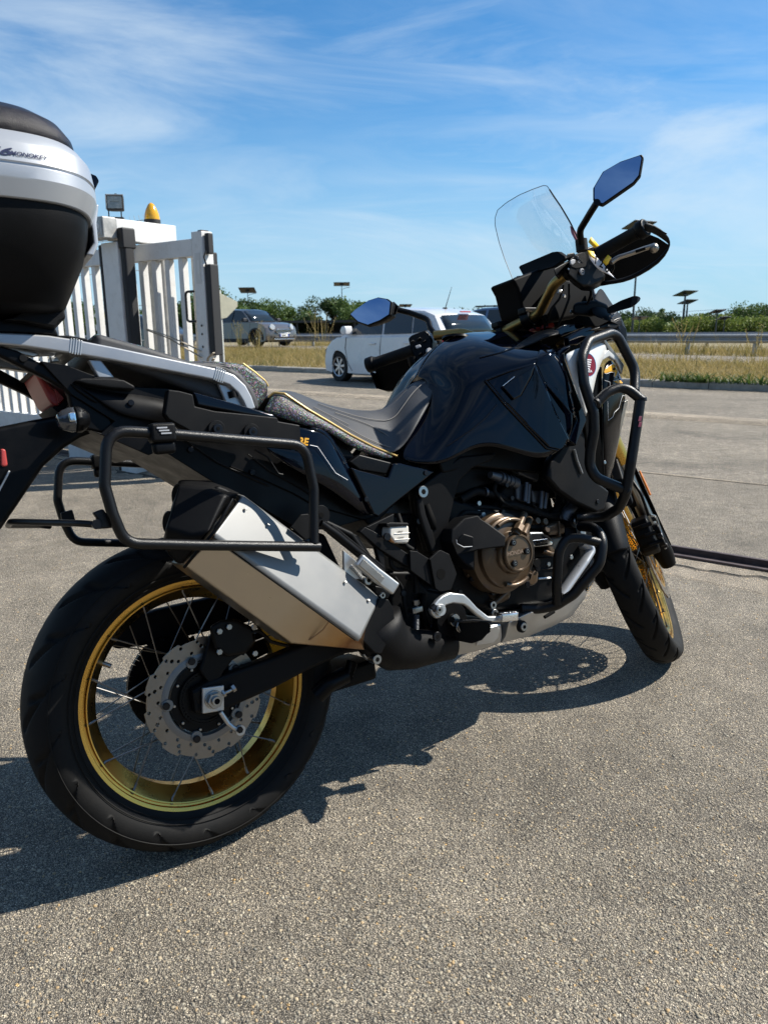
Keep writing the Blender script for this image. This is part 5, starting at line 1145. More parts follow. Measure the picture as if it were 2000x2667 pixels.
# right hand guard: from the bar end forward, down and back to the inner clamp
def vperp(a, b, d): return d
vR = std((1, 0, 0)); up = std(Vector((math.sin(RAKE), 0, math.cos(RAKE))))
gR = [  # outline points in photo with their own lateral distance (outer shell)
 P1('I', 1150, 145, .385), P1('I', 1250, 165, .395), P1('I', 1400, 270, .39), P1('I', 1435, 360, .385), P1('I', 1425, 430, .375), P1('I', 1330, 590, .34), P1('I', 1080, 740, .29), P1('I', 920, 805, .26), P1('I', 750, 822, .23), P1('I', 640, 850, .20)]
gRi = [  # inner edge
 P1('I', 1165, 290, .375), P1('I', 1225, 270, .375), P1('I', 1340, 350, .375), P1('I', 1410, 405, .37), P1('I', 1395, 430, .36), P1('I', 1290, 560, .33), P1('I', 1060, 700, .28), P1('I', 900, 760, .25), P1('I', 740, 780, .22), P1('I', 640, 800, .19)]
# shell of the guard: rows outer edge -> front belly -> upper front edge
fw = Vector((.05, 0, .0))
rows = []
for i, (a, b_) in enumerate(zip(gR, gRi)):
    rows.append([b_, a, a+vR*.02+up*.0])
grid('hand_guard', rows, MBLKM, sub=1, th=.006)
# front wall of the guard seen from inside (dark)
wall = [P1('I', 700, 460, .16), P1('I', 900, 350, .22), P1('I', 1150, 270, .28), P1('I', 1300, 330, .30), P1('I', 1412, 405, .31), P1('I', 1415, 430, .30), P1('I', 1320, 580, .27), P1('I', 1075, 730, .22), P1('I', 915, 795, .19), P1('I', 745, 815, .16), P1('I', 640, 840, .14), P1('I', 600, 700, .14)]
prism('hand_guard_wall', wall, vR*.006, MBLKM, bike, .002)
gp_ = PT('I', .392, 1225, 205, 1260, 190, 1400, 275, 1375, 300)
prism('guard_slot', [p+Vector((0, -.0035, 0)) for p in PT('I', .398, 1232, 212, 1245, 205, 1388, 288, 1378, 294)], (0, .003, 0), MVOID, bike, .001)
# lever
lv = P3('I', 790, 600, .265, 860, 545, .275, 1000, 500, .30, 1150, 445, .325, 1235, 420, .34)
tube('brake_lever', fillet(lv, .03), .0085, MSTEEL, bike, n=12, flat=.75); o = bmesh.new(); bmesh.ops.create_uvsphere(o, u_segments=16, v_segments=10, radius=.0125); bmesh.ops.translate(o, verts=o.verts, vec=P1('I', 1252, 440, .343)); bm_obj('lever_ball', o, MSTEEL, bike, True)
tube('lever_slot', P3('I', 1055, 478, .3145, 1160, 444, .334), .0042, MBLKS, bike, n=8); tube('lever_cable', P3('I', 740, 520, .26, 800, 570, .265, 820, 650, .25, 790, 710, .23), .003, MBLKS, bike, .03, 8)
# right switch block
swo = [(968, 470), (1005, 432), (1060, 398), (1150, 345), (1210, 326), (1285, 330), (1300, 392), (1250, 450), (1285, 560), (1360, 650), (1300, 720), (1200, 770), (1100, 765), (1010, 700), (945, 640), (960, 560)]
swr = prism('switch_block', [P1('H', x, y, .236) for x, y in swo], vR*.05+Vector((0, .012, 0)), MBLKS, bike, .006)
prism('switch_face', [P1('H', x, y, .2385) for x, y in ((975, 475), (1060, 412), (1120, 395), (1150, 440), (1150, 560), (1040, 580), (985, 560))], (0, .004, 0), MBLKM, swr, .003)
prism('start_button', [P1('H', x, y, .2405) for x, y in ((975, 492), (1000, 474), (1030, 480), (1030, 515), (1000, 540), (980, 530))], (0, .004, 0), MPRS, swr, .002)
c = P1('H', 1100, 612, .2400); cyl('cruise_button', c+Vector((0, .003, 0)), (0, -1, 0), .0085, .005, MPRS, swr, 20); revolve('button_mark', [(.0022, .0048), (.003, .0048), (.003, .0034), (.0022, .0034)], c, (0, -1, 0), MBLKS, swr, 20, closed=True)
for x, y in ((1050, 455), (1066, 505)): revolve('switch_mark', [(0, .0034), (.0006, .0034), (.0006, .0026), (0, .0026)], P1('H', x, y, .2388), (0, -1, 0), MPRS, swr, 10, closed=True)
cyl('switch_screw', P1('H', 950, 585, .240), (0, -1, 0), .0028, .002, MZINC, swr, 10)
prism('kill_switch', P3('I', 440, 440, .215, 500, 415, .22, 520, 440, .225, 470, 460, .22), vR*.02, mat('red_switch', (.35, .02, .03), .4), swr, .003)
prism('master_cylinder', [P1('H', x, y, .215) for x, y in ((785, 575), (960, 475), (975, 560), (940, 640), (900, 600), (815, 670))], vR*.04, MBLKS, bike, .006)
prism('brake_reservoir', [P1('H', x, y, .222) for x, y in ((935, 415), (1010, 400), (1025, 425), (1000, 450), (935, 480))], vR*.05, MBLKS, bike, .006)
# mirrors
def mirror(nm, outline, stalk, back, base, gl_in=.12, r_=.009):
    c = sum(outline, Vector())/len(outline); nrm = (outline[2]-outline[0]).cross(outline[4 % len(outline)]-outline[0]).normalized()
    if nrm.dot(c-camL) > 0: nrm = -nrm
    s0 = [p for p in outline]; s1 = [p-nrm*.012 for p in outline]; s2 = [c-nrm*.032+(p-c)*.72+back for p in outline]
    o = loft(nm, [[c+(p-c)*.94+nrm*.001 for p in outline], [p+nrm*.0 for p in outline], s1, s2], MBLKM, bike, bv=.003)
    gl = mesh_obj('mirror_glass', [c+(p-c)*.925+nrm*.0022 for p in outline], [tuple(range(len(outline)))], MMIR, o)
    tube('mirror_stalk', fillet(stalk, .04), r_, MBLKS, o, n=14)
    return o
MMIR = mat('mirror_glass', (.30, .43, .64), .015, metal=1)
_b = bike.matrix_world.inverted(); camL = _b @ Vector((0, 0, CAM_H))
bpy.context.view_layer.update()
camL = Vector(((CP-BO) @ BU/BS, -((CP-BO) @ BV/BS), (CP-BO) @ BW/BS))
def plane_pts(t, c, nrm, xy):
    """photo points on the plane through c with normal nrm (bike coordinates)"""
    out = []
    for i in range(0, len(xy), 2):
        a = P1(t, xy[i], xy[i+1], .3); d = a-camL; out.append(camL+d*((c-camL).dot(nrm)/d.dot(nrm)))
    return out
# mirror faces look back at a sky point: choose normals facing the rear and tilted up
def mnorm(c, tgt):    # normal that sends the camera ray to direction tgt (bike coords)
    v = (camL-c).normalized(); return (v+tgt.normalized()).normalized()
skyd = Vector((-.80, .05, .62))
cR = P1('E', 850, 200, .42); nR = mnorm(cR, Vector((-.75, -.35, .60)))
oR = plane_pts('E', cR, nR, (975, 86, 985, 100, 968, 200, 935, 240, 760, 362, 735, 355, 712, 335, 712, 270, 765, 180, 860, 125))
mirror('mirror', oR, [P1('E', 735, 345, .40), P1('E', 700, 400, .36), P1('E', 640, 500, .30), P1('E', 650, 570, .285), P1('E', 652, 590, .28)], Vector((0, 0, 0)), None, r_=.0085)
cL = P1('M', 360, 150, -.45); nL = mnorm(cL, Vector((-.70, .25, .66)))
oL = plane_pts('M', cL, nL, (193, 165, 230, 130, 330, 60, 400, 38, 470, 50, 500, 72, 490, 165, 420, 210, 325, 246, 250, 220))
o = mirror('mirror', oL, [P1('M', 540, 130, -.38), P1('M', 620, 148, -.36), P1('M', 760, 200, -.30), P1('M', 775, 260, -.275), P1('M', 810, 310, -.25)], Vector((.02, .0, -.0)), None, r_=.009)
loft('mirror_shell', [[P1('M', x, y, v) for x, y in q] for q, v in ((((500, 75), (515, 70), (505, 150), (440, 205), (480, 190), (505, 120)), -.43), (((545, 100), (560, 115), (556, 150), (520, 165), (525, 160), (540, 120)), -.39))], MBLKM, bike, bv=.004)
c = P1('E', 652, 585, .28); cyl('mirror_boot', c+Vector((0, 0, -.012)), Vector((0, 0, 1)), .015, .03, MRUB, bike, 18)
c = P1('M', 820, 330, -.235); cyl('mirror_boot', c+Vector((0, 0, -.02)), Vector((0, 0, 1)), .016, .04, MRUB, bike, 18)
# left switch block, lever guard
prism('switch_block', P3('M', 608, 330, -.20, 640, 310, -.20, 740, 268, -.185, 765, 300, -.18, 790, 340, -.17, 785, 400, -.17, 790, 440, -.17, 700, 540, -.185, 665, 480, -.19, 640, 420, -.20), vR*.05, MBLKS, bike, .007)
prism('turn_switch', [p+Vector((0, -.006, 0)) for p in P3('M', 655, 392, -.19, 690, 380, -.186, 700, 400, -.186, 665, 415, -.19)], vR*.01, MPRS, bike, .002)
cyl('horn_button', P1('M', 763, 430, -.155), (0, -1, 0), .010, .006, MPRS, bike, 16)
for x, y in ((640, 350), (690, 330), (730, 350), (700, 440), (740, 390)): prism('switch_button', P3('M', x-14, y+8, -.178, x+10, y-8, -.176, x+18, y+6, -.176, x-6, y+20, -.178), vR*.015, MBLKM, bike, .003)
tube('clutch_bracket', P3('M', 640, 470, -.20, 650, 520, -.20, 700, 560, -.19, 690, 600, -.19), .014, MBLKS, bike, .03, 12)
# left guard shell
oG = [P1('M', x, y, v) for x, y, v in ((320, 515, -.37), (340, 580, -.37), (385, 690, -.36), (405, 702, -.355), (480, 700, -.34), (560, 675, -.31), (640, 620, -.27), (700, 560, -.235), (690, 480, -.225), (640, 440, -.235), (600, 400, -.25), (380, 500, -.34))]
loft('hand_guard', [[p+vR*.045 for p in oG], [p+vR*.07 for p in oG]], MBLKM, bike, bv=.01)
loft('hand_guard_edge', [[P1('M', x, y, -.372) for x, y in ((335, 570), (348, 572), (405, 700), (385, 696))], [p+vR*.09 for p in [P1('M', x, y, -.372) for x, y in ((335, 570), (348, 572), (405, 700), (385, 696))]]], MBLKG, bike, bv=.003)
# ------------------------------------------------------------------ bodywork
def rectsweep(name, pts, w, h, m, parent=None, up=Vector((0, 0, 1)), bv=.002):
    """rectangular bar along pts: w across, h upright (numbers or lists)"""
    secs = []; n = len(pts)
    for i, p in enumerate(pts):
        d = (pts[min(i+1, n-1)]-pts[max(i-1, 0)]).normalized(); x = d.cross(up).normalized(); y = x.cross(d)
        ww = w[i] if isinstance(w, (list, tuple)) else w; hh = h[i] if isinstance(h, (list, tuple)) else h
        secs.append([p+x*ww/2+y*hh/2, p-x*ww/2+y*hh/2, p-x*ww/2-y*hh/2, p+x*ww/2-y*hh/2])
    return loft(name, secs, m, parent or bike, bv=bv)
# tank side and top
trows = [
 ((70, 402, 0), (110, 405, .025), (158, 442, .055), (80, 650, .10), (-35, 866, .13)),
 ((95, 352, 0), (152, 374, .04), (208, 460, .088), (140, 700, .125), (40, 892, .145)),
 ((125, 298, 0), (190, 360, .07), (250, 480, .12), (200, 720, .16), (120, 904, .165)),
 ((175, 231, 0), (270, 300, .11), (340, 450, .17), (300, 700, .185), (243, 905, .185)),
 ((250, 176, 0), (350, 240, .12), (450, 400, .19), (420, 640, .205), (400, 800, .20)),
 ((340, 141, 0), (440, 195, .13), (570, 360, .21), (570, 600, .22), (540, 796, .22)),
 ((450, 134, 0), (535, 210, .15), (690, 330, .235), (720, 600, .235), (710, 862, .235)),
 ((600, 130, 0), (650, 225, .165), (790, 300, .25), (870, 600, .25), (850, 880, .25)),
 ((780, 120, 0), (800, 215, .18), (890, 230, .25), (985, 560, .26), (990, 740, .26))]
tank = grid('fuel_tank', [[P1('C', *q) for q in r] for r in trows], MBLKG, sub=3, th=.005, mirror=True, crease={2: .55, 3: .0, 4: 1.0})

from mathutils.bvhtree import BVHTree
def surf(o):
    bpy.context.view_layer.update(); dg = bpy.context.evaluated_depsgraph_get(); e = o.evaluated_get(dg); me = e.to_mesh()
    b = BVHTree.FromPolygons([v.co.copy() for v in me.vertices], [tuple(p.vertices) for p in me.polygons]); e.to_mesh_clear(); return b
def hit(b, t, x, y, lift=.001):
    a = P1(t, x, y, .3); d = (a-camL).normalized(); r = b.ray_cast(camL, d)
    if r[0] is None: return None
    n = r[1] if r[1].dot(d) < 0 else -r[1]; return r[0]+n*lift
def onsurf(name, b, t, xy, m, parent, lift=.001, cuts=3, th=.0008, liftf=None):
    """thin panel traced in the photo and laid on the surface b"""
    bm = bmesh.new(); f = bm.faces.new([bm.verts.new((xy[i], xy[i+1], 0)) for i in range(0, len(xy), 2)])
    bmesh.ops.triangulate(bm, faces=bm.faces)
    for k in range(cuts): bmesh.ops.subdivide_edges(bm, edges=bm.edges, cuts=1, use_grid_fill=True); bmesh.ops.triangulate(bm, faces=bm.faces)
    bad = []
    for v in bm.verts:
        q = hit(b, t, v.co.x, v.co.y, liftf(v.co.x, v.co.y) if liftf else lift)
        if q is None: bad.append(v)
        else: v.co = q
    if bad: bmesh.ops.delete(bm, geom=bad, context='VERTS')
    o = bm_obj(name, bm, m, parent)
    if th: solid(o, th, 0)
    o.data.shade_smooth(); return o
def edge_on(name, b, t, xy, r, m, parent, lift=0, fil=.004):
    P_ = []
    for i in range(0, len(xy)-2, 2):
        n = max(2, int(math.hypot(xy[i+2]-xy[i], xy[i+3]-xy[i+1])/18))
        for k in range(n): P_.append((xy[i]+(xy[i+2]-xy[i])*k/n, xy[i+1]+(xy[i+3]-xy[i+1])*k/n))
    P_.append((xy[-2], xy[-1])); Q = [q for q in (hit(b, t, x, y, lift) for x, y in P_) if q is not None]
    return tube(name, Q, r, m, parent, 0, 8)
def text_on(name, body, proj, p0, p1, h, m, parent, shear=.2, bold=0):
    """text whose baseline runs p0..p1 in the photo; proj(x, y) gives the point"""
    o = text_mesh(name, body, 1.0, m, parent, None, 0, shear, bold); xs = [v.co.x for v in o.data.vertices]; x0, x1 = min(xs), max(xs)
    for v in o.data.vertices:
        s_ = (v.co.x-x0)/(x1-x0); q = proj(p0[0]+(p1[0]-p0[0])*s_, p0[1]+(p1[1]-p0[1])*s_-v.co.y/.70*h); v.co = q if q is not None else Vector((0, 0, 0))
    return o
TB = surf(tank)
# matt top cover running forward from the filler
grid('tank_top_cover', [[P1('H', *q) for q in r] for r in (
 ((60, 1320, .04), (110, 1400, .10), (95, 1525, .155)), ((160, 1290, .02), (230, 1400, .10), (260, 1478, .17)), ((330, 1315, .02), (420, 1370, .11), (450, 1410, .185)),
 ((480, 1320, .02), (560, 1320, .12), (600, 1352, .20)), ((620, 1245, .0), (690, 1240, .13), (710, 1285, .21)), ((780, 1210, .0), (820, 1215, .14), (900, 1260, .22)))], MBLKM, sub=2, th=.012, mirror=True)
cyl('cover_screw', P1('H', 248, 1410, .115), (0, -.5, .9), .006, .003, MBOLT, bike, 12)
revolve('filler_cap', [(0, .04), (.006, .038), (.008, .03), (.006, 1e-5)], (.86, 0, 1.072), (.15, 0, 1), MBLKS, bike, 32)
# sculpted flank: bright facet ahead of the recess, recess panel with its own facet and crisp ridges
onsurf('flank_facet', TB, 'C', (792, 196, 892, 224, 925, 330, 1000, 600, 965, 640, 872, 470, 800, 430, 762, 334), MBLKG, tank, cuts=4, liftf=lambda x, y: .001+.010*max(0, min(1, (x-770)/150)))
onsurf('flank_recess', TB, 'C', (480, 420, 600, 378, 750, 336, 800, 440, 870, 620, 950, 780, 900, 822, 825, 806, 700, 680, 590, 560), MBLKG, tank, cuts=4, liftf=lambda x, y: .0008+.007*max(0, min(1, (x-480)/330)))
onsurf('recess_flap', TB, 'C', (560, 462, 752, 340, 735, 395, 668, 515, 625, 538), MBLKG, tank, cuts=3, liftf=lambda x, y: .0085+.003*(y-340)/200)
edge_on('flank_ridge', TB, 'C', (470, 424, 600, 374, 752, 332, 800, 430, 870, 606, 955, 775), .0030, MBLKG, tank, .003)
edge_on('flank_ridge', TB, 'C', (470, 424, 585, 562, 700, 684, 822, 812, 905, 830, 958, 778), .0034, MBLKG, tank, .0015)
edge_on('tank_crease', TB, 'C', (440, 292, 560, 262, 700, 214, 790, 192, 890, 222), .0026, MBLKG, tank, .0005)
edge_on('tank_crease', TB, 'C', (250, 800, 400, 700, 470, 640, 540, 560), .0022, MBLKG, tank, -.0004)
edge_on('recess_glint', TB, 'C', (562, 462, 630, 406), .0010, MCHROME, tank, .012)
# knee-side lower panels
pplate('side_panel', 'B', .168, .02, MBLKG, (800, 935, 862, 958, 1050, 1006, 1085, 912, 1130, 908, 1362, 966, 1180, 1110, 985, 1268, 955, 1252), bv=.004)
rect = PT('B', .160, 860, 850, 1075, 905, 1040, 985, 860, 955, 790, 900); prism('under_seat_panel', rect, (0, .02, 0), MBLKS, bike, .004)
# rear bodywork core
core = pplate('rear_body', 'Z', .125, .25, MBLKS, (106, 940, 169, 949, 241, 976, 353, 1008, 440, 1012, 600, 1050, 784, 1108, 860, 1115, 917, 1180, 990, 1345, 953, 1352, 850, 1380, 768, 1372, 640, 1298, 565, 1262, 422, 1172, 388, 1186, 236, 1120, 265, 1128, 299, 1097, 188, 1028), bv=.012, seg=3)
grid('rear_side_panel', [[P1('B', *q) for q in r] for r in (
 ((300, 640, .16), (300, 740, .165), (200, 800, .165)), ((470, 665, .165), (430, 780, .17), (330, 900, .17)), ((630, 688, .165), (560, 850, .178), (480, 985, .175)), ((690, 760, .162), (680, 930, .178), (640, 1075, .172)), ((790, 940, .158), (800, 1060, .172), (780, 1170, .165)), ((960, 1245, .15), (955, 1255, .155), (900, 1278, .152)))], MBLKG, sub=2, th=.006)
grid('rear_side_fin', [[P1('B', *q) for q in r] for r in (((470, 662, .168), (600, 660, .158)), ((630, 686, .168), (668, 700, .158)), ((700, 800, .166), (730, 800, .150)), ((800, 965, .162), (810, 940, .148)), ((960, 1250, .154), (975, 1235, .144)))], MBLKG, sub=1, th=.01)
tube('body_pinstripe', fillet(PT('B', .1795, 530, 790, 580, 800, 700, 975, 780, 1022), .004), .0007, MPRW, bike, n=5)
tube('panel_edge', fillet(PT('B', .178, 165, 822, 250, 870, 320, 980, 350, 985), .01), .0018, MBLKM, bike, n=6)
for y, tx in ((783, 'RE'), (818, 'IS')):
    a = P1('B', 450, y, .180); text_mesh('body_lettering', tx, .021, MPRG, bike, basis(a, P1('B', 520, y+8, .180)-a, P1('B', 455, y-40, .180)-a), .0003, shear=.15, bold=.0008)
# rack mounting plate
mp_ = pplate('mounting_plate', 'Z', .198, .022, MBLKM, (439, 1014, 470, 1018, 504, 1027, 509, 1058, 560, 1070, 640, 1078, 723, 1087, 726, 1097, 782, 1107, 786, 1162, 700, 1152, 600, 1142, 498, 1124, 440, 1092, 430, 1078), bv=.003)
pplate('mounting_plate_rim', 'Z', .192, .03, MBLKG, (504, 1020, 640, 1058, 715, 1080, 722, 1092, 640, 1080, 515, 1056), bv=.004)
for x, y in ((563, 1118), (654, 1126)):
    c = P1('Z', x, y, .199); cyl('rubber_boss', c, (0, -1, 0), .017, .006, MBLKM, mp_, 28); cyl('mount_bolt', c+Vector((0, -.006, 0)), (0, -1, 0), .0095, .006, MBOLT, mp_, 20); cyl('mount_socket', c+Vector((0, -.0122, 0)), (0, -1, 0), .004, .0006, MVOID, mp_, 6)
# tail arms, both sides
arm = (-420, -40, 0, 78, 200, 135, 430, 262, 600, 330, 800, 460, 1000, 620, 1200, 870, 1262, 985, 1100, 1030, 900, 980, 780, 800, 740, 620, 700, 560, 480, 430, 270, 330, 0, 200, -420, 30)
ta = pplate('tail_arm', 'L', .118, .022, MBLKS, arm, bv=.006); mirror_y(ta)
grid('tail_cowl', [[P1('L', *q) for q in r] for r in (
 ((430, 235, .06), (440, 262, .10), (560, 340, .118)), ((700, 280, .06), (760, 330, .11), (860, 520, .128)), ((900, 380, .06), (960, 430, .12), (1100, 700, .135)), ((1100, 420, .06), (1300, 560, .135), (1330, 860, .14)), ((1500, 500, .06), (1620, 600, .14), (1659, 900, .14)), ((1900, 640, .06), (2000, 700, .15), (2000, 1000, .14)))], MBLKS, sub=2, th=.006, mirror=True)
prism('cowl_highlight_rib', PT('L', .1305, 765, 490, 830, 520, 1000, 630, 1070, 705, 1000, 680, 840, 570), (0, .008, 0), MBLKM, bike, .003)
pplate('tail_pad', 'L', .145, .04, MBLKM, (805, 462, 900, 430, 1200, 432, 1345, 452, 1468, 520, 1460, 562, 1200, 545, 950, 505), bv=.006)
cyl('tail_button', P1('L', 255, 222, .120), (0, -1, 0), .007, .003, MBLKM, bike, 20)
# plate hanger
hang = pplate('plate_hanger', 'Z', .095, .19, MBLKS, (-80, 1125, 0, 1110, 80, 1094, 157, 1080, 195, 1082, 250, 1096, 268, 1118, 212, 1140, 169, 1167, 116, 1215, 72, 1280, 0, 1386, -60, 1460, -110, 1460, -60, 1290), bv=.012, seg=3)
lp0 = P1('L', 100, 1432, .100); lp1 = P1('L', -20, 1659, .100)
pl = prism('number_plate', [lp0, lp1, lp1+Vector((0, .20, 0)), lp0+Vector((0, .20, 0))], (lp1-lp0).cross(Vector((0, 1, 0))).normalized()*.003, MWHITE, bike, .0008)
if True:
    n_ = (lp1-lp0).cross(Vector((0, 1, 0))).normalized(); n_ = n_ if n_.x < 0 else -n_
    text_mesh('plate_text', 'W', .055, MVOID, pl, basis(lp0.lerp(lp1, .95)+Vector((0, .045, 0))+n_*.0045, Vector((0, -1, 0)), (lp0-lp1)), .0004, bold=.001)
prism('rear_reflector', PT('Z', .098, 2, 1168, 16, 1170, 22, 1212, 12, 1217, 3, 1212), (0, .035, 0), MRED, bike, .003)
# tail light
tl = prism('tail_light', PT('L', .058, 375, 368, 470, 405, 725, 570, 722, 655, 625, 748, 540, 690), (0, .13, 0), MRED, bike, .006, 3)
prism('tail_light_side', PT('L', .0605, 385, 372, 480, 415, 722, 575, 718, 650, 640, 735, 600, 590), (0, .004, 0), MREDD, tl, .003)
for k in range(5): tube('lens_rib', PT('L', .0612, 600+k*22, 555+k*14, 640+k*14, 700-k*12), .0016, MRED, tl, n=5)
prism('tail_light_housing', PT('L', .06, 330, 350, 480, 400, 740, 560, 790, 640, 700, 780, 640, 820, 560, 740, 640, 740, 722, 655, 720, 572, 480, 405), (0, .14, 0), MBLKM, bike, .004)
# turn signal
c = P1('L', 800, 885, .165); ts = loft('turn_signal', [[c+Vector((dx, math.cos(a)*-r*1.0, math.sin(a)*r)) for a in [2*math.pi*k/8+.39 for k in range(8)]] for dx, r in ((-.028, .011), (-.020, .019), (-.008, .0235), (.001, .024))], MCLR, bike, bv=.003)
loft('turn_signal_base', [[c+Vector((dx, math.cos(a)*-r*1.0, math.sin(a)*r)) for a in [2*math.pi*k/12 for k in range(12)]] for dx, r in ((.0015, .0245), (.010, .024), (.020, .018), (.027, .010))], MBLKS, ts, bv=.002)
box('signal_reflector', c+Vector((-.006, -.0215, .003)), (.012, .004, .016), MCHROME, ts, None, .002)
tube('signal_stalk', [c+Vector((.01, .01, 0)), c+Vector((.015, .06, 0))], .009, MBLKS, bike, n=12)
# ------------------------------------------------------------------ luggage carrier
rail = [P1('A', *q) for q in ((-420, 60, .105), (0, 82, .115), (150, 92, .118), (300, 108, .12), (460, 132, .124), (700, 176, .130), (1000, 236, .136), (1250, 286, .14), (1340, 305, .142), (1420, 335, .142), (1480, 390, .142), (1515, 450, .142), (1542, 520, .142))]
cr_ = rectsweep('carrier_rail', rail, [.022]*9+[.022]*4, [.020, .021, .023, .027, .027, .026, .025, .024, .024, .025, .025, .023, .021], MSILV, bv=.004); mirror_y(cr_)
for q in ((478, 128, .1245), (1345, 306, .142)):
    i = rail[4] if q[0] < 500 else rail[8]
    j = rail[5] if q[0] < 500 else rail[9]; d = (j-i).normalized()
    for k in range(5): o = rectsweep('weld_bead', [i+d*(.0045*k-.009), i+d*(.0045*k-.009)+d*.0028], .0245-.0004*abs(k-2), .030-.001*abs(k-2), MALU, cr_, bv=.0012)
pplate('carrier_web', 'A', .141, .01, MSILV, (1345, 350, 1440, 372, 1500, 470, 1520, 515, 1400, 480), cr_, .003)
tube('web_recess', PT('A', .1425, 1432, 400, 1442, 440), .009, MBLKM, cr_, n=16)
o = pplate('carrier_leg', 'A', .128, .016, MSILV, (548, 205, 625, 205, 712, 318, 610, 318), bv=.003); mirror_y(o)
pplate('leg_foot', 'A', .131, .03, MBLKM, (575, 312, 720, 318, 750, 330, 590, 322), bv=.002)
# plate and cross bars of the carrier
rz = rail[3].z+.014
for u_, w_ in ((-.335, .05), (-.155, .03)): box('carrier_crossbar', (u_, 0, rail[3].z-.004), (w_, .21, .012), MSILV, bike, None, .003)
prism('carrier_plate', [Vector((-.42, -.095, rz)), Vector((-.16, -.095, rz)), Vector((-.12, -.06, rz)), Vector((-.12, .06, rz)), Vector((-.16, .095, rz)), Vector((-.42, .095, rz))], (0, 0, .006), MBLKM, bike, .002)
pplate('carrier_gusset', 'L', .10, .012, MALU, (85, 108, 130, 92, 395, 160, 430, 185, 360, 205, 200, 165), bv=.002)
pplate('carrier_gusset', 'L', .09, .012, MALU, (545, 200, 620, 205, 660, 250, 560, 262), bv=.002)
# ------------------------------------------------------------------ top case
tcase_c = -.318
def sup(a, b, w, n=96, e=4.2, du=0):
    out = []
    for k in range(n):
        t = 2*math.pi*k/n; c_, s_ = math.cos(t), math.sin(t)
        out.append(Vector((tcase_c+du+a*math.copysign(abs(c_)**(2/e), c_), b*math.copysign(abs(s_)**(2/e), s_), w)))
    return out
def slope(ps): return [Vector((p.x, p.y, p.z-.02*(p.x+.2))) for p in ps]
case = loft('top_case', [slope(sup(*q)) for q in ((.140, .165, 1.108), (.154, .187, 1.114), (.172, .220, 1.15), (.192, .248, 1.19), (.204, .266, 1.230), (.208, .272, 1.256), (.208, .272, 1.262))], MBLKM, bike)
band = loft('case_band', [slope(sup(*q)) for q in ((.202, .264, 1.257), (.212, .276, 1.2565), (.214, .278, 1.258), (.2245, .287, 1.283), (.2255, .288, 1.286), (.2262, .2885, 1.3035), (.2232, .2855, 1.3055), (.2232, .2855, 1.3085), (.2262, .288, 1.3105), (.2235, .285, 1.340), (.2225, .284, 1.343), (.212, .273, 1.361), (.208, .269, 1.3655), (.197, .26, 1.367))], MCASE, case); band.data.shade_smooth()
m = band.modifiers.new('es', 'EDGE_SPLIT'); m.split_angle = math.radians(17)
MLID = mat('lid_sparkle_black', (.008, .006, .009), .30, metal=.0, spec=.32, bump=1.0, bscale=900)
lid = loft('case_lid', [slope(sup(*q)) for q in ((.200, .262, 1.3645), (.205, .267, 1.369), (.202, .264, 1.388), (.190, .252, 1.409), (.166, .228, 1.428), (.124, .18, 1.443), (.07, .11, 1.452), (.02, .03, 1.455))], MLID, case)
# case lettering wraps the flank
def wrap_text(body, size, u0, w0, dr, m, par, e=3.3, bold=0, shear=.25, sp=1.0):
    o = text_mesh('case_lettering', body, size, m, par, None, .0, shear, bold, sp)
    for v in o.data.vertices:
        u = u0+v.co.x; w_ = w0+v.co.y+dr*v.co.x; aa = .2262-(w_-1.3105)*.0915; bb = .288-(w_-1.3105)*.1017; t = min(1, abs((u-tcase_c)/aa)); b__ = bb*(1-t**e)**(1/e); v.co = Vector((u, -(b__+.0007), w_-.02*(u+.2)))
    return o
CB = surf(band)
text_on('case_lettering', '46', lambda x, y: hit(CB, 'T', x, y, .0012), (-80, 470), (80, 488), 46, MPRB, case, .3, .02)
text_on('case_lettering', 'MONOKEY', lambda x, y: hit(CB, 'T', x, y, .0014), (64, 482), (302, 518), 25, MPRB, case, .25, .03)
# front catches
prism('case_catch', [Vector((-.118, -.16, 1.362)), Vector((-.086, -.16, 1.352)), Vector((-.082, -.16, 1.343)), Vector((-.093, -.16, 1.325)), Vector((-.125, -.16, 1.340))], (0, .12, 0), MBLKG, case, .003)
o = prism('case_buckle', [Vector((-.102, -.17, 1.295)), Vector((-.092, -.17, 1.297)), Vector((-.101, -.17, 1.262)), Vector((-.103, -.17, 1.225)), Vector((-.115, -.17, 1.203)), Vector((-.128, -.17, 1.205)), Vector((-.112, -.17, 1.226)), Vector((-.110, -.17, 1.27))], (0, .14, 0), MCASE, case, .003)
# base
bpts = PT('T', .13, 20, 1500, 90, 1480, 250, 1386, 330, 1352, 385, 1392, 402, 1440, 410, 1490, 370, 1510, 345, 1545, 150, 1510)
prism('case_base', bpts, (0, .26, 0), MBLKM, bike, .006)
prism('case_base_hook', PT('T', .10, 330, 1348, 345, 1345, 392, 1405, 385, 1415), (0, .05, 0), MALU, bike, .002)
prism('case_foot', PT('T', .11, -100, 1490, 0, 1495, 150, 1512, 345, 1547, 368, 1600, 300, 1590, 0, 1580, -100, 1560), (0, .22, 0), MBLKS, bike, .004)
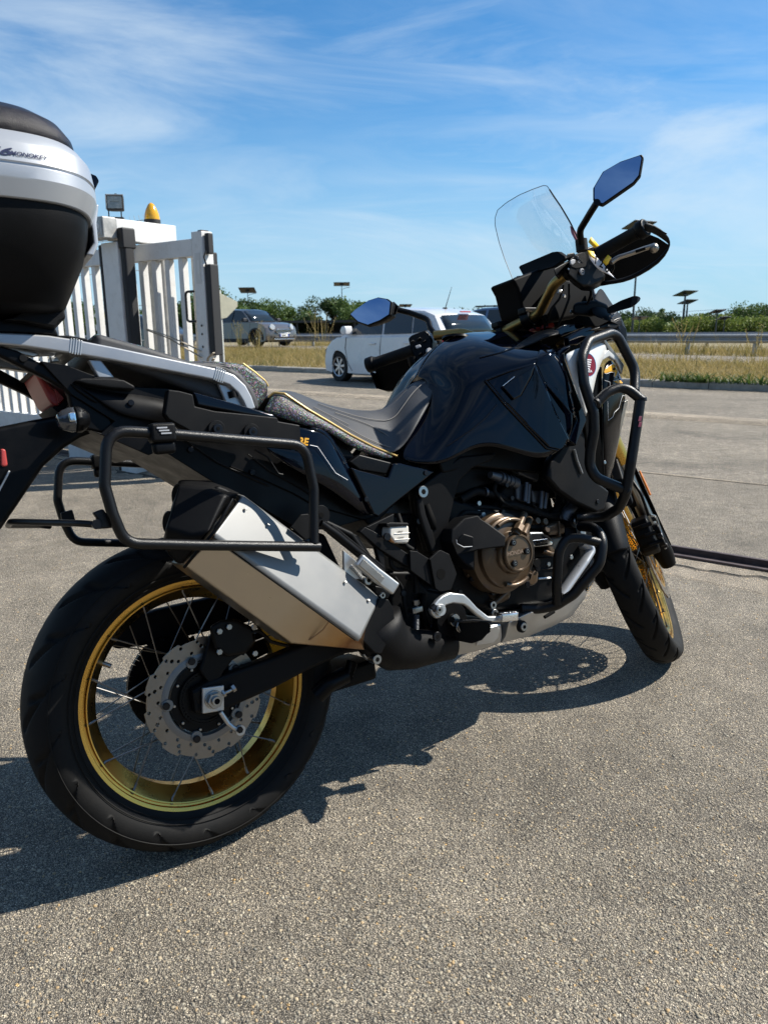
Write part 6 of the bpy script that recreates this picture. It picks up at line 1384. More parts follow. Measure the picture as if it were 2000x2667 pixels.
# ------------------------------------------------------------------ seats
MSEATG = mat('seat_grey_vinyl', (.040, .041, .044), .55, spec=.4, bump=.5, bscale=700, var=.12, vscale=15)
def speckle():
    m = bpy.data.materials.new('seat_speckled_fabric'); m.use_nodes = True; N = m.node_tree.nodes; L_ = m.node_tree.links; b = N['Principled BSDF']
    t = N.new('ShaderNodeTexCoord'); v = N.new('ShaderNodeTexVoronoi'); v.inputs['Scale'].default_value = 460; L_.new(t.outputs['Object'], v.inputs['Vector'])
    s = N.new('ShaderNodeSeparateColor'); L_.new(v.outputs['Color'], s.inputs[0])
    r = N.new('ShaderNodeMapRange'); r.inputs[1].default_value = .6; r.inputs[2].default_value = 1; r.inputs[3].default_value = 0; r.inputs[4].default_value = 1; L_.new(s.outputs[0], r.inputs[0])
    h = N.new('ShaderNodeCombineColor'); h.mode = 'HSV'; L_.new(s.outputs[1], h.inputs[0]); h.inputs[1].default_value = .6; h.inputs[2].default_value = .30
    mx_ = N.new('ShaderNodeMix'); mx_.data_type = 'RGBA'; L_.new(r.outputs[0], mx_.inputs[0]); mx_.inputs[6].default_value = (.010, .011, .013, 1); L_.new(h.outputs[0], mx_.inputs[7]); L_.new(mx_.outputs[2], b.inputs['Base Color'])
    b.inputs['Roughness'].default_value = .42; bp = N.new('ShaderNodeBump'); bp.inputs['Strength'].default_value = .9; bp.inputs['Distance'].default_value = .0008; L_.new(v.outputs['Distance'], bp.inputs['Height']); L_.new(bp.outputs[0], b.inputs['Normal'])
    return m
MSPK = speckle(); MPIPE = mat('gold_piping', (.50, .34, .12), .35, metal=.5)
edge = [(255, 470, .12), (290, 440, .13), (360, 447, .14), (430, 495, .145), (520, 555, .15), (640, 625, .152), (800, 722, .15), (950, 800, .14), (1105, 862, .125)]
front = [(1192, 720, .135), (1262, 600, .125), (1330, 490, .10), (1362, 400, .065)]
cen_s = [(255, 480), (300, 462), (390, 470), (480, 505), (560, 530), (660, 552), (790, 568), (900, 565), (985, 540)]; cen_f = [(1050, 480), (1120, 400), (1220, 345), (1320, 330)]
rows = []
for (x, y, v), (cx_, cy_) in zip(edge+front, cen_s+cen_f):
    e = P1('B', x, y, v); c = P1('B', cx_, cy_, -.05); c.y = 0; mid = e.lerp(c, .5)+Vector((0, 0, .006)); rows.append([c, e.lerp(c, .72)+Vector((0, 0, .008)), mid, e.lerp(c, .2)+Vector((0, 0, .004)), e])
grid('rider_seat', rows, MSEATG, sub=2, th=.01, mirror=True)
piping = fillet([P1('B', *q) for q in edge], .01); tube('seat_piping', piping, .0028, MPIPE, bike, n=8); mo = bpy.context  # raised gold edge
low = [(215, 556, .13), (250, 580, .14), (330, 605, .145), (420, 640, .15), (520, 668, .155), (640, 692, .158), (740, 765, .155), (880, 848, .148), (1055, 892, .13)]
sd = [[P1('B', *a), P1('B', *a).lerp(P1('B', *b_), .5)+Vector((0, -.006, 0)), P1('B', *b_)] for a, b_ in zip(edge, low)]
grid('seat_side', sd, MSPK, sub=2, th=.008, mirror=True)
# stitched lines on the seat
MST = mat('seat_stitching', (.16, .15, .14), .8)
def on_rows(i, t):      # point on the seat surface
    r = rows[i]; k = t*4; a = int(min(k, 3)); return r[a].lerp(r[a+1], k-a)+Vector((0, -.001, .0035))
def stitch(seq, nm='seat_seam'):
    p = [on_rows(i, t) for i, t in seq]; q = []
    for a, b_ in zip(p, p[1:]):
        for k in range(6): q.append(a.lerp(b_, k/6))
    q.append(p[-1]); sm = [sum((q[max(0, min(len(q)-1, i+j))] for j in (-3, -2, -1, 0, 1, 2, 3)), Vector())/7 for i in range(len(q))]
    tube(nm, sm, .0012, MST, bike, n=5)
stitch([(4, .55), (5, .50), (6, .45), (7, .42), (8, .40), (9, .38), (10, .36), (11, .36)])
stitch([(5, .86), (6, .90), (7, .92), (8, .90), (8, .72), (7, .58), (6, .55), (5, .62)])
stitch([(4, .80), (5, .80), (6, .76)])
# pillion
og = [(-520, 380), (-200, 470), (0, 536), (100, 541), (190, 552), (270, 600), (335, 680), (365, 740), (378, 806), (240, 800), (100, 740), (-200, 620), (-520, 520)]
osx = [(-520, 370), (-200, 458), (0, 528), (150, 530), (240, 538), (300, 546), (360, 590), (420, 640), (438, 670), (432, 720), (380, 802), (240, 790), (-200, 600), (-520, 500)]
def lat(nm, pts, vs, m, sub=0):
    return loft(nm, [[Vector((p.x, -v, p.z)) for p in [P1('N', x, y, .13) for x, y in pts]] for v in vs], m, bike, bv=.012 if not sub else 0, sub=sub)
lat('pillion_seat', og, (.128, .11, -.11, -.128), MSEATG)
lat('pillion_front', osx, (.116, .09, -.09, -.116), MSPK)
tube('pillion_piping', [Vector((p.x, -.106, p.z+.001)) for p in [P1('N', *q) for q in ((300, 546, .13), (360, 590, .13), (420, 640, .13), (438, 670, .13))]], .0028, MPIPE, bike, .02, 8)
tube('pillion_stitch', [P1('N', *q)+Vector((0, -.001, .002)) for q in ((60, 548, .11), (140, 555, .12), (215, 570, .127), (222, 580, .127), (100, 562, .124), (0, 552, .118))], .001, MST, bike, .01, 5)
# ------------------------------------------------------------------ side carriers
RC = .0098
rp = [P1('B', 590, 1466, .275), P1('A', 1200, 1350, .278), P1('A', 775, 1340, .280), P1('A', 700, 1165, .285), P1('A', 648, 985, .285), P1('A', 660, 640, .285), P1('A', 1000, 662, .282), P1('B', 495, 790, .275), P1('B', 556, 1080, .275), P1('B', 556, 1440, .275)]
sc_r = tube('side_carrier', rp, RC, MPOW, bike, .040, 18)
lrp = [Vector((p.x+.03, -p.y, p.z-.018)) for p in rp]; sc_l = tube('side_carrier', lrp, RC, MPOW, bike, .040, 18)
# emblem block on the upper tube
def emb(pt, sgn, sc):
    bl = box('carrier_clamp', pt, (.045, .028, .034), MBLKM, sc, Matrix.Rotation(.04, 3, 'Y'), .006)
    box('clamp_back', pt+Vector((0, 0, -.026)), (.040, .018, .022), MBLKS, sc, None, .006)
    for k in range(3): box('emblem_bar', pt+Vector((.0+(.003*(k-1)), -.0150*sgn, .008-.005*k)), (.018, .0012, .0026), MPRS, bl, Matrix.Rotation(.04, 3, 'Y'))
e_ = P1('A', 1000, 658, .284); emb(e_, 1, sc_r); emb(Vector((e_.x+.03, -e_.y, e_.z-.018)), -1, sc_l)
# rear mounts and U shaped cross bar
pplate('carrier_lug', 'A', .276, .012, MPOW, (575, 1150, 640, 1125, 680, 1180, 700, 1245, 600, 1252, 575, 1220, 605, 1190), sc_r, .003)
cyl('lug_bolt', P1('A', 598, 1222, .278), (0, -1, 0), .009, .006, MBOLT, sc_r, 6)
xb = [P1('A', 600, 1224, .268), P1('A', 500, 1216, .255), P1('A', 70, 1206, .10)]
xb2 = [Vector((p.x+.02, -p.y, p.z-.012)) for p in xb][::-1]
tube('carrier_cross_bar', xb+xb2, .0058, MPOW, bike, .05, 12, flat=1.0)
pplate('carrier_lug', 'A', -.262, .012, MPOW, (378, 1150, 450, 1130, 470, 1195, 430, 1240, 400, 1240, 385, 1200), sc_l, .003)
# front bracket: disc boss, struts
c = P1('B', 595, 1255, .20); cyl('carrier_boss', c, (0, -1, 0), .021, .006, MBLKM, bike, 32); cyl('boss_hole', c+Vector((0, -.0065, 0)), (0, -1, 0), .006, .001, MVOID, bike, 12)
pplate('carrier_bracket', 'B', .235, .006, MBLKM, (405, 1335, 470, 1250, 520, 1245, 590, 1350, 590, 1420, 500, 1420), bv=.002)
pplate('carrier_foot', 'B', .276, .014, MBLKG, (490, 1425, 530, 1405, 575, 1405, 588, 1425, 540, 1455), bv=.003)
tube('carrier_strut', PT('B', .21, 600, 1310, 700, 1380, 860, 1510, 1010, 1640), .0085, MBLKS, bike, .01, 10)
tube('peg_strut', PT('B', .20, 620, 1300, 800, 1385, 860, 1470, 1020, 1700), .007, MBLKM, bike, .01, 8)
pplate('peg_arm', 'D', .185, .014, MBLKM, (140, 342, 168, 330, 200, 345, 300, 500, 330, 560, 290, 545), bv=.003)
pplate('peg_arm', 'D', .185, .014, MBLKM, (300, 400, 330, 405, 355, 430, 372, 605, 350, 600, 320, 480), bv=.003)
# ------------------------------------------------------------------ silencer
T0_, T1_ = P1('Z', 628, 1295, .225), P1('Z', 989, 1562, .225); C0_, C1_ = P1('Z', 557, 1389, .27), P1('Z', 939, 1661, .27); B0_, B1_ = P1('Z', 478, 1471, .215), P1('Z', 955, 1694, .215)
I0_, I1_ = T0_+Vector((.015, .075, .012)), T1_+Vector((.015, .075, .012)); J0_, J1_ = B0_+Vector((0, .08, .0)), B1_+Vector((0, .08, .0))
def inset(a, b, t): return a.lerp(b, t)
# outer silver cover: top ledge + flank
cov = loft('silencer_cover', [[I0_, T0_+Vector((.01, .012, .004)), T0_, C0_, C0_+Vector((-.003, .004, -.012)), C0_+Vector((0, .02, -.004)), T0_+Vector((0, .03, -.01))],
                              [I1_, T1_+Vector((.01, .012, .004)), T1_, C1_, C1_+Vector((-.003, .004, -.012)), C1_+Vector((0, .02, -.004)), T1_+Vector((0, .03, -.01))]], MMUF, bike, bv=.005)
kn = P1('Z', 760, 1677, .215)
can = loft('silencer', [[I0_+Vector((0, .01, -.01)), T0_+Vector((0, .02, -.012)), C0_+Vector((.002, .006, -.006)), B0_, J0_, I0_+Vector((0, .02, -.06))],
                        [I0_.lerp(I1_, .62)+Vector((0, .01, -.01)), T0_.lerp(T1_, .62)+Vector((0, .02, -.012)), C0_.lerp(C1_, .62)+Vector((.002, .006, -.006)), kn, kn+Vector((0, .08, 0)), I0_.lerp(I1_, .62)+Vector((0, .02, -.06))],
                        [I1_+Vector((0, .01, -.01)), T1_+Vector((0, .02, -.012)), C1_+Vector((.002, .006, -.006)), B1_, J1_, I1_+Vector((0, .02, -.06))]], MSTEEL, bike, bv=.006)
# the steel takes a brown heat tint towards the front end
def heat_steel():
    m = MSTEEL.copy(); m.name = 'brushed_steel_heat_tinted'; N = m.node_tree.nodes; L_ = m.node_tree.links; b = N['Principled BSDF']; src = b.inputs['Base Color'].links[0].from_socket
    t = N.new('ShaderNodeTexCoord'); sb = N.new('ShaderNodeVectorMath'); sb.operation = 'SUBTRACT'; L_.new(t.outputs['Object'], sb.inputs[0]); sb.inputs[1].default_value = B1_.lerp(B0_, .42)
    ax_ = (B1_-B0_).normalized(); dt = N.new('ShaderNodeVectorMath'); dt.operation = 'DOT_PRODUCT'; L_.new(sb.outputs[0], dt.inputs[0]); dt.inputs[1].default_value = ax_
    nz = N.new('ShaderNodeTexNoise'); nz.inputs['Scale'].default_value = 14; nz.inputs['Detail'].default_value = 5; L_.new(t.outputs['Object'], nz.inputs['Vector'])
    ad = N.new('ShaderNodeMath'); ad.operation = 'MULTIPLY_ADD'; L_.new(nz.outputs[0], ad.inputs[0]); ad.inputs[1].default_value = .10; L_.new(dt.outputs['Value'], ad.inputs[2])
    r = N.new('ShaderNodeValToRGB'); e = r.color_ramp.elements
    mr = N.new('ShaderNodeMapRange'); mr.inputs[1].default_value = .0; mr.inputs[2].default_value = .26; L_.new(ad.outputs[0], mr.inputs[0]); L_.new(mr.outputs[0], r.inputs[0])
    while len(e) < 5: e.new(.5)
    for q, (p, c) in zip(e, ((0, (.50, .45, .38)), (.30, (.47, .39, .29)), (.60, (.42, .26, .12)), (.74, (.20, .10, .05)), (1, (.50, .38, .25)))): q.position = p; q.color = (*c, 1)
    L_.new(r.outputs[0], b.inputs['Base Color']); return m
can.data.materials[0] = heat_steel()
tube('weld_seam', [P1('Z', *q) for q in ((806, 1668, .224), (842, 1640, .248), (868, 1603, .266))], .0016, MHEAT, can, n=6)
tube('weld_seam', [P1('Z', *q) for q in ((482, 1468, .219), (520, 1428, .245), (558, 1392, .268))], .0022, MHEAT, can, n=6)
# cap: tapered plastic end with two outlets
e0 = [P1('Z', *q) for q in ((632, 1288, .215), (590, 1290, .245), (548, 1384, .272), (470, 1474, .215), (462, 1470, .13), (600, 1272, .14))]
e1 = [P1('Z', *q) for q in ((568, 1262, .195), (535, 1268, .22), (500, 1395, .25), (440, 1440, .20), (432, 1436, .13), (540, 1250, .135))]
e2 = [P1('Z', *q) for q in ((478, 1256, .175), (462, 1262, .19), (430, 1376, .215), (426, 1420, .19), (422, 1418, .13), (462, 1248, .13))]
cap = loft('silencer_cap', [e0, e1, e2], MBLKM, bike, bv=.008)
for x, y, r in ((464, 1292, .017), (440, 1362, .017)):
    c = P1('Z', x, y, .175); ax = Vector((-1, -.15, .12)).normalized(); cyl('outlet', c-ax*.02, ax, r*1.3, .0225, MVOID, cap, 20); revolve('outlet_ring', [(0, r), (.003, r+.003), (.001, r+.006), (-.004, r+.006)], c, ax, MBLKS, cap, 24, closed=True)
tube('cap_edge', [P1('Z', *q) for q in ((606, 1300, .246), (556, 1388, .274), (480, 1478, .217))], .003, MBLKS, cap, n=8)
pplate('cap_shoulder', 'A', .22, .03, MBLKM, (1280, 1062, 1345, 980, 1400, 1000, 1478, 1052, 1440, 1075), cap, .006)
# mid pipe and its black heat shield
sp_ = [(300, 880, .19, .068), (340, 960, .19, .064), (420, 1030, .185, .056), (540, 1045, .18, .046), (660, 1030, .175, .039), (775, 1022, .17, .033)]
def ringsec(c, d, r, n=20, flat=.8):
    x, y, _ = frame_of(d); return [c+x*math.cos(2*math.pi*k/n)*r+y*math.sin(2*math.pi*k/n)*r for k in range(n)]
cs = [P1('D', a, b_, v) for a, b_, v, r in sp_]; secs = []
for i, (c, q) in enumerate(zip(cs, sp_)):
    d = (cs[min(i+1, 5)]-cs[max(i-1, 0)]).normalized(); secs.append([Vector((p.x, c.y+(p.y-c.y)*.75, p.z)) for p in ringsec(c, d, q[3])])
shd = loft('pipe_heat_shield', secs, MBLKM, bike, cap=True)
pplate('heat_shield_collar', 'D', .235, .10, MBLKM, (330, 730, 385, 738, 415, 790, 428, 900, 340, 1075, 300, 1070, 218, 985, 215, 970), bv=.008)
bolt('D', 678, 966, .212, .0115, .006, MBOLT); bolt('D', 285, 1100, .205, .011, .02, MZINC)
pplate('silencer_clamp', 'D', .20, .02, MALU, (235, 1060, 300, 1055, 318, 1098, 280, 1125, 235, 1090), bv=.003)
# header pipe and skid plate
def skid():
    R_ = []
    # stations: (top px, bottom px) with half width
    S_ = ((805, 985, 810, 1088, .155), (900, 985, 905, 1066, .16), (1000, 900, 1000, 1040, .165), (1085, 885, 1082, 1006, .165))
    secs = []
    for x0, y0, x1, y1, v in S_:
        a = P1('D', x0, y0, v); b_ = P1('D', x1, y1, v-.03); secs.append([Vector((a.x, -v+.04, a.z)), a, a.lerp(b_, .6)+Vector((0, -.004, 0)), b_, Vector((b_.x, -b_.y, b_.z)), Vector((a.x, -a.y, a.z))])
    loft('exhaust_shield', secs, MALU, bike, bv=.008)
    S_ = (('D', 1128, 878, 1082, 1006, .172, .13), ('D', 1250, 820, 1250, 966, .172, .13), ('D', 1400, 780, 1400, 903, .168, .13), ('K', 1330, 1060, 1400, 1270, .16, .125), ('K', 1480, 960, 1540, 1080, .15, .12), ('G', 330, 900, 350, 962, .14, .11), ('G', 370, 770, 412, 860, .12, .10), ('G', 330, 640, 400, 680, .11, .09))
    secs = []
    for t, x0, y0, x1, y1, v, vb in S_:
        a = P1(t, x0, y0, v); b_ = P1(t, x1, y1, vb); secs.append([a+Vector((0, .004, 0)), a, a.lerp(b_, .65)+Vector((0, -.006, 0)), b_, Vector((b_.x, -b_.y, b_.z)), Vector((a.x, -a.y, a.z)), Vector((a.x, -a.y-.004, a.z))])
    s = loft('skid_plate', secs, MALU, bike, bv=.008); return s
sk = skid()
for x, y in ((1208, 905),): c = P1('D', x, y, .177); cyl('skid_washer', c+Vector((0, .006, 0)), (0, -1, 0), .016, .008, MBLKS, sk, 24); cyl('skid_bolt', c, (0, -1, 0), .011, .008, MZINC, sk, 20); cyl('skid_socket', c+Vector((0, -.0085, 0)), (0, -1, 0), .005, .001, MVOID, sk, 6)
tube('skid_slot', PT('K', .175, 1110, 1275, 1210, 1215), .005, MVOID, sk, n=8)
prism('polished_patch', [P1('K', *q) for q in ((440, 1400, .176), (600, 1365, .176), (635, 1400, .176), (610, 1500, .172), (560, 1560, .168), (370, 1590, .16))], (0, .006, 0), MALU, bike, .004)
# white bracing bars of the skid plate seen through the engine guard
tube('skid_brace', [P1('G', *q) for q in ((165, 965, .165), (330, 730, .165), (385, 640, .16), (320, 600, .15))], .017, MCASE, bike, .03, 12, flat=.6)
# ------------------------------------------------------------------ engine
pplate('engine_block', 'C', .135, .27, MENG, (250, 1090, 520, 1150, 640, 870, 830, 880, 870, 1150, 1020, 1200, 1100, 1280, 1080, 1640, 900, 1700, 500, 1760, 330, 1700, 180, 1560, 160, 1300), bv=.015)
cc = P1('C', 665, 1415, .235); ux = P1('C', 750, 1415, .235)
def cover(nm, du, dw, v, r, h, m, par=None, n=64, prof=None):
    c = Vector((cc.x+du, -v, cc.z+dw)); return revolve(nm, prof or [(h, 1e-5), (h, r*.90), (h-.006, r*.985), (h-.014, r), (0, r)], c, (0, -1, 0), m, par or bike, n)
rC = (P1('C', 740, 1415, .235)-P1('C', 665, 1415, .235)).length
clutch = cover('clutch_cover', -.005, -.002, .140, .103, .05, MBRZ)
cover('clutch_cover_step', -.004, .0, .175, .090, .035, MBRZ, clutch)
cover('clutch_cover_hub', 0, 0, .205, rC*1.22, .022, MBRZ, clutch)
capo = revolve('clutch_cap', [(0, rC*1.05), (.006, rC*1.05), (.009, rC), (.009, rC*.93), (.006, rC*.90), (.006, 1e-5)], cc+Vector((0, .006, 0)), (0, -1, 0), MBRZ, clutch, 64)
for x, y in ((628, 1356), (707, 1405), (636, 1476)):
    c = P1('C', x, y, .236); cyl('cap_bolt', c, (0, -1, 0), .0085, .006, MBOLT, clutch, 20); cyl('cap_bolt_socket', c+Vector((0, -.0062, 0)), (0, -1, 0), .0045, .0006, MZINC, clutch, 6); cyl('cap_bolt_hole', c+Vector((0, -.0067, 0)), (0, -1, 0), .003, .0006, MVOID, clutch, 6)
MBRZL = mat('bronze_relief', (.26, .19, .14), .35, metal=.3)
text_on('cap_lettering', 'HONDA', lambda x, y: P1('C', x, y, .2380), (600, 1434), (692, 1416), 24, MBRZL, clutch, 0, .015)
for k in range(14):     # ribs and bolts of the outer rim
    an = math.radians(-150+k*22); c = Vector((cc.x-.005+math.cos(an)*.104, -.150, cc.z+math.sin(an)*.104))
    if k % 2 == 0: cyl('cover_bolt', c, (0, -1, 0), .007, .014, MBOLT, clutch, 6)
prism('clutch_rib', [P1('K', *q) for q in ((510, 545, .205), (670, 530, .222), (680, 640, .222), (520, 640, .205))], (0, .03, 0), MBRZ, clutch, .005)
for a0, a1 in ((118, 60), (-60, -115)):
    V = [Vector((cc.x+math.cos(math.radians(a0+(a1-a0)*t/10))*.082, -.213, cc.z+math.sin(math.radians(a0+(a1-a0)*t/10))*.082)) for t in range(11)]
    tube('clutch_arc', V, .006, MBRZ, clutch, n=8)
# black plastic cover over the left half of the clutch cover
blk = prism('cover_guard', [P1('K', *q) for q in ((115, 470, 0.200), (110, 330, 0.190), (250, 200, 0.195), (400, 170, 0.200), (430, 215, 0.210), (520, 265, 0.220), (700, 400, 0.242), (690, 520, 0.242), (400, 545, 0.230), (365, 570, 0.220), (365, 780, 0.210), (230, 690, 0.195), (150, 590, 0.190))], (0, .045, 0), MBLKM, clutch, .006, 3)
prism('guard_step', [P1('K', *q) for q in ((160, 460, 0.212), (235, 370, 0.217), (350, 405, 0.226), (355, 515, 0.224), (235, 520, 0.216))], (0, .008, 0), MBLKM, clutch, .004)
tube('guard_highlight', [P1('K', *q) for q in ((158, 440, 0.215), (165, 480, 0.215), (235, 518, 0.219), (330, 512, 0.225))], .0011, MPRS, clutch, n=5)
cyl('guard_bolt', P1('K', 440, 300, .204), (0, -1, 0), .013, .004, MBOLT, clutch, 20); cyl('guard_bolt', P1('K', 290, 610, .186), (0, -1, 0), .008, .004, MBOLT, clutch, 16)
tube('clutch_pipe', [P1('K', *q) for q in ((800, 385, .232), (830, 300, .225), (888, 165, .19))], .0095, MBRZ, bike, n=16); tube('clutch_pipe', [P1('K', *q) for q in ((880, 385, .228), (908, 320, .215), (945, 220, .18))], .0095, MBRZ, bike, n=16)
tube('pipe_nut', [P1('K', *q) for q in ((815, 345, .234), (845, 290, .228))], .0125, MBRZ, bike, n=6)
# gearbox badge
bd = prism('transmission_cover', [P1('K', *q) for q in ((925, 350, .185), (1060, 345, .185), (1130, 390, .19), (1215, 455, .19), (1210, 510, .19), (970, 530, .19), (940, 480, .19), (915, 400, .185))], (0, .03, 0), MBLKM, bike, .006)
prism('cover_bevel_strip', [P1('K', *q) for q in ((935, 372, .189), (965, 360, .189), (1085, 358, .189), (1110, 380, .189), (975, 382, .189), (945, 420, .189))], (0, .006, 0), MALU, bd, .002)
prism('badge', [P1('K', *q) for q in ((980, 445, .1935), (1140, 425, .1935), (1200, 465, .1935), (1195, 495, .1935), (1010, 515, .1935), (980, 480, .1935))], (0, .003, 0), MCHROME, bd, .002)
for y, tx, x in ((470, 'DUAL CLUTCH', 992), (500, 'TRANSMISSION', 1006)):
    a = P1('K', x, y, .1942); text_mesh('badge_lettering', tx, .0062, MVOID, bd, basis(a, P1('K', x+100, y-9, .1942)-a, P1('K', x+2, y-40, .1942)-a), .0004, bold=.0001, spacing=1.1)
prism('oil_filter_case', [P1('K', *q) for q in ((1140, 280, .17), (1270, 240, .17), (1340, 270, .165), (1340, 380, .165), (1160, 395, .175))], (0, .06, 0), MBRZ, bike, .008)
prism('oil_filter_flange', [P1('K', *q) for q in ((1265, 235, .173), (1280, 235, .173), (1285, 400, .173), (1268, 400, .173))], (0, .06, 0), MBRZ, bike, .002)
prism('oil_cooler_pipe_cover', [P1('K', *q) for q in ((1180, 400, .165), (1330, 390, .165), (1330, 560, .165), (1250, 600, .168), (1150, 590, .17), (1160, 500, .17))], (0, .04, 0), MBRZ, bike, .01)
tube('oil_line', [P1('K', *q) for q in ((1090, 560, .17), (1170, 590, .175), (1250, 600, .17))], .007, MBRZ, bike, .02, 10)
for x, y, v in ((1010, 240, .165), (1090, 250, .165), (1110, 330, .17), (960, 250, .15)): cyl('crankcase_bolt', P1('K', x, y, v), (0, -1, .2), .009, .012, MBRZ, bike, 8)
prism('crankcase_top', [P1('K', *q) for q in ((930, 270, .16), (1100, 240, .16), (1160, 290, .16), (1120, 340, .165), (950, 330, .16))], (0, .04, 0), MENG, bike, .006)
# sight glass area
o = loft('sight_cover', [[P1('K', x, y, v) for x, y in ((905, 770), (960, 745), (1020, 750), (1040, 800), (1030, 900), (980, 935), (910, 930), (890, 860))] for v in (.15, .176)], MBRZ, bike, bv=.005)
cyl('sight_bolt', P1('K', 920, 918, .177), (0, -1, 0), .0085, .004, MBOLT, o, 16); cyl('sight_bolt', P1('K', 1030, 748, .177), (0, -1, 0), .0085, .004, MBOLT, o, 16)
tube('sight_rib', [P1('K', *q) for q in ((925, 790, .177), (965, 810, .177), (950, 860, .177), (975, 810, .177), (1005, 775, .177))], .003, MBRZ, o, n=6)
cyl('oil_bolt', P1('K', 998, 690, .17), (0, -1, 0), .012, .012, MENG, bike, 20); cyl('oil_bolt_socket', P1('K', 998, 690, .1825), (0, -1, 0), .0055, .0008, MVOID, bike, 6)
prism('sump', [P1('K', *q) for q in ((480, 960, .13), (800, 880, .13), (900, 950, .13), (1180, 880, .12), (1190, 1100, .12), (880, 1150, .12), (600, 1140, .13), (530, 1060, .13))], (0, .2, 0), MENG, bike, .01)
prism('bronze_casing', [P1('K', *q) for q in ((470, 940, .145), (700, 930, .155), (760, 1000, .15), (740, 1090, .145), (640, 1135, .14), (540, 1080, .14))], (0, .03, 0), MBRZ, bike, .008)
tube('casing_rib', [P1('K', *q) for q in ((700, 1005, .155), (540, 1150, .15))], .008, MBRZ, bike, n=8)
tube('casing_pipe', [P1('K', *q) for q in ((280, 800, .15), (360, 890, .15), (480, 970, .15))], .007, MBRZ, bike, .02, 8)
for y in (640, 760, 860): tube('crankcase_rib', [P1('K', 1040, y, .137), P1('K', 1230, y-15, .137)], .003, MALU if y == 860 else MENG, bike, n=6)
# cylinder head, throttle bodies
prism('cylinder_head', [P1('C', *q) for q in ((650, 1130, .13), (665, 870, .12), (700, 880, .12), (840, 900, .12), (860, 1160, .13), (760, 1190, .135))], (0, .24, 0), MENG, bike, .01)
MTHR = mat('throttle_casting', (.10, .105, .115), .42, metal=.7, bump=.2, bscale=400)
for q in (((668, 880), (790, 930), (780, 1010), (660, 960)), ((650, 1010), (720, 1020), (735, 1140), (655, 1110)), ((740, 1050), (830, 1060), (825, 1150), (745, 1130))):
    prism('injector_body', [P1('C', x, y, .145) for x, y in q], (0, .05, 0), MTHR, bike, .006)
for x0, y0, x1, y1 in ((710, 1010, 700, 1120), (725, 1020, 716, 1130), (800, 1060, 790, 1160), (825, 1070, 812, 1160)): tube('injector_rail', [P1('C', x0, y0, .155), P1('C', x1, y1, .155)], .006, MTHR, bike, n=10)
tube('coolant_fitting', [P1('C', 500, 965, .16), P1('C', 560, 985, .155), P1('C', 650, 1015, .15)], [.009, .013, .015], MTHR, bike, n=16)
for t in (.35, .5, .65, .8): p = P1('C', 500, 965, .16).lerp(P1('C', 650, 1015, .15), t); cyl('fitting_ring', p, (P1('C', 650, 1015, .15)-P1('C', 500, 965, .16)), .0165, .004, MTHR, bike, 20)
tube('breather_hose', [P1('C', *q) for q in ((560, 1135, .14), (640, 1140, .15), (760, 1180, .15), (860, 1210, .15), (940, 1215, .15))], .009, MRUB, bike, .03, 12)
tube('wiring_loom', [P1('C', *q) for q in ((300, 1180, .12), (420, 1150, .13), (560, 1160, .13), (700, 1230, .14))], .007, MRUB, bike, .03, 10)
tube('mesh_hose', [P1('C', *q) for q in ((925, 1225, .16), (945, 1180, .165), (985, 1140, .165))], .017, MTHR, bike, .02, 16)
for k in range(14):
    t = k/13; p = P1('C', 925, 1225, .16).lerp(P1('C', 985, 1140, .165), t); revolve('hose_ring', [(0, .0172), (.0009, .0182), (.0018, .0172)], p, (P1('C', 985, 1140, .165)-P1('C', 925, 1225, .16)), MBLKS, bike, 20, closed=True)
# ------------------------------------------------------------------ frame, brackets, foot controls
fr = prism('frame_spar', [P1('C', *q) for q in ((75, 1050, .15), (200, 960, .16), (330, 860, .17), (540, 838, .175), (520, 880, .17), (400, 930, .165), (330, 1000, .16), (300, 1100, .158), (262, 1250, .155), (245, 1410, .15), (160, 1425, .15), (130, 1300, .15), (95, 1200, .15), (78, 1110, .15))], (0, .035, 0), MBLKM, bike, .006)
for k, (pa, v) in enumerate((([(80, 1105), (112, 1095), (135, 1180), (175, 1290), (200, 1400), (165, 1420), (125, 1300), (92, 1190)], .158),)): prism('spar_rib', [P1('C', x, y, v) for x, y in pa], (0, .02, 0), MBLKM, fr, .006)
o = loft('spar_hole', [[P1('C', x, y, v) for x, y in ((125, 1140), (150, 1130), (190, 1230), (190, 1280), (160, 1280), (130, 1200))] for v in (.1575, .15)], MVOID, fr)
bolt('C', 103, 1064, .156, .014, .01, MZINC)
for q in (((515, 435), (560, 440), (640, 490), (672, 670), (600, 620), (520, 560)), ((635, 490), (690, 440), (705, 432), (760, 458), (806, 580), (770, 680), (702, 692), (672, 670), (652, 560))):
    pplate('heel_guard', 'D', .200 if q[0][0] == 515 else .206, .008, MBLKM, sum(q, ()), bv=.002)
o = cyl('guard_hole', P1('D', 708, 580, .2066), (0, 1, 0), .013, .001, MVOID, bike, 24); tube('guard_lip', PT('D', .2075, 640, 490, 652, 560, 672, 668), .0016, MBLKS, bike, n=6)
pplate('bracket_arm', 'D', .190, .018, MBLKM, (205, 320, 240, 288, 300, 318, 510, 458, 516, 545, 470, 520, 330, 430), bv=.003)
pplate('bracket_plate', 'D', .17, .012, MBLKM, (245, 290, 420, 205, 418, 300, 400, 380, 300, 330), bv=.003)
pplate('passenger_peg_bracket', 'D', .215, .008, MALU, (107, 435, 190, 505, 225, 590, 255, 610, 160, 615, 112, 570), bv=.0015)
for k in range(7): box('peg_tooth', P1('D', 155+k*11, 535+k*12, .217), (.006, .004, .006), MALU, bike, Matrix.Rotation(.7, 3, 'Y'), .001)
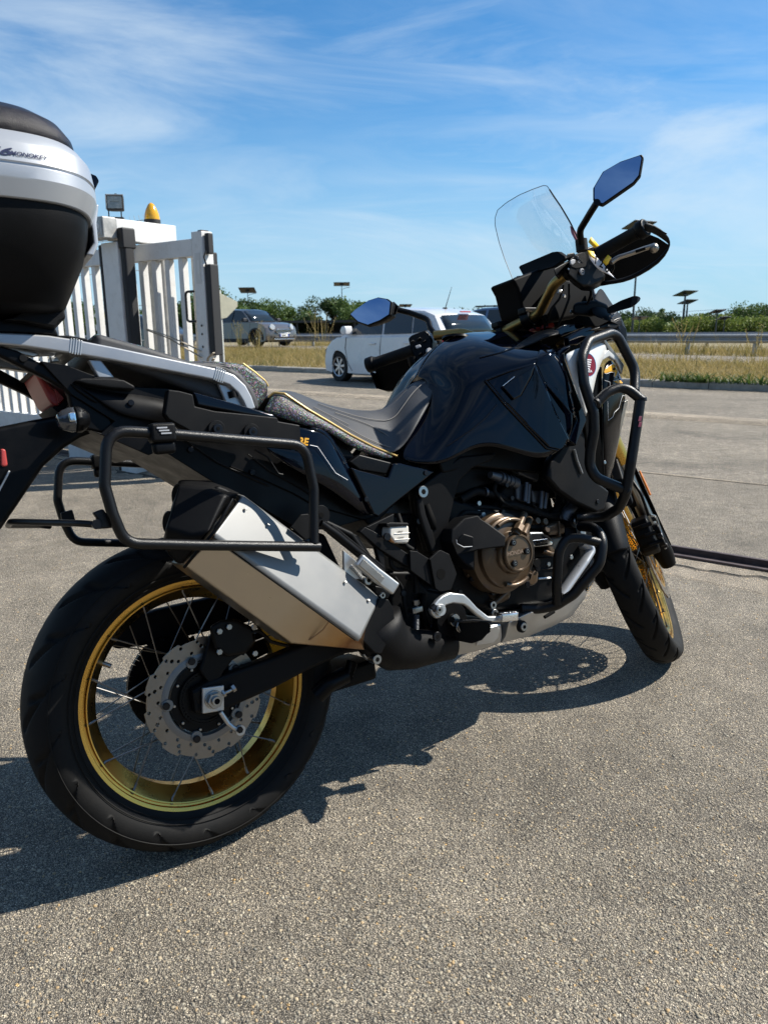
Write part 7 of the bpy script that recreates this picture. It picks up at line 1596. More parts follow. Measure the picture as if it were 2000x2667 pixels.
pg = rectsweep('passenger_peg', [P1('D', 195, 490, .235), P1('D', 300, 580, .24), P1('D', 425, 675, .245)], .016, .030, MALU, bv=.005)
rectsweep('peg_recess', [P1('D', 215, 508, .245), P1('D', 345, 622, .25)], .004, .016, MSTEEL, pg, bv=.001)
prism('peg_pivot', PT('D', .22, 300, 650, 345, 660, 400, 700, 385, 735, 330, 735, 300, 700), (0, .03, 0), MBLKS, bike, .004); bolt('D', 340, 712, .222, .007, .006, MZINC); bolt('D', 250, 618, .222, .010, .008, MZINC)
# brake fluid reservoir
MFL = mat('reservoir_plastic', (.80, .76, .68), .35, spec=.5, trans=.25); MFLU = mat('brake_fluid', (.55, .28, .12), .2, coat=.5)
rs = loft('fluid_reservoir', [[P1('D', x, y, .20)+Vector((0, dy, 0)) for x, y in ((392, 288), (512, 280), (514, 385), (500, 392), (425, 392), (388, 345))] for dy in (0, .042)], MFL, bike, bv=.006)
pplate('reservoir_cap', 'D', .203, .048, MBLKM, (372, 268, 400, 262, 500, 264, 510, 270, 510, 282, 372, 290), bv=.003)
pplate('fluid_level', 'D', .198, .03, MFLU, (386, 330, 420, 340, 445, 395, 410, 385, 388, 350), rs, .003)
for y, tx in ((325, 'UPPER'), (362, 'LOWER')):
    a = P1('D', 438, y, .2012); text_mesh('level_mark', tx, .0055, MST, rs, basis(a, P1('D', 490, y-3, .2012)-a, P1('D', 438, y-20, .2012)-a), .0002)
    tube('level_line', [P1('D', 420, y+6, .2012), P1('D', 514, y+1, .2012)], .0006, MFL, rs, n=5)
cyl('reservoir_bolt', P1('D', 370, 350, .20), (0, -1, 0), .009, .006, MBOLT, bike, 16)
tube('fluid_hose', PT('D', .17, 395, 480, 400, 530, 430, 555, 475, 553), .0055, MRUB, bike, .02, 10)
# shock area: spring, rod, switch
tube('brake_rod', PT('D', .165, 550, 430, 550, 700), .006, MBLKS, bike, n=10); box('rod_clevis', P1('D', 550, 800, .165), (.03, .02, .014), MZINC, bike, None, .002); cyl('rod_nut', P1('D', 550, 740, .165), (0, 0, -1), .009, .012, MZINC, bike, 6)
bm = bmesh.new(); s0 = P1('D', 553, 830, .165); s1 = P1('D', 550, 935, .165); pts = [s0.lerp(s1, t/160)+Vector((math.cos(t*.49)*.0075, math.sin(t*.49)*.0075, 0)) for t in range(161)]; tube_bm(bm, pts, .0014, 6); bm_obj('return_spring', bm, MTHR, bike, True)
tube('spring_hook', [s0, s0+Vector((0, 0, .012)), s0+Vector((.006, 0, .02))], .0014, MZINC, bike, n=6)
pplate('inner_frame', 'D', .13, .22, MENG, (380, 560, 520, 560, 640, 680, 760, 700, 800, 960, 740, 1000, 430, 980, 400, 800), bv=.01)
# brake pedal
bp_l = pplate('brake_pedal', 'D', .235, .014, MALU, (645, 800, 690, 740, 720, 715, 765, 695, 850, 705, 885, 735, 935, 790, 1000, 842, 1065, 842, 1080, 850, 1085, 878, 1010, 880, 980, 870, 930, 835, 880, 790, 850, 770, 785, 762, 740, 775, 722, 800, 712, 850, 680, 858, 655, 830), bv=.004)
cyl('pedal_pivot', P1('D', 700, 802, .236), (0, -1, 0), .0135, .006, MALU, bp_l, 28); cyl('pedal_pivot_bolt', P1('D', 700, 802, .2425), (0, -1, 0), .008, .002, MZINC, bp_l, 20); cyl('pedal_pivot_hole', P1('D', 700, 802, .2448), (0, -1, 0), .0035, .0006, MVOID, bp_l, 8)
rectsweep('pedal_tip', [P1('D', 1062, 848, .235), P1('D', 1165, 838, .245)], .03, .020, MCHROME, bp_l, bv=.003)
for k in range(5): box('pedal_tread', P1('D', 1085+k*17, 822-k*2, .247), (.004, .018, .005), MCHROME, bp_l, None, .001)
cyl('pedal_rod_end', P1('D', 648, 803, .232), (.9, 0, .5), .008, .014, MBOLT, bp_l, 12)
# rider foot peg
pgx = [P1('D', *q) for q in ((845, 945, .20), (930, 955, .26), (1000, 920, .29))]
pgd = P1('D', 985, 905, .30)-P1('D', 850, 920, .21)
MPEGR = mat('peg_rubber_worn', (.035, .034, .033), .6)
peg = prism('rider_peg', [P1('D', *q) for q in ((835, 890, .215), (880, 870, .24), (1000, 878, .31), (1018, 900, .315), (1010, 935, .31), (960, 990, .285), (895, 1012, .25), (850, 1000, .22), (820, 950, .21))], (.0, .05, .0), MRUB, bike, .006)
for k in range(7): prism('peg_rib', [P1('D', 862+k*24, 884-k*1.5, .226+k*.0135), P1('D', 875+k*24, 872-k*1.0, .228+k*.0135), P1('D', 884+k*24, 880-k*1.0, .228+k*.0135), P1('D', 872+k*24, 896-k*1.5, .226+k*.0135)], (-.012, .05, .0), MPEGR, peg, .002)
for k in range(6): prism('peg_lug', [P1('D', 905+k*20, 960-k*5, .24+k*.011), P1('D', 918+k*20, 955-k*5, .245+k*.011), P1('D', 910+k*18, 1005-k*11, .24+k*.011), P1('D', 900+k*18, 1000-k*10, .238+k*.011)], (0, .03, 0), MRUB, peg, .002)
tube('peg_spring', PT('D', .215, 812, 880, 800, 920, 830, 945, 812, 900), .0022, MZINC, bike, .01, 8)
cyl('peg_mount', P1('D', 776, 865, .19), (0, 1, 0), .045, .02, MENG, bike, 32); cyl('peg_bolt', P1('D', 776, 863, .195), (0, -1, 0), .0145, .012, MZINC, bike, 24); cyl('peg_bolt_hex', P1('D', 776, 863, .2075), (0, -1, 0), .008, .001, MVOID, bike, 6)
bolt('D', 1022, 822, .19, .011, .012, MZINC); bolt('D', 1012, 770, .17, .010, .012, MZINC)
# side stand and the foot seen behind the rear wheel
tube('side_stand', [Vector((.48, .16, .30)), Vector((.44, .24, .12)), Vector((.42, .29, .015))], [.014, .012, .012], MBLKS, bike, n=12); box('stand_foot', (.42, .295, -.045), (.07, .06, .02), MBLKS, bike, None, .004)
tube('stand_bar', [P1('F', *q) for q in ((1520, 760, .10), (1580, 700, .11), (1659, 660, .11))], .02, MBLKS, bike, .02, 14); o = pplate('centre_stand', 'D', .10, .02, MBLKS, (150, 1110, 200, 1130, 160, 1240, 120, 1240), bv=.004)
for k in range(4): cyl('stand_hole', P1('D', 172-k*7, 1145+k*26, .1006), (0, 1, 0), .006, .001, MVOID, o, 10)
box('linkage', (.36, 0, .27), (.16, .12, .05), MENG, bike, None, .01)
# rear inner mudguard and airbox filler (dark mass under the seat)
pplate('inner_mudguard', 'Z', .07, .14, MBLKM, (600, 1287, 640, 1298, 768, 1380, 850, 1390, 900, 1500, 880, 1640, 800, 1560, 720, 1480, 640, 1400), bv=.01)
pplate('air_box', 'C', .13, .26, MENG, (80, 900, 380, 830, 700, 870, 860, 880, 860, 1000, 560, 1000, 350, 1080, 250, 1100, 100, 1080), bv=.01)
pplate('tank_underside', 'C', .165, .33, MENG, (200, 880, 400, 772, 560, 770, 740, 840, 860, 850, 860, 960, 600, 940, 400, 920, 230, 960), bv=.006)
pplate('frame_rail', 'B', .12, .24, MENG, (780, 960, 1060, 1010, 1300, 980, 1000, 1280, 1240, 1240, 1240, 1500, 1000, 1400, 900, 1300), bv=.004)
# ------------------------------------------------------------------ front fairing, shrouds, crash bars, screen, cockpit
pplate('shroud_frame', 'J', .245, .03, MBLKG, (55, 235, 100, 190, 200, 150, 180, 200, 125, 245, 135, 320, 365, 960, 250, 1240, 160, 1180, 245, 960, 60, 330), bv=.006)
wp_ = grid('white_shroud', [[P1('J', *q) for q in r] for r in (
 ((118, 250, .258), (135, 310, .262), (240, 620, .268), (350, 930, .270)), ((250, 190, .262), (260, 300, .270), (330, 600, .276), (358, 940, .272)), ((400, 140, .262), (400, 280, .274), (410, 560, .272), (375, 890, .266)), ((540, 98, .255), (520, 220, .262), (450, 480, .262), (392, 850, .262)), ((600, 180, .245), (570, 280, .250), (468, 420, .255), (402, 820, .258)))], MWPL, sub=1, th=.006)
prism('shroud_trim', [P1('J', *q) for q in ((540, 98, .258), (560, 95, .255), (760, 370, .245), (735, 470, .245), (700, 380, .248), (600, 200, .25))], (0, .01, 0), MALU, bike, .003)
prism('shroud_pocket', [P1('J', *q) for q in ((590, 205, .252), (690, 300, .25), (660, 320, .25), (600, 280, .25), (500, 340, .252), (475, 372, .252), (470, 330, .252))], (0, .012, 0), MWPL, bike, .003)
gl_ = grid('graphic_shroud', [[P1('J', *q) for q in r] for r in (
 ((522, 385, .250), (528, 800, .250), (540, 1300, .235), (565, 1720, .20)), ((600, 285, .248), (600, 800, .248), (610, 1300, .23), (590, 1650, .20)), ((650, 300, .240), (700, 700, .238), (680, 1150, .222), (610, 1600, .196)), ((765, 565, .225), (800, 740, .222), (720, 1100, .21), (625, 1560, .19)))], MGRAPH, sub=1, th=.005)
prism('shroud_edge_strip', [P1('J', *q) for q in ((762, 760, .228), (800, 740, .224), (640, 1460, .198), (600, 1600, .194), (585, 1600, .196), (620, 1440, .2))], (0, .004, 0), MSTEEL, bike, .001)
prism('inner_shroud', [P1('J', *q) for q in ((470, 375, .238), (525, 385, .238), (530, 1300, .225), (570, 1720, .195), (500, 1720, .19), (390, 1500, .20), (330, 950, .235), (400, 830, .24), (440, 600, .24))], (0, .02, 0), MBLKS, bike, .004)
# emblem
ec = P1('J', 365, 372, .292); en = Vector((-.25, -.95, .1)).normalized()
exx = (P1('J', 430, 372, .282)-P1('J', 330, 372, .282)).normalized(); eyy = (P1('J', 370, 300, .282)-P1('J', 380, 460, .282)).normalized()
em = cyl('wing_emblem', P1('J', 362, 372, .2795), Vector((0, -1, 0)), .030, .003, MREDP, bike, 48)
ec = P1('J', 362, 372, .2830)
for k in range(5):
    y0 = .013-.005*k; prism('wing_feather', [ec+exx*x+eyy*y for x, y in ((-.012+.001*k, y0-.001), (-.004, y0+.0025), (.018-.0022*k, y0+.0015-.001*k), (.017-.0022*k, y0-.0015-.001*k), (-.004, y0-.0010))], (0, -.0006, 0), MPRW, em, 0)
text_mesh('emblem_lettering', 'HONDA', .0085, MPRW, em, basis(ec+exx*-.015+eyy*-.0185+Vector((0, -.0004, 0)), exx, eyy), .0002, bold=.0002)
revolve('emblem_rim', [(0, .029), (.0035, .0292), (.0035, .0305), (0, .0305)], P1('J', 362, 372, .2795), (0, -1, 0), MCHROME, em, 48, closed=True)
# gold and grey lettering on the shroud
GB_ = surf(gl_)
def dl(nm, xy, m, lift): return onsurf(nm, GB_, 'J', xy, m, gl_, lift, 2, .0003)
dl('letter', (523, 430, 570, 398, 640, 360, 652, 372, 690, 408, 662, 500, 640, 488, 652, 452, 612, 444, 565, 462, 528, 455), MPRG, .0010)
dl('letter_counter', (622, 418, 648, 396, 662, 412, 648, 432), MBLKG, .0016)
dl('letter', (700, 462, 716, 450, 748, 560, 735, 568, 690, 500), MPRB, .0010); dl('letter', (640, 545, 690, 530, 742, 548, 755, 574, 702, 574), MPRG, .0010)
for xy in ((521, 428, 570, 396, 640, 357, 654, 370, 694, 408, 664, 505, 638, 492, 650, 455, 612, 448, 565, 466, 524, 456, 521, 428), (638, 543, 690, 527, 700, 500, 680, 480, 702, 458, 718, 446, 760, 572), (524, 530, 600, 555, 600, 610), (575, 760, 580, 965, 630, 925, 645, 880, 695, 830, 712, 760, 735, 695, 760, 700, 790, 735)):
    edge_on('shroud_pinstripe', GB_, 'J', xy, .0006, MPRW, gl_, .0016)
cyl('shroud_screw', P1('J', 545, 1410, .236), (0, -1, 0), .005, .003, MZINC, bike, 12)
# lower black shroud in front of the radiator
ls = pplate('lower_shroud', 'C', .22, .03, MBLKM, (850, 885, 960, 745, 1040, 665, 1060, 650, 1050, 800, 1085, 980, 1190, 1060, 1160, 1170, 1120, 1185, 1000, 1130, 900, 1060, 830, 980), bv=.008)
tube('shroud_crease', [P1('C', *q) for q in ((985, 820, .224), (1000, 880, .224), (1030, 958, .224))], .003, MALU, bike, n=6)
prism('radiator', [P1('C', *q) for q in ((1000, 700, .19), (1160, 560, .19), (1170, 1060, .17), (1050, 1100, .17))], (.0, .34, 0), MENG, bike, .01)
# fork yokes are separate; headlight cowl and fairing nose
nose = [('H', 350, 690), ('H', 410, 800), ('H', 460, 1010), ('H', 480, 1080), ('H', 620, 1210), ('H', 900, 1230), ('H', 1200, 1215), ('H', 1400, 1240), ('H', 1560, 1330), ('H', 1570, 1200), ('H', 1520, 1060), ('H', 1400, 980), ('H', 1220, 800), ('H', 1100, 700), ('H', 900, 480), ('H', 440, 655)]
prism('cockpit_cowl', [P1(t, x, y, .02) for t, x, y in nose], (0, .10, 0), MDULL, bike, .008)
grid('nose_fairing', [[P1('I', *q) for q in r] for r in (
 ((690, 850, .05), (640, 900, .10), (600, 1000, .15), (560, 1150, .19)), ((740, 930, .05), (720, 980, .11), (700, 1060, .17), (680, 1200, .21)), ((800, 1030, .05), (800, 1080, .12), (800, 1150, .19), (790, 1230, .225)), ((880, 1130, .05), (885, 1160, .13), (885, 1200, .19), (880, 1260, .22)), ((955, 1300, .05), (950, 1300, .12), (930, 1310, .18), (910, 1330, .21)), ((968, 1390, .05), (965, 1400, .12), (955, 1420, .18), (940, 1440, .20)), ((960, 1500, .05), (950, 1500, .12), (935, 1510, .17), (920, 1520, .19)))], MDULL, sub=2, th=.005, mirror=True)
pplate('fairing_side', 'I', .212, .02, MBLKS, (560, 1330, 700, 1270, 860, 1190, 905, 1180, 925, 1265, 965, 1310, 968, 1480, 900, 1400, 800, 1320, 700, 1310), bv=.005)
prism('fairing_grain_panel', PT('I', .2155, 720, 1290, 880, 1205, 905, 1215, 918, 1270, 850, 1310, 800, 1310), (0, .006, 0), MBLKM, bike, .003)
prism('fairing_inner_edge', PT('I', .19, 350, 1460, 360, 1440, 480, 1380, 590, 1310, 605, 1322, 500, 1400, 380, 1470), (0, .01, 0), MCASE, bike, .003)
prism('fairing_rail', PT('I', .20, 330, 1400, 500, 1300, 575, 1288, 610, 1325, 640, 1340, 560, 1400, 440, 1480, 340, 1490), (0, .02, 0), MBLKG, bike, .004)
prism('fairing_rail', PT('I', .16, 180, 1330, 300, 1260, 480, 1260, 520, 1290, 380, 1350, 260, 1400), (0, .02, 0), MBLKG, bike, .004)
prism('loom_plug', PT('I', .06, 110, 1280, 120, 1250, 160, 1235, 185, 1265, 180, 1300, 115, 1305), (0, .03, 0), mat('red_plug', (.35, .03, .02), .5), bike, .004)
prism('loom_plug', PT('I', .03, -20, 1295, 30, 1285, 40, 1330, -10, 1330), (0, .03, 0), mat('red_plug2', (.35, .03, .02), .5), bike, .004)
for q in (((700, 1240, .05), (690, 1150, .06), (720, 1060, .06), (770, 960, .06)), ((660, 1240, .02), (680, 1120, .04), (740, 1020, .05))): tube('control_cable', fillet([P1('H', *a) for a in q], .05), .0032, MRUB, bike, n=8)
for x, y in ((855, 830), (900, 880), (980, 1050), (1060, 975)): cyl('cockpit_screw', P1('H', x, y, .14), (0, -1, .2), .006, .004, MZINC, bike, 10)
loft('upper_cockpit', [[P1('H', x, y, v) for x, y in ((1000, 960), (1060, 940), (1180, 930), (1260, 920), (1330, 950), (1420, 990), (1380, 1060), (1200, 1100), (1000, 1080))] for v in (.10, .17)], MDULL, bike, bv=.012)
loft('cockpit_tower', [[P1('H', x, y, v) for x, y in ((840, 650), (1180, 760), (1230, 900), (1180, 1000), (1000, 1120), (700, 1180), (620, 1050), (760, 800))] for v in (-.04, .08)], MDULL, bike, bv=.012)
# display
ds = [P1('H', *q) for q in ((412, 565, -.085), (430, 545, -.085), (770, 400, .06), (830, 392, .08), (915, 450, .105), (918, 475, .105), (780, 560, .09), (460, 655, -.07))]
disp = prism('instrument_display', ds, Vector((.02, 0, .0)), MDULL, bike, .004)
prism('display_visor', [P1('H', *q) for q in ((350, 690, -.10), (360, 670, -.10), (440, 650, -.09), (450, 680, -.09), (415, 790, -.09), (362, 735, -.10))], Vector((.03, 0, 0)), MBLKM, bike, .004)
for k in range(3): tube('visor_rib', [P1('H', 395+k*4, 665+k*12, -.088), P1('H', 432, 660+k*12, -.085)], .0015, MALU, bike, n=5)
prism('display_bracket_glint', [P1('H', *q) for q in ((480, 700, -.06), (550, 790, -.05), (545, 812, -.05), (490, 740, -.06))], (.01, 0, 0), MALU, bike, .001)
# front turn signal
ft = loft('front_turn_signal', [[P1('I', x, y, v) for x, y, v in q] for q in (
 ((740, 1090, .20), (770, 1075, .20), (790, 1120, .20), (780, 1150, .20), (750, 1140, .20)), ((880, 1015, .235), (900, 1005, .24), (915, 1050, .24), (905, 1112, .235), (880, 1115, .235)), ((1020, 960, .27), (1050, 956, .275), (1075, 975, .275), (1035, 1070, .27), (1000, 1085, .27)), ((1080, 960, .28), (1100, 968, .28), (1110, 985, .28), (1100, 1010, .28), (1070, 1040, .28)))], MBLKS, bike, bv=.005)
# windscreen as a curved sheet between traced edges
def lerp_poly(ps, t):
    k = t*(len(ps)-1); i = int(min(k, len(ps)-2)); return ps[i].lerp(ps[i+1], k-i)
wl_ = [P1('E', *q) for q in ((278, 758, -.135), (235, 650, -.165), (205, 560, -.18), (184, 470, -.188), (184, 430, -.186), (198, 388, -.178))]
wr_ = [P1('E', *q) for q in ((668, 650, .165), (630, 540, .178), (590, 455, .176), (540, 370, .170), (500, 312, .160), (478, 278, .150))]
wt_ = [P1('E', *q) for q in ((198, 388, -.178), (235, 348, -.15), (300, 305, -.09), (370, 274, -.01), (430, 253, .08), (455, 256, .12), (478, 278, .150))]
wb_ = [P1('E', *q) for q in ((278, 758, -.135), (380, 745, -.07), (480, 720, 0), (580, 690, .09), (668, 650, .165))]
for ps in (wl_, wr_, wt_, wb_): 
    pass
ub = (wl_[0].x+wr_[0].x)/2
rows = []; nu_, nv_ = 20, 16
for j in range(nv_+1):
    t = j/nv_; row = []
    for i in range(nu_+1):
        s = i/nu_
        p = lerp_poly(wb_, s)*(1-t)+lerp_poly(wt_, s)*t+lerp_poly(wl_, t)*(1-s)+lerp_poly(wr_, t)*s-(wb_[0]*(1-s)*(1-t)+wb_[-1]*s*(1-t)+wt_[0]*(1-s)*t+wt_[-1]*s*t)
        p = p+Vector((.03*4*s*(1-s)*(1-.6*t), 0, 0)); row.append(p)
    rows.append(row)
def screen_mat():
    m = bpy.data.materials.new('clear_screen'); m.use_nodes = True; N = m.node_tree.nodes; L_ = m.node_tree.links; N.remove(N['Principled BSDF'])
    tr = N.new('ShaderNodeBsdfTransparent'); tr.inputs[0].default_value = (.93, .935, .95, 1); g = N.new('ShaderNodeBsdfGlossy'); g.inputs['Roughness'].default_value = .03; g.inputs[0].default_value = (1, 1, 1, 1)
    d = N.new('ShaderNodeBsdfDiffuse'); d.inputs[0].default_value = (.75, .72, .74, 1)
    fz_ = N.new('ShaderNodeFresnel'); fz_.inputs[0].default_value = 1.45; ms = N.new('ShaderNodeMixShader'); m2 = N.new('ShaderNodeMixShader'); m2.inputs[0].default_value = .03
    sc_f = N.new('ShaderNodeMath'); sc_f.operation = 'MULTIPLY'; sc_f.inputs[1].default_value = .12; L_.new(fz_.outputs[0], sc_f.inputs[0])
    L_.new(tr.outputs[0], m2.inputs[1]); L_.new(d.outputs[0], m2.inputs[2]); L_.new(sc_f.outputs[0], ms.inputs[0]); L_.new(m2.outputs[0], ms.inputs[1]); L_.new(g.outputs[0], ms.inputs[2]); L_.new(ms.outputs[0], N['Material Output'].inputs[0]); return m
MSCR = screen_mat()
ws = grid('windscreen', rows, MSCR, sub=0, th=0); ws.data.shade_smooth()
MEDGE = mat('screen_edge', (.012, .013, .016), .3)
rim = [r[0] for r in rows]; tube('screen_edge', rim+[p for p in rows[-1]][1:]+[r[-1] for r in rows][::-1][1:], .0011, MEDGE, ws, n=6)
tube('screen_edge', [r[-1] for r in rows], .0022, MEDGE, ws, n=6)
MPINK = mat('pink_sticker', (.42, .16, .20), .5)
st_c = P1('E', 612, 515, .176); prism('screen_sticker', [P1('E', x, y, .1745) for x, y in ((588, 474), (600, 478), (622, 505), (634, 545), (632, 575), (612, 545), (595, 512))], (.001, .001, 0), MPINK, ws, 0)
# ------------------------------------------------------------------ crash bars
RB = .0135
def jb(*q): return [P1('J', *a) for a in q]
outer = jb((235, 1995, .19), (400, 2000, .21), (560, 1985, .25), (700, 1900, .30), (775, 1740, .33), (830, 1400, .345), (885, 1040, .352), (925, 760, .355))
cb1 = tube('crash_bar', outer, RB, MPOW, bike, .05, 18)
loop = jb((765, 1705, .325), (450, 1575, .295), (385, 1440, .285), (395, 1290, .290), (435, 1080, .302), (428, 880, .305), (330, 580, .295), (300, 300, .285), (370, 120, .275), (610, 30, .25), (690, 70, .25), (875, 430, .265), (865, 650, .28))
cb2 = tube('crash_bar', loop, RB, MPOW, bike, .05, 18)
cross = jb((455, 785, .303), (580, 660, .315), (700, 612, .325), (800, 630, .338), (940, 745, .355))
cb3 = tube('crash_bar', cross, RB*.93, MPOW, bike, .05, 18)
for x, y, v in ((770, 1700, .33), (448, 780, .308)): 
    c = P1('J', x, y, v); d = Vector((.3, 0, .4)).normalized(); revolve('weld_collar', [(-.006, RB*.9), (-.003, RB*1.2), (.003, RB*1.2), (.006, RB*.9)], c, (P1('J', x+60, y-60 if y < 1000 else y+30, v)-c), MPOW, cb2, 20, closed=True)
cyl('bar_end_cap', P1('J', 940, 745, .356)-Vector((0, 0, .004)), (0, 0, 1), RB*1.02, .01, MPOW, cb1, 18)
MBADGE = mat('red_bar_badge', (.12, .012, .03), .4)
for y0, y1 in ((925, 975), (985, 1035)): 
    prism('bar_badge', [P1('J', x, y, .355)+Vector((-.004, -RB*.92, 0)) for x, y in ((885, y0), (915, y0-5), (905, y1), (872, y1))], (0, .001, 0), MBADGE, cb1, .0004)
mirror_y(cb2); mirror_y(cb1)
cyl('bar_mount', P1('J', 235, 2040, .185), (0, 1, 0), .018, .03, MBOLT, bike, 20); bolt('J', 233, 2038, .192, .008, .004, MZINC)
# lower engine guard
lowb = [P1('K', 885, 1185, .15), P1('K', 1050, 1185, .17), P1('K', 1230, 1150, .205), P1('K', 1420, 1030, .245), P1('K', 1550, 880, .27), P1('C', 1130, 1480, .295), P1('C', 1150, 1345, .295), P1('C', 1105, 1272, .26), P1('C', 1020, 1262, .20)]
eb = tube('engine_guard', lowb, RB, MPOW, bike, .06, 18)
br = [P1('K', 1245, 1130, .215), P1('K', 1240, 900, .225), P1('K', 1262, 560, .235), P1('K', 1350, 420, .245), P1('K', 1500, 420, .265), P1('C', 1150, 1362, .293)]
tube('engine_guard', br, RB*.93, MPOW, bike, .06, 18)
cyl('guard_cap', P1('K', 885, 1185, .15), (P1('K', 885, 1185, .15)-P1('K', 1050, 1185, .17)), RB*1.04, .008, MPOW, eb, 18)
prism('guard_badge', [P1('K', x, y, .272)+Vector((-.006, -RB*.9, 0)) for x, y in ((1590, 720), (1615, 710), (1590, 830), (1560, 840))], (0, .001, 0), mat('red_guard_badge', (.16, .01, .015), .5), eb, .0004)
prism('guard_bracket', [P1('K', *q) for q in ((1310, 225, .16), (1400, 225, .17), (1470, 290, .18), (1480, 400, .18), (1350, 470, .17), (1330, 300, .16))], (0, .02, 0), MBLKS, bike, .006)
prism('guard_bracket_rib', [P1('K', *q) for q in ((1500, 345, .20), (1530, 300, .20), (1558, 350, .20), (1560, 395, .20), (1500, 390, .20))], (0, .006, 0), MALU, bike, .002)
mirror_y(eb)
# horn and small bits under the shroud
tube('bar_link', [P1('C', *q) for q in ((985, 1195, .17), (1060, 1170, .18), (1130, 1150, .19))], .014, MBLKS, bike, n=14)
tube('throttle_cable', [P1('C', *q) for q in ((560, 880, .14), (600, 930, .15), (660, 960, .15))], .004, MRUB, bike, .02, 8)
# ------------------------------------------------------------------ paper tag on the throttle grip
TAGY = mat('tag_yellow', (.95, .60, .03), .55); TAGW = mat('tag_white', (.80, .80, .84), .55)
tg = empty('paper_tag', (0, 0, 0), label='curled yellow and white paper number tag looped round the right handgrip', cat='tag'); tg.matrix_world = bike.matrix_world.copy()
def sheet(nm, rows, m, sub=1): 
    V = [p for r in rows for p in r]; c = len(rows[0]); F_ = [(i*c+j, i*c+j+1, (i+1)*c+j+1, (i+1)*c+j) for i in range(len(rows)-1) for j in range(c-1)]
    o = mesh_obj(nm, V, F_, m, tg, True); solid(o, .0004, 0); 
    if sub: subs(o, 1)
    return o
hI = lambda x, y, v: P1('I', x, y, v)
sheet('tag_top', [[hI(575, 318, .262), hI(545, 375, .260)], [hI(660, 412, .262), hI(610, 440, .258)]], TAGY, 0)
sheet('tag_flap', [[hI(755, 512, .285), hI(700, 590, .280)], [hI(792, 540, .285), hI(745, 640, .280)]], TAGY, 0)
sheet('tag_body', [[hI(533, 463, .268), hI(610, 480, .272), hI(625, 535, .275), hI(650, 560, .277)], [hI(545, 540, .268), hI(600, 560, .274), hI(680, 580, .280), hI(700, 590, .280)], [hI(590, 600, .272), hI(640, 650, .277), hI(705, 700, .280), hI(760, 690, .284)], [hI(670, 695, .274), hI(740, 715, .280), hI(810, 745, .286), hI(880, 806, .288)]], TAGW)
sheet('tag_band', [[hI(537, 464, .2705), hI(605, 480, .2745)], [hI(546, 505, .2715), hI(610, 535, .2765)], [hI(600, 550, .2755), hI(650, 565, .2795)]], TAGY, 0)
for tx, x, y, v in (('1', 590, 600, .2775), ('2', 650, 640, .282), ('6', 712, 690, .2855)):
    a = hI(x, y, v); text_mesh('tag_number', tx, .030, MVOID, tg, basis(a+Vector((0, -.003, 0)), hI(x+62, y+32, v)-a, hI(x+28, y-62, v)-a), .0003, bold=.0008)
# ------------------------------------------------------------------ small hardware, hoses and fasteners
def hose(t, r, m, *q, nm='hose', fil=.03): return tube(nm, [P1(t, *a) for a in q], r, m, bike, fil, 10)
def clip(t, x, y, v, d, r): c = P1(t, x, y, v); revolve('hose_clip', [(-.003, r), (-.003, r*1.12), (.003, r*1.12), (.003, r)], c, d, MTHR, bike, 16, closed=True)
hose('C', .010, MRUB, (330, 1110, .13), (420, 1060, .135), (520, 1080, .14), (600, 1110, .14))
hose('C', .007, MRUB, (300, 1230, .13), (360, 1180, .14), (460, 1190, .145), (560, 1180, .14), (640, 1200, .14))
hose('C', .005, MRUB, (540, 1000, .14), (520, 1060, .15), (570, 1120, .15), (650, 1160, .15))
hose('C', .012, MRUB, (860, 960, .12), (900, 1060, .13), (900, 1140, .14), (860, 1200, .14))
hose('C', .0045, MRUB, (740, 1130, .15), (800, 1200, .155), (900, 1190, .155), (960, 1180, .16))
hose('C', .004, MZINC, (430, 1215, .14), (435, 1170, .14), fil=0)
hose('C', .003, MZINC, (445, 1205, .14), (520, 1200, .14), fil=0)
hose('D', .006, MRUB, (440, 210, .14), (470, 300, .15), (480, 400, .15), (530, 430, .15))
hose('D', .005, MRUB, (420, 600, .14), (470, 660, .15), (480, 760, .15), (500, 850, .15))
hose('D', .009, MENG, (600, 700, .14), (590, 800, .14), (620, 900, .14), (700, 950, .14))
for x, y, v in ((455, 1195, .150), (300, 1330, .155), (320, 1640, .15), (830, 1480, .16), (860, 1560, .16), (960, 1440, .165), (1010, 1500, .165), (900, 1210, .17), (1040, 1210, .19), (780, 1190, .15), (700, 1200, .15), (620, 1100, .155), (590, 1025, .16), (430, 1130, .14)):
    c = P1('C', x, y, v); cyl('engine_bolt', c, (0, -1, 0), .007, .006, MZINC if (x+y) % 3 == 0 else MBOLT, bike, 6)
for x, y, v in ((565, 255, .145), (500, 600, .15), (600, 610, .15), (470, 700, .15), (650, 905, .16), (1190, 920-40, .17)):
    c = P1('D', x, y, v); cyl('frame_bolt', c, (0, -1, 0), .0075, .006, MBOLT, bike, 16)
clip('C', 880, 1010, .125, (0, 0, 1), .0135); clip('C', 470, 1065, .138, (1, 0, 0), .0115)
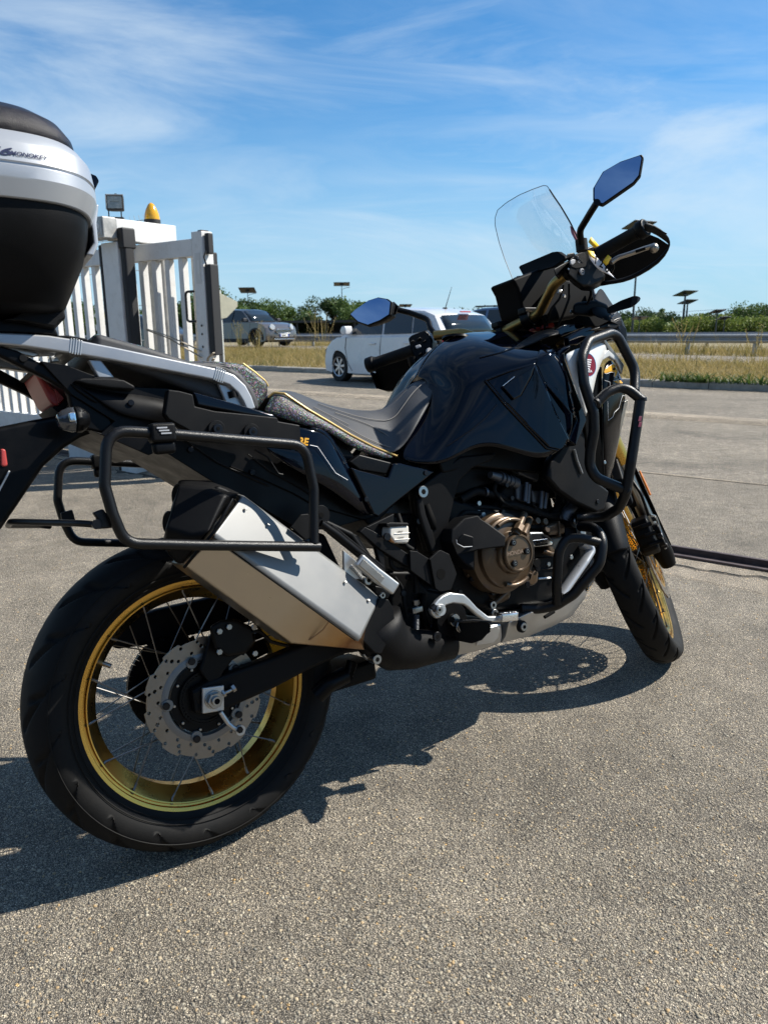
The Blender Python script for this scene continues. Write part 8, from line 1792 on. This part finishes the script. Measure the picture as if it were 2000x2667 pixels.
# fasteners and gap lines of the bodywork
for t, x, y, v in (('B', 905, 1150, .169), ('B', 1300, 975, .170), ('B', 960, 1235, .160), ('A', 1560, 900, .130), ('A', 1180, 760, .130), ('C', 1020, 720, .222), ('C', 1120, 1120, .222), ('L', 1420, 700, .139), ('I', 880, 1300, .218)):
    c = P1(t, x, y, v); cyl('fairing_bolt', c+Vector((0, .002, 0)), (0, -1, 0), .006, .0035, MBOLT, bike, 16)
tube('panel_gap', [P1('B', *q) for q in ((0, 930, .128), (200, 1010, .128), (420, 1110, .128), (560, 1190, .128), (900, 1290, .128))], .0014, MVOID, bike, .02, 5)
tube('panel_gap', [P1('B', *q) for q in ((120, 850, .129), (260, 960, .129), (460, 1070, .129), (600, 1160, .129))], .0012, MBLKM, bike, .02, 5)
tube('inner_edge', [P1('A', *q) for q in ((1050, 595, .127), (1180, 730, .127), (1340, 840, .127), (1659, 985, .127))], .0022, MBLKM, bike, .02, 6)
for k in range(3): tube('cable_tie', [P1('Z', 700+k*60, 1392+k*36, .135)+Vector((0, 0, .012)), P1('Z', 700+k*60, 1392+k*36, .135)-Vector((0, 0, .012))], .0016, MBLKS, bike, n=5)
# carrier struts crossing behind the silencer
rectsweep('rack_brace', PT('D', .205, 20, 300, 180, 430, 340, 560), .008, .022, MBLKM, bv=.002)
# silencer rivets and seams
for x, y in ((640, 1310), (700, 1350), (900, 1500), (960, 1548)): cyl('cover_rivet', P1('Z', x, y+16, .236), Vector((.2, -.8, .6)), .0035, .002, MMUF, bike, 12)
for a, b_ in (((556, 1400), (925, 1668)),): tube('cover_seam', [P1('Z', a[0], a[1], .269), P1('Z', b_[0], b_[1], .269)], .0014, MVOID, bike, n=5)
# tyre wear indicators: raised rings on the rear sidewall
for r_, w_ in ((.300, .0012), (.262, .0015), (.252, .001)):
    revolve('sidewall_ring', [(0, r_-w_), (.001, r_), (0, r_+w_)], RW+Vector((0, -(.0792 if r_ > .29 else .0745 if r_ > .26 else .068), 0)), (0, -1, 0), MRUB, rwheel, 96)
# ------------------------------------------------------------------ cockpit clutter
hose('H', .0035, MRUB, (900, 760, .12), (860, 900, .11), (760, 1020, .09), (720, 1200, .07))
hose('H', .0035, MRUB, (960, 740, .14), (960, 900, .13), (900, 1060, .12), (840, 1200, .10))
hose('H', .0025, MZINC, (840, 850, .13), (850, 820, .13), (880, 815, .13))
hose('H', .004, MBLKS, (1180, 740, .20), (1200, 850, .19), (1160, 960, .17), (1060, 1060, .15))
hose('H', .003, MRUB, (480, 1090, .05), (520, 1180, .05), (600, 1230, .06))
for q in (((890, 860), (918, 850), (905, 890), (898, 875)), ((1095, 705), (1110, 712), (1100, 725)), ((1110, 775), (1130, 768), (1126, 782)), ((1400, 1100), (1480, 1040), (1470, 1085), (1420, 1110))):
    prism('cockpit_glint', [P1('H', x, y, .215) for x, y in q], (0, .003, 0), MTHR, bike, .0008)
prism('headlight_stay', [P1('I', x, y, .10) for x, y in ((598, 870), (612, 868), (638, 985), (628, 992))], (0, .01, 0), MCASE, bike, .001)
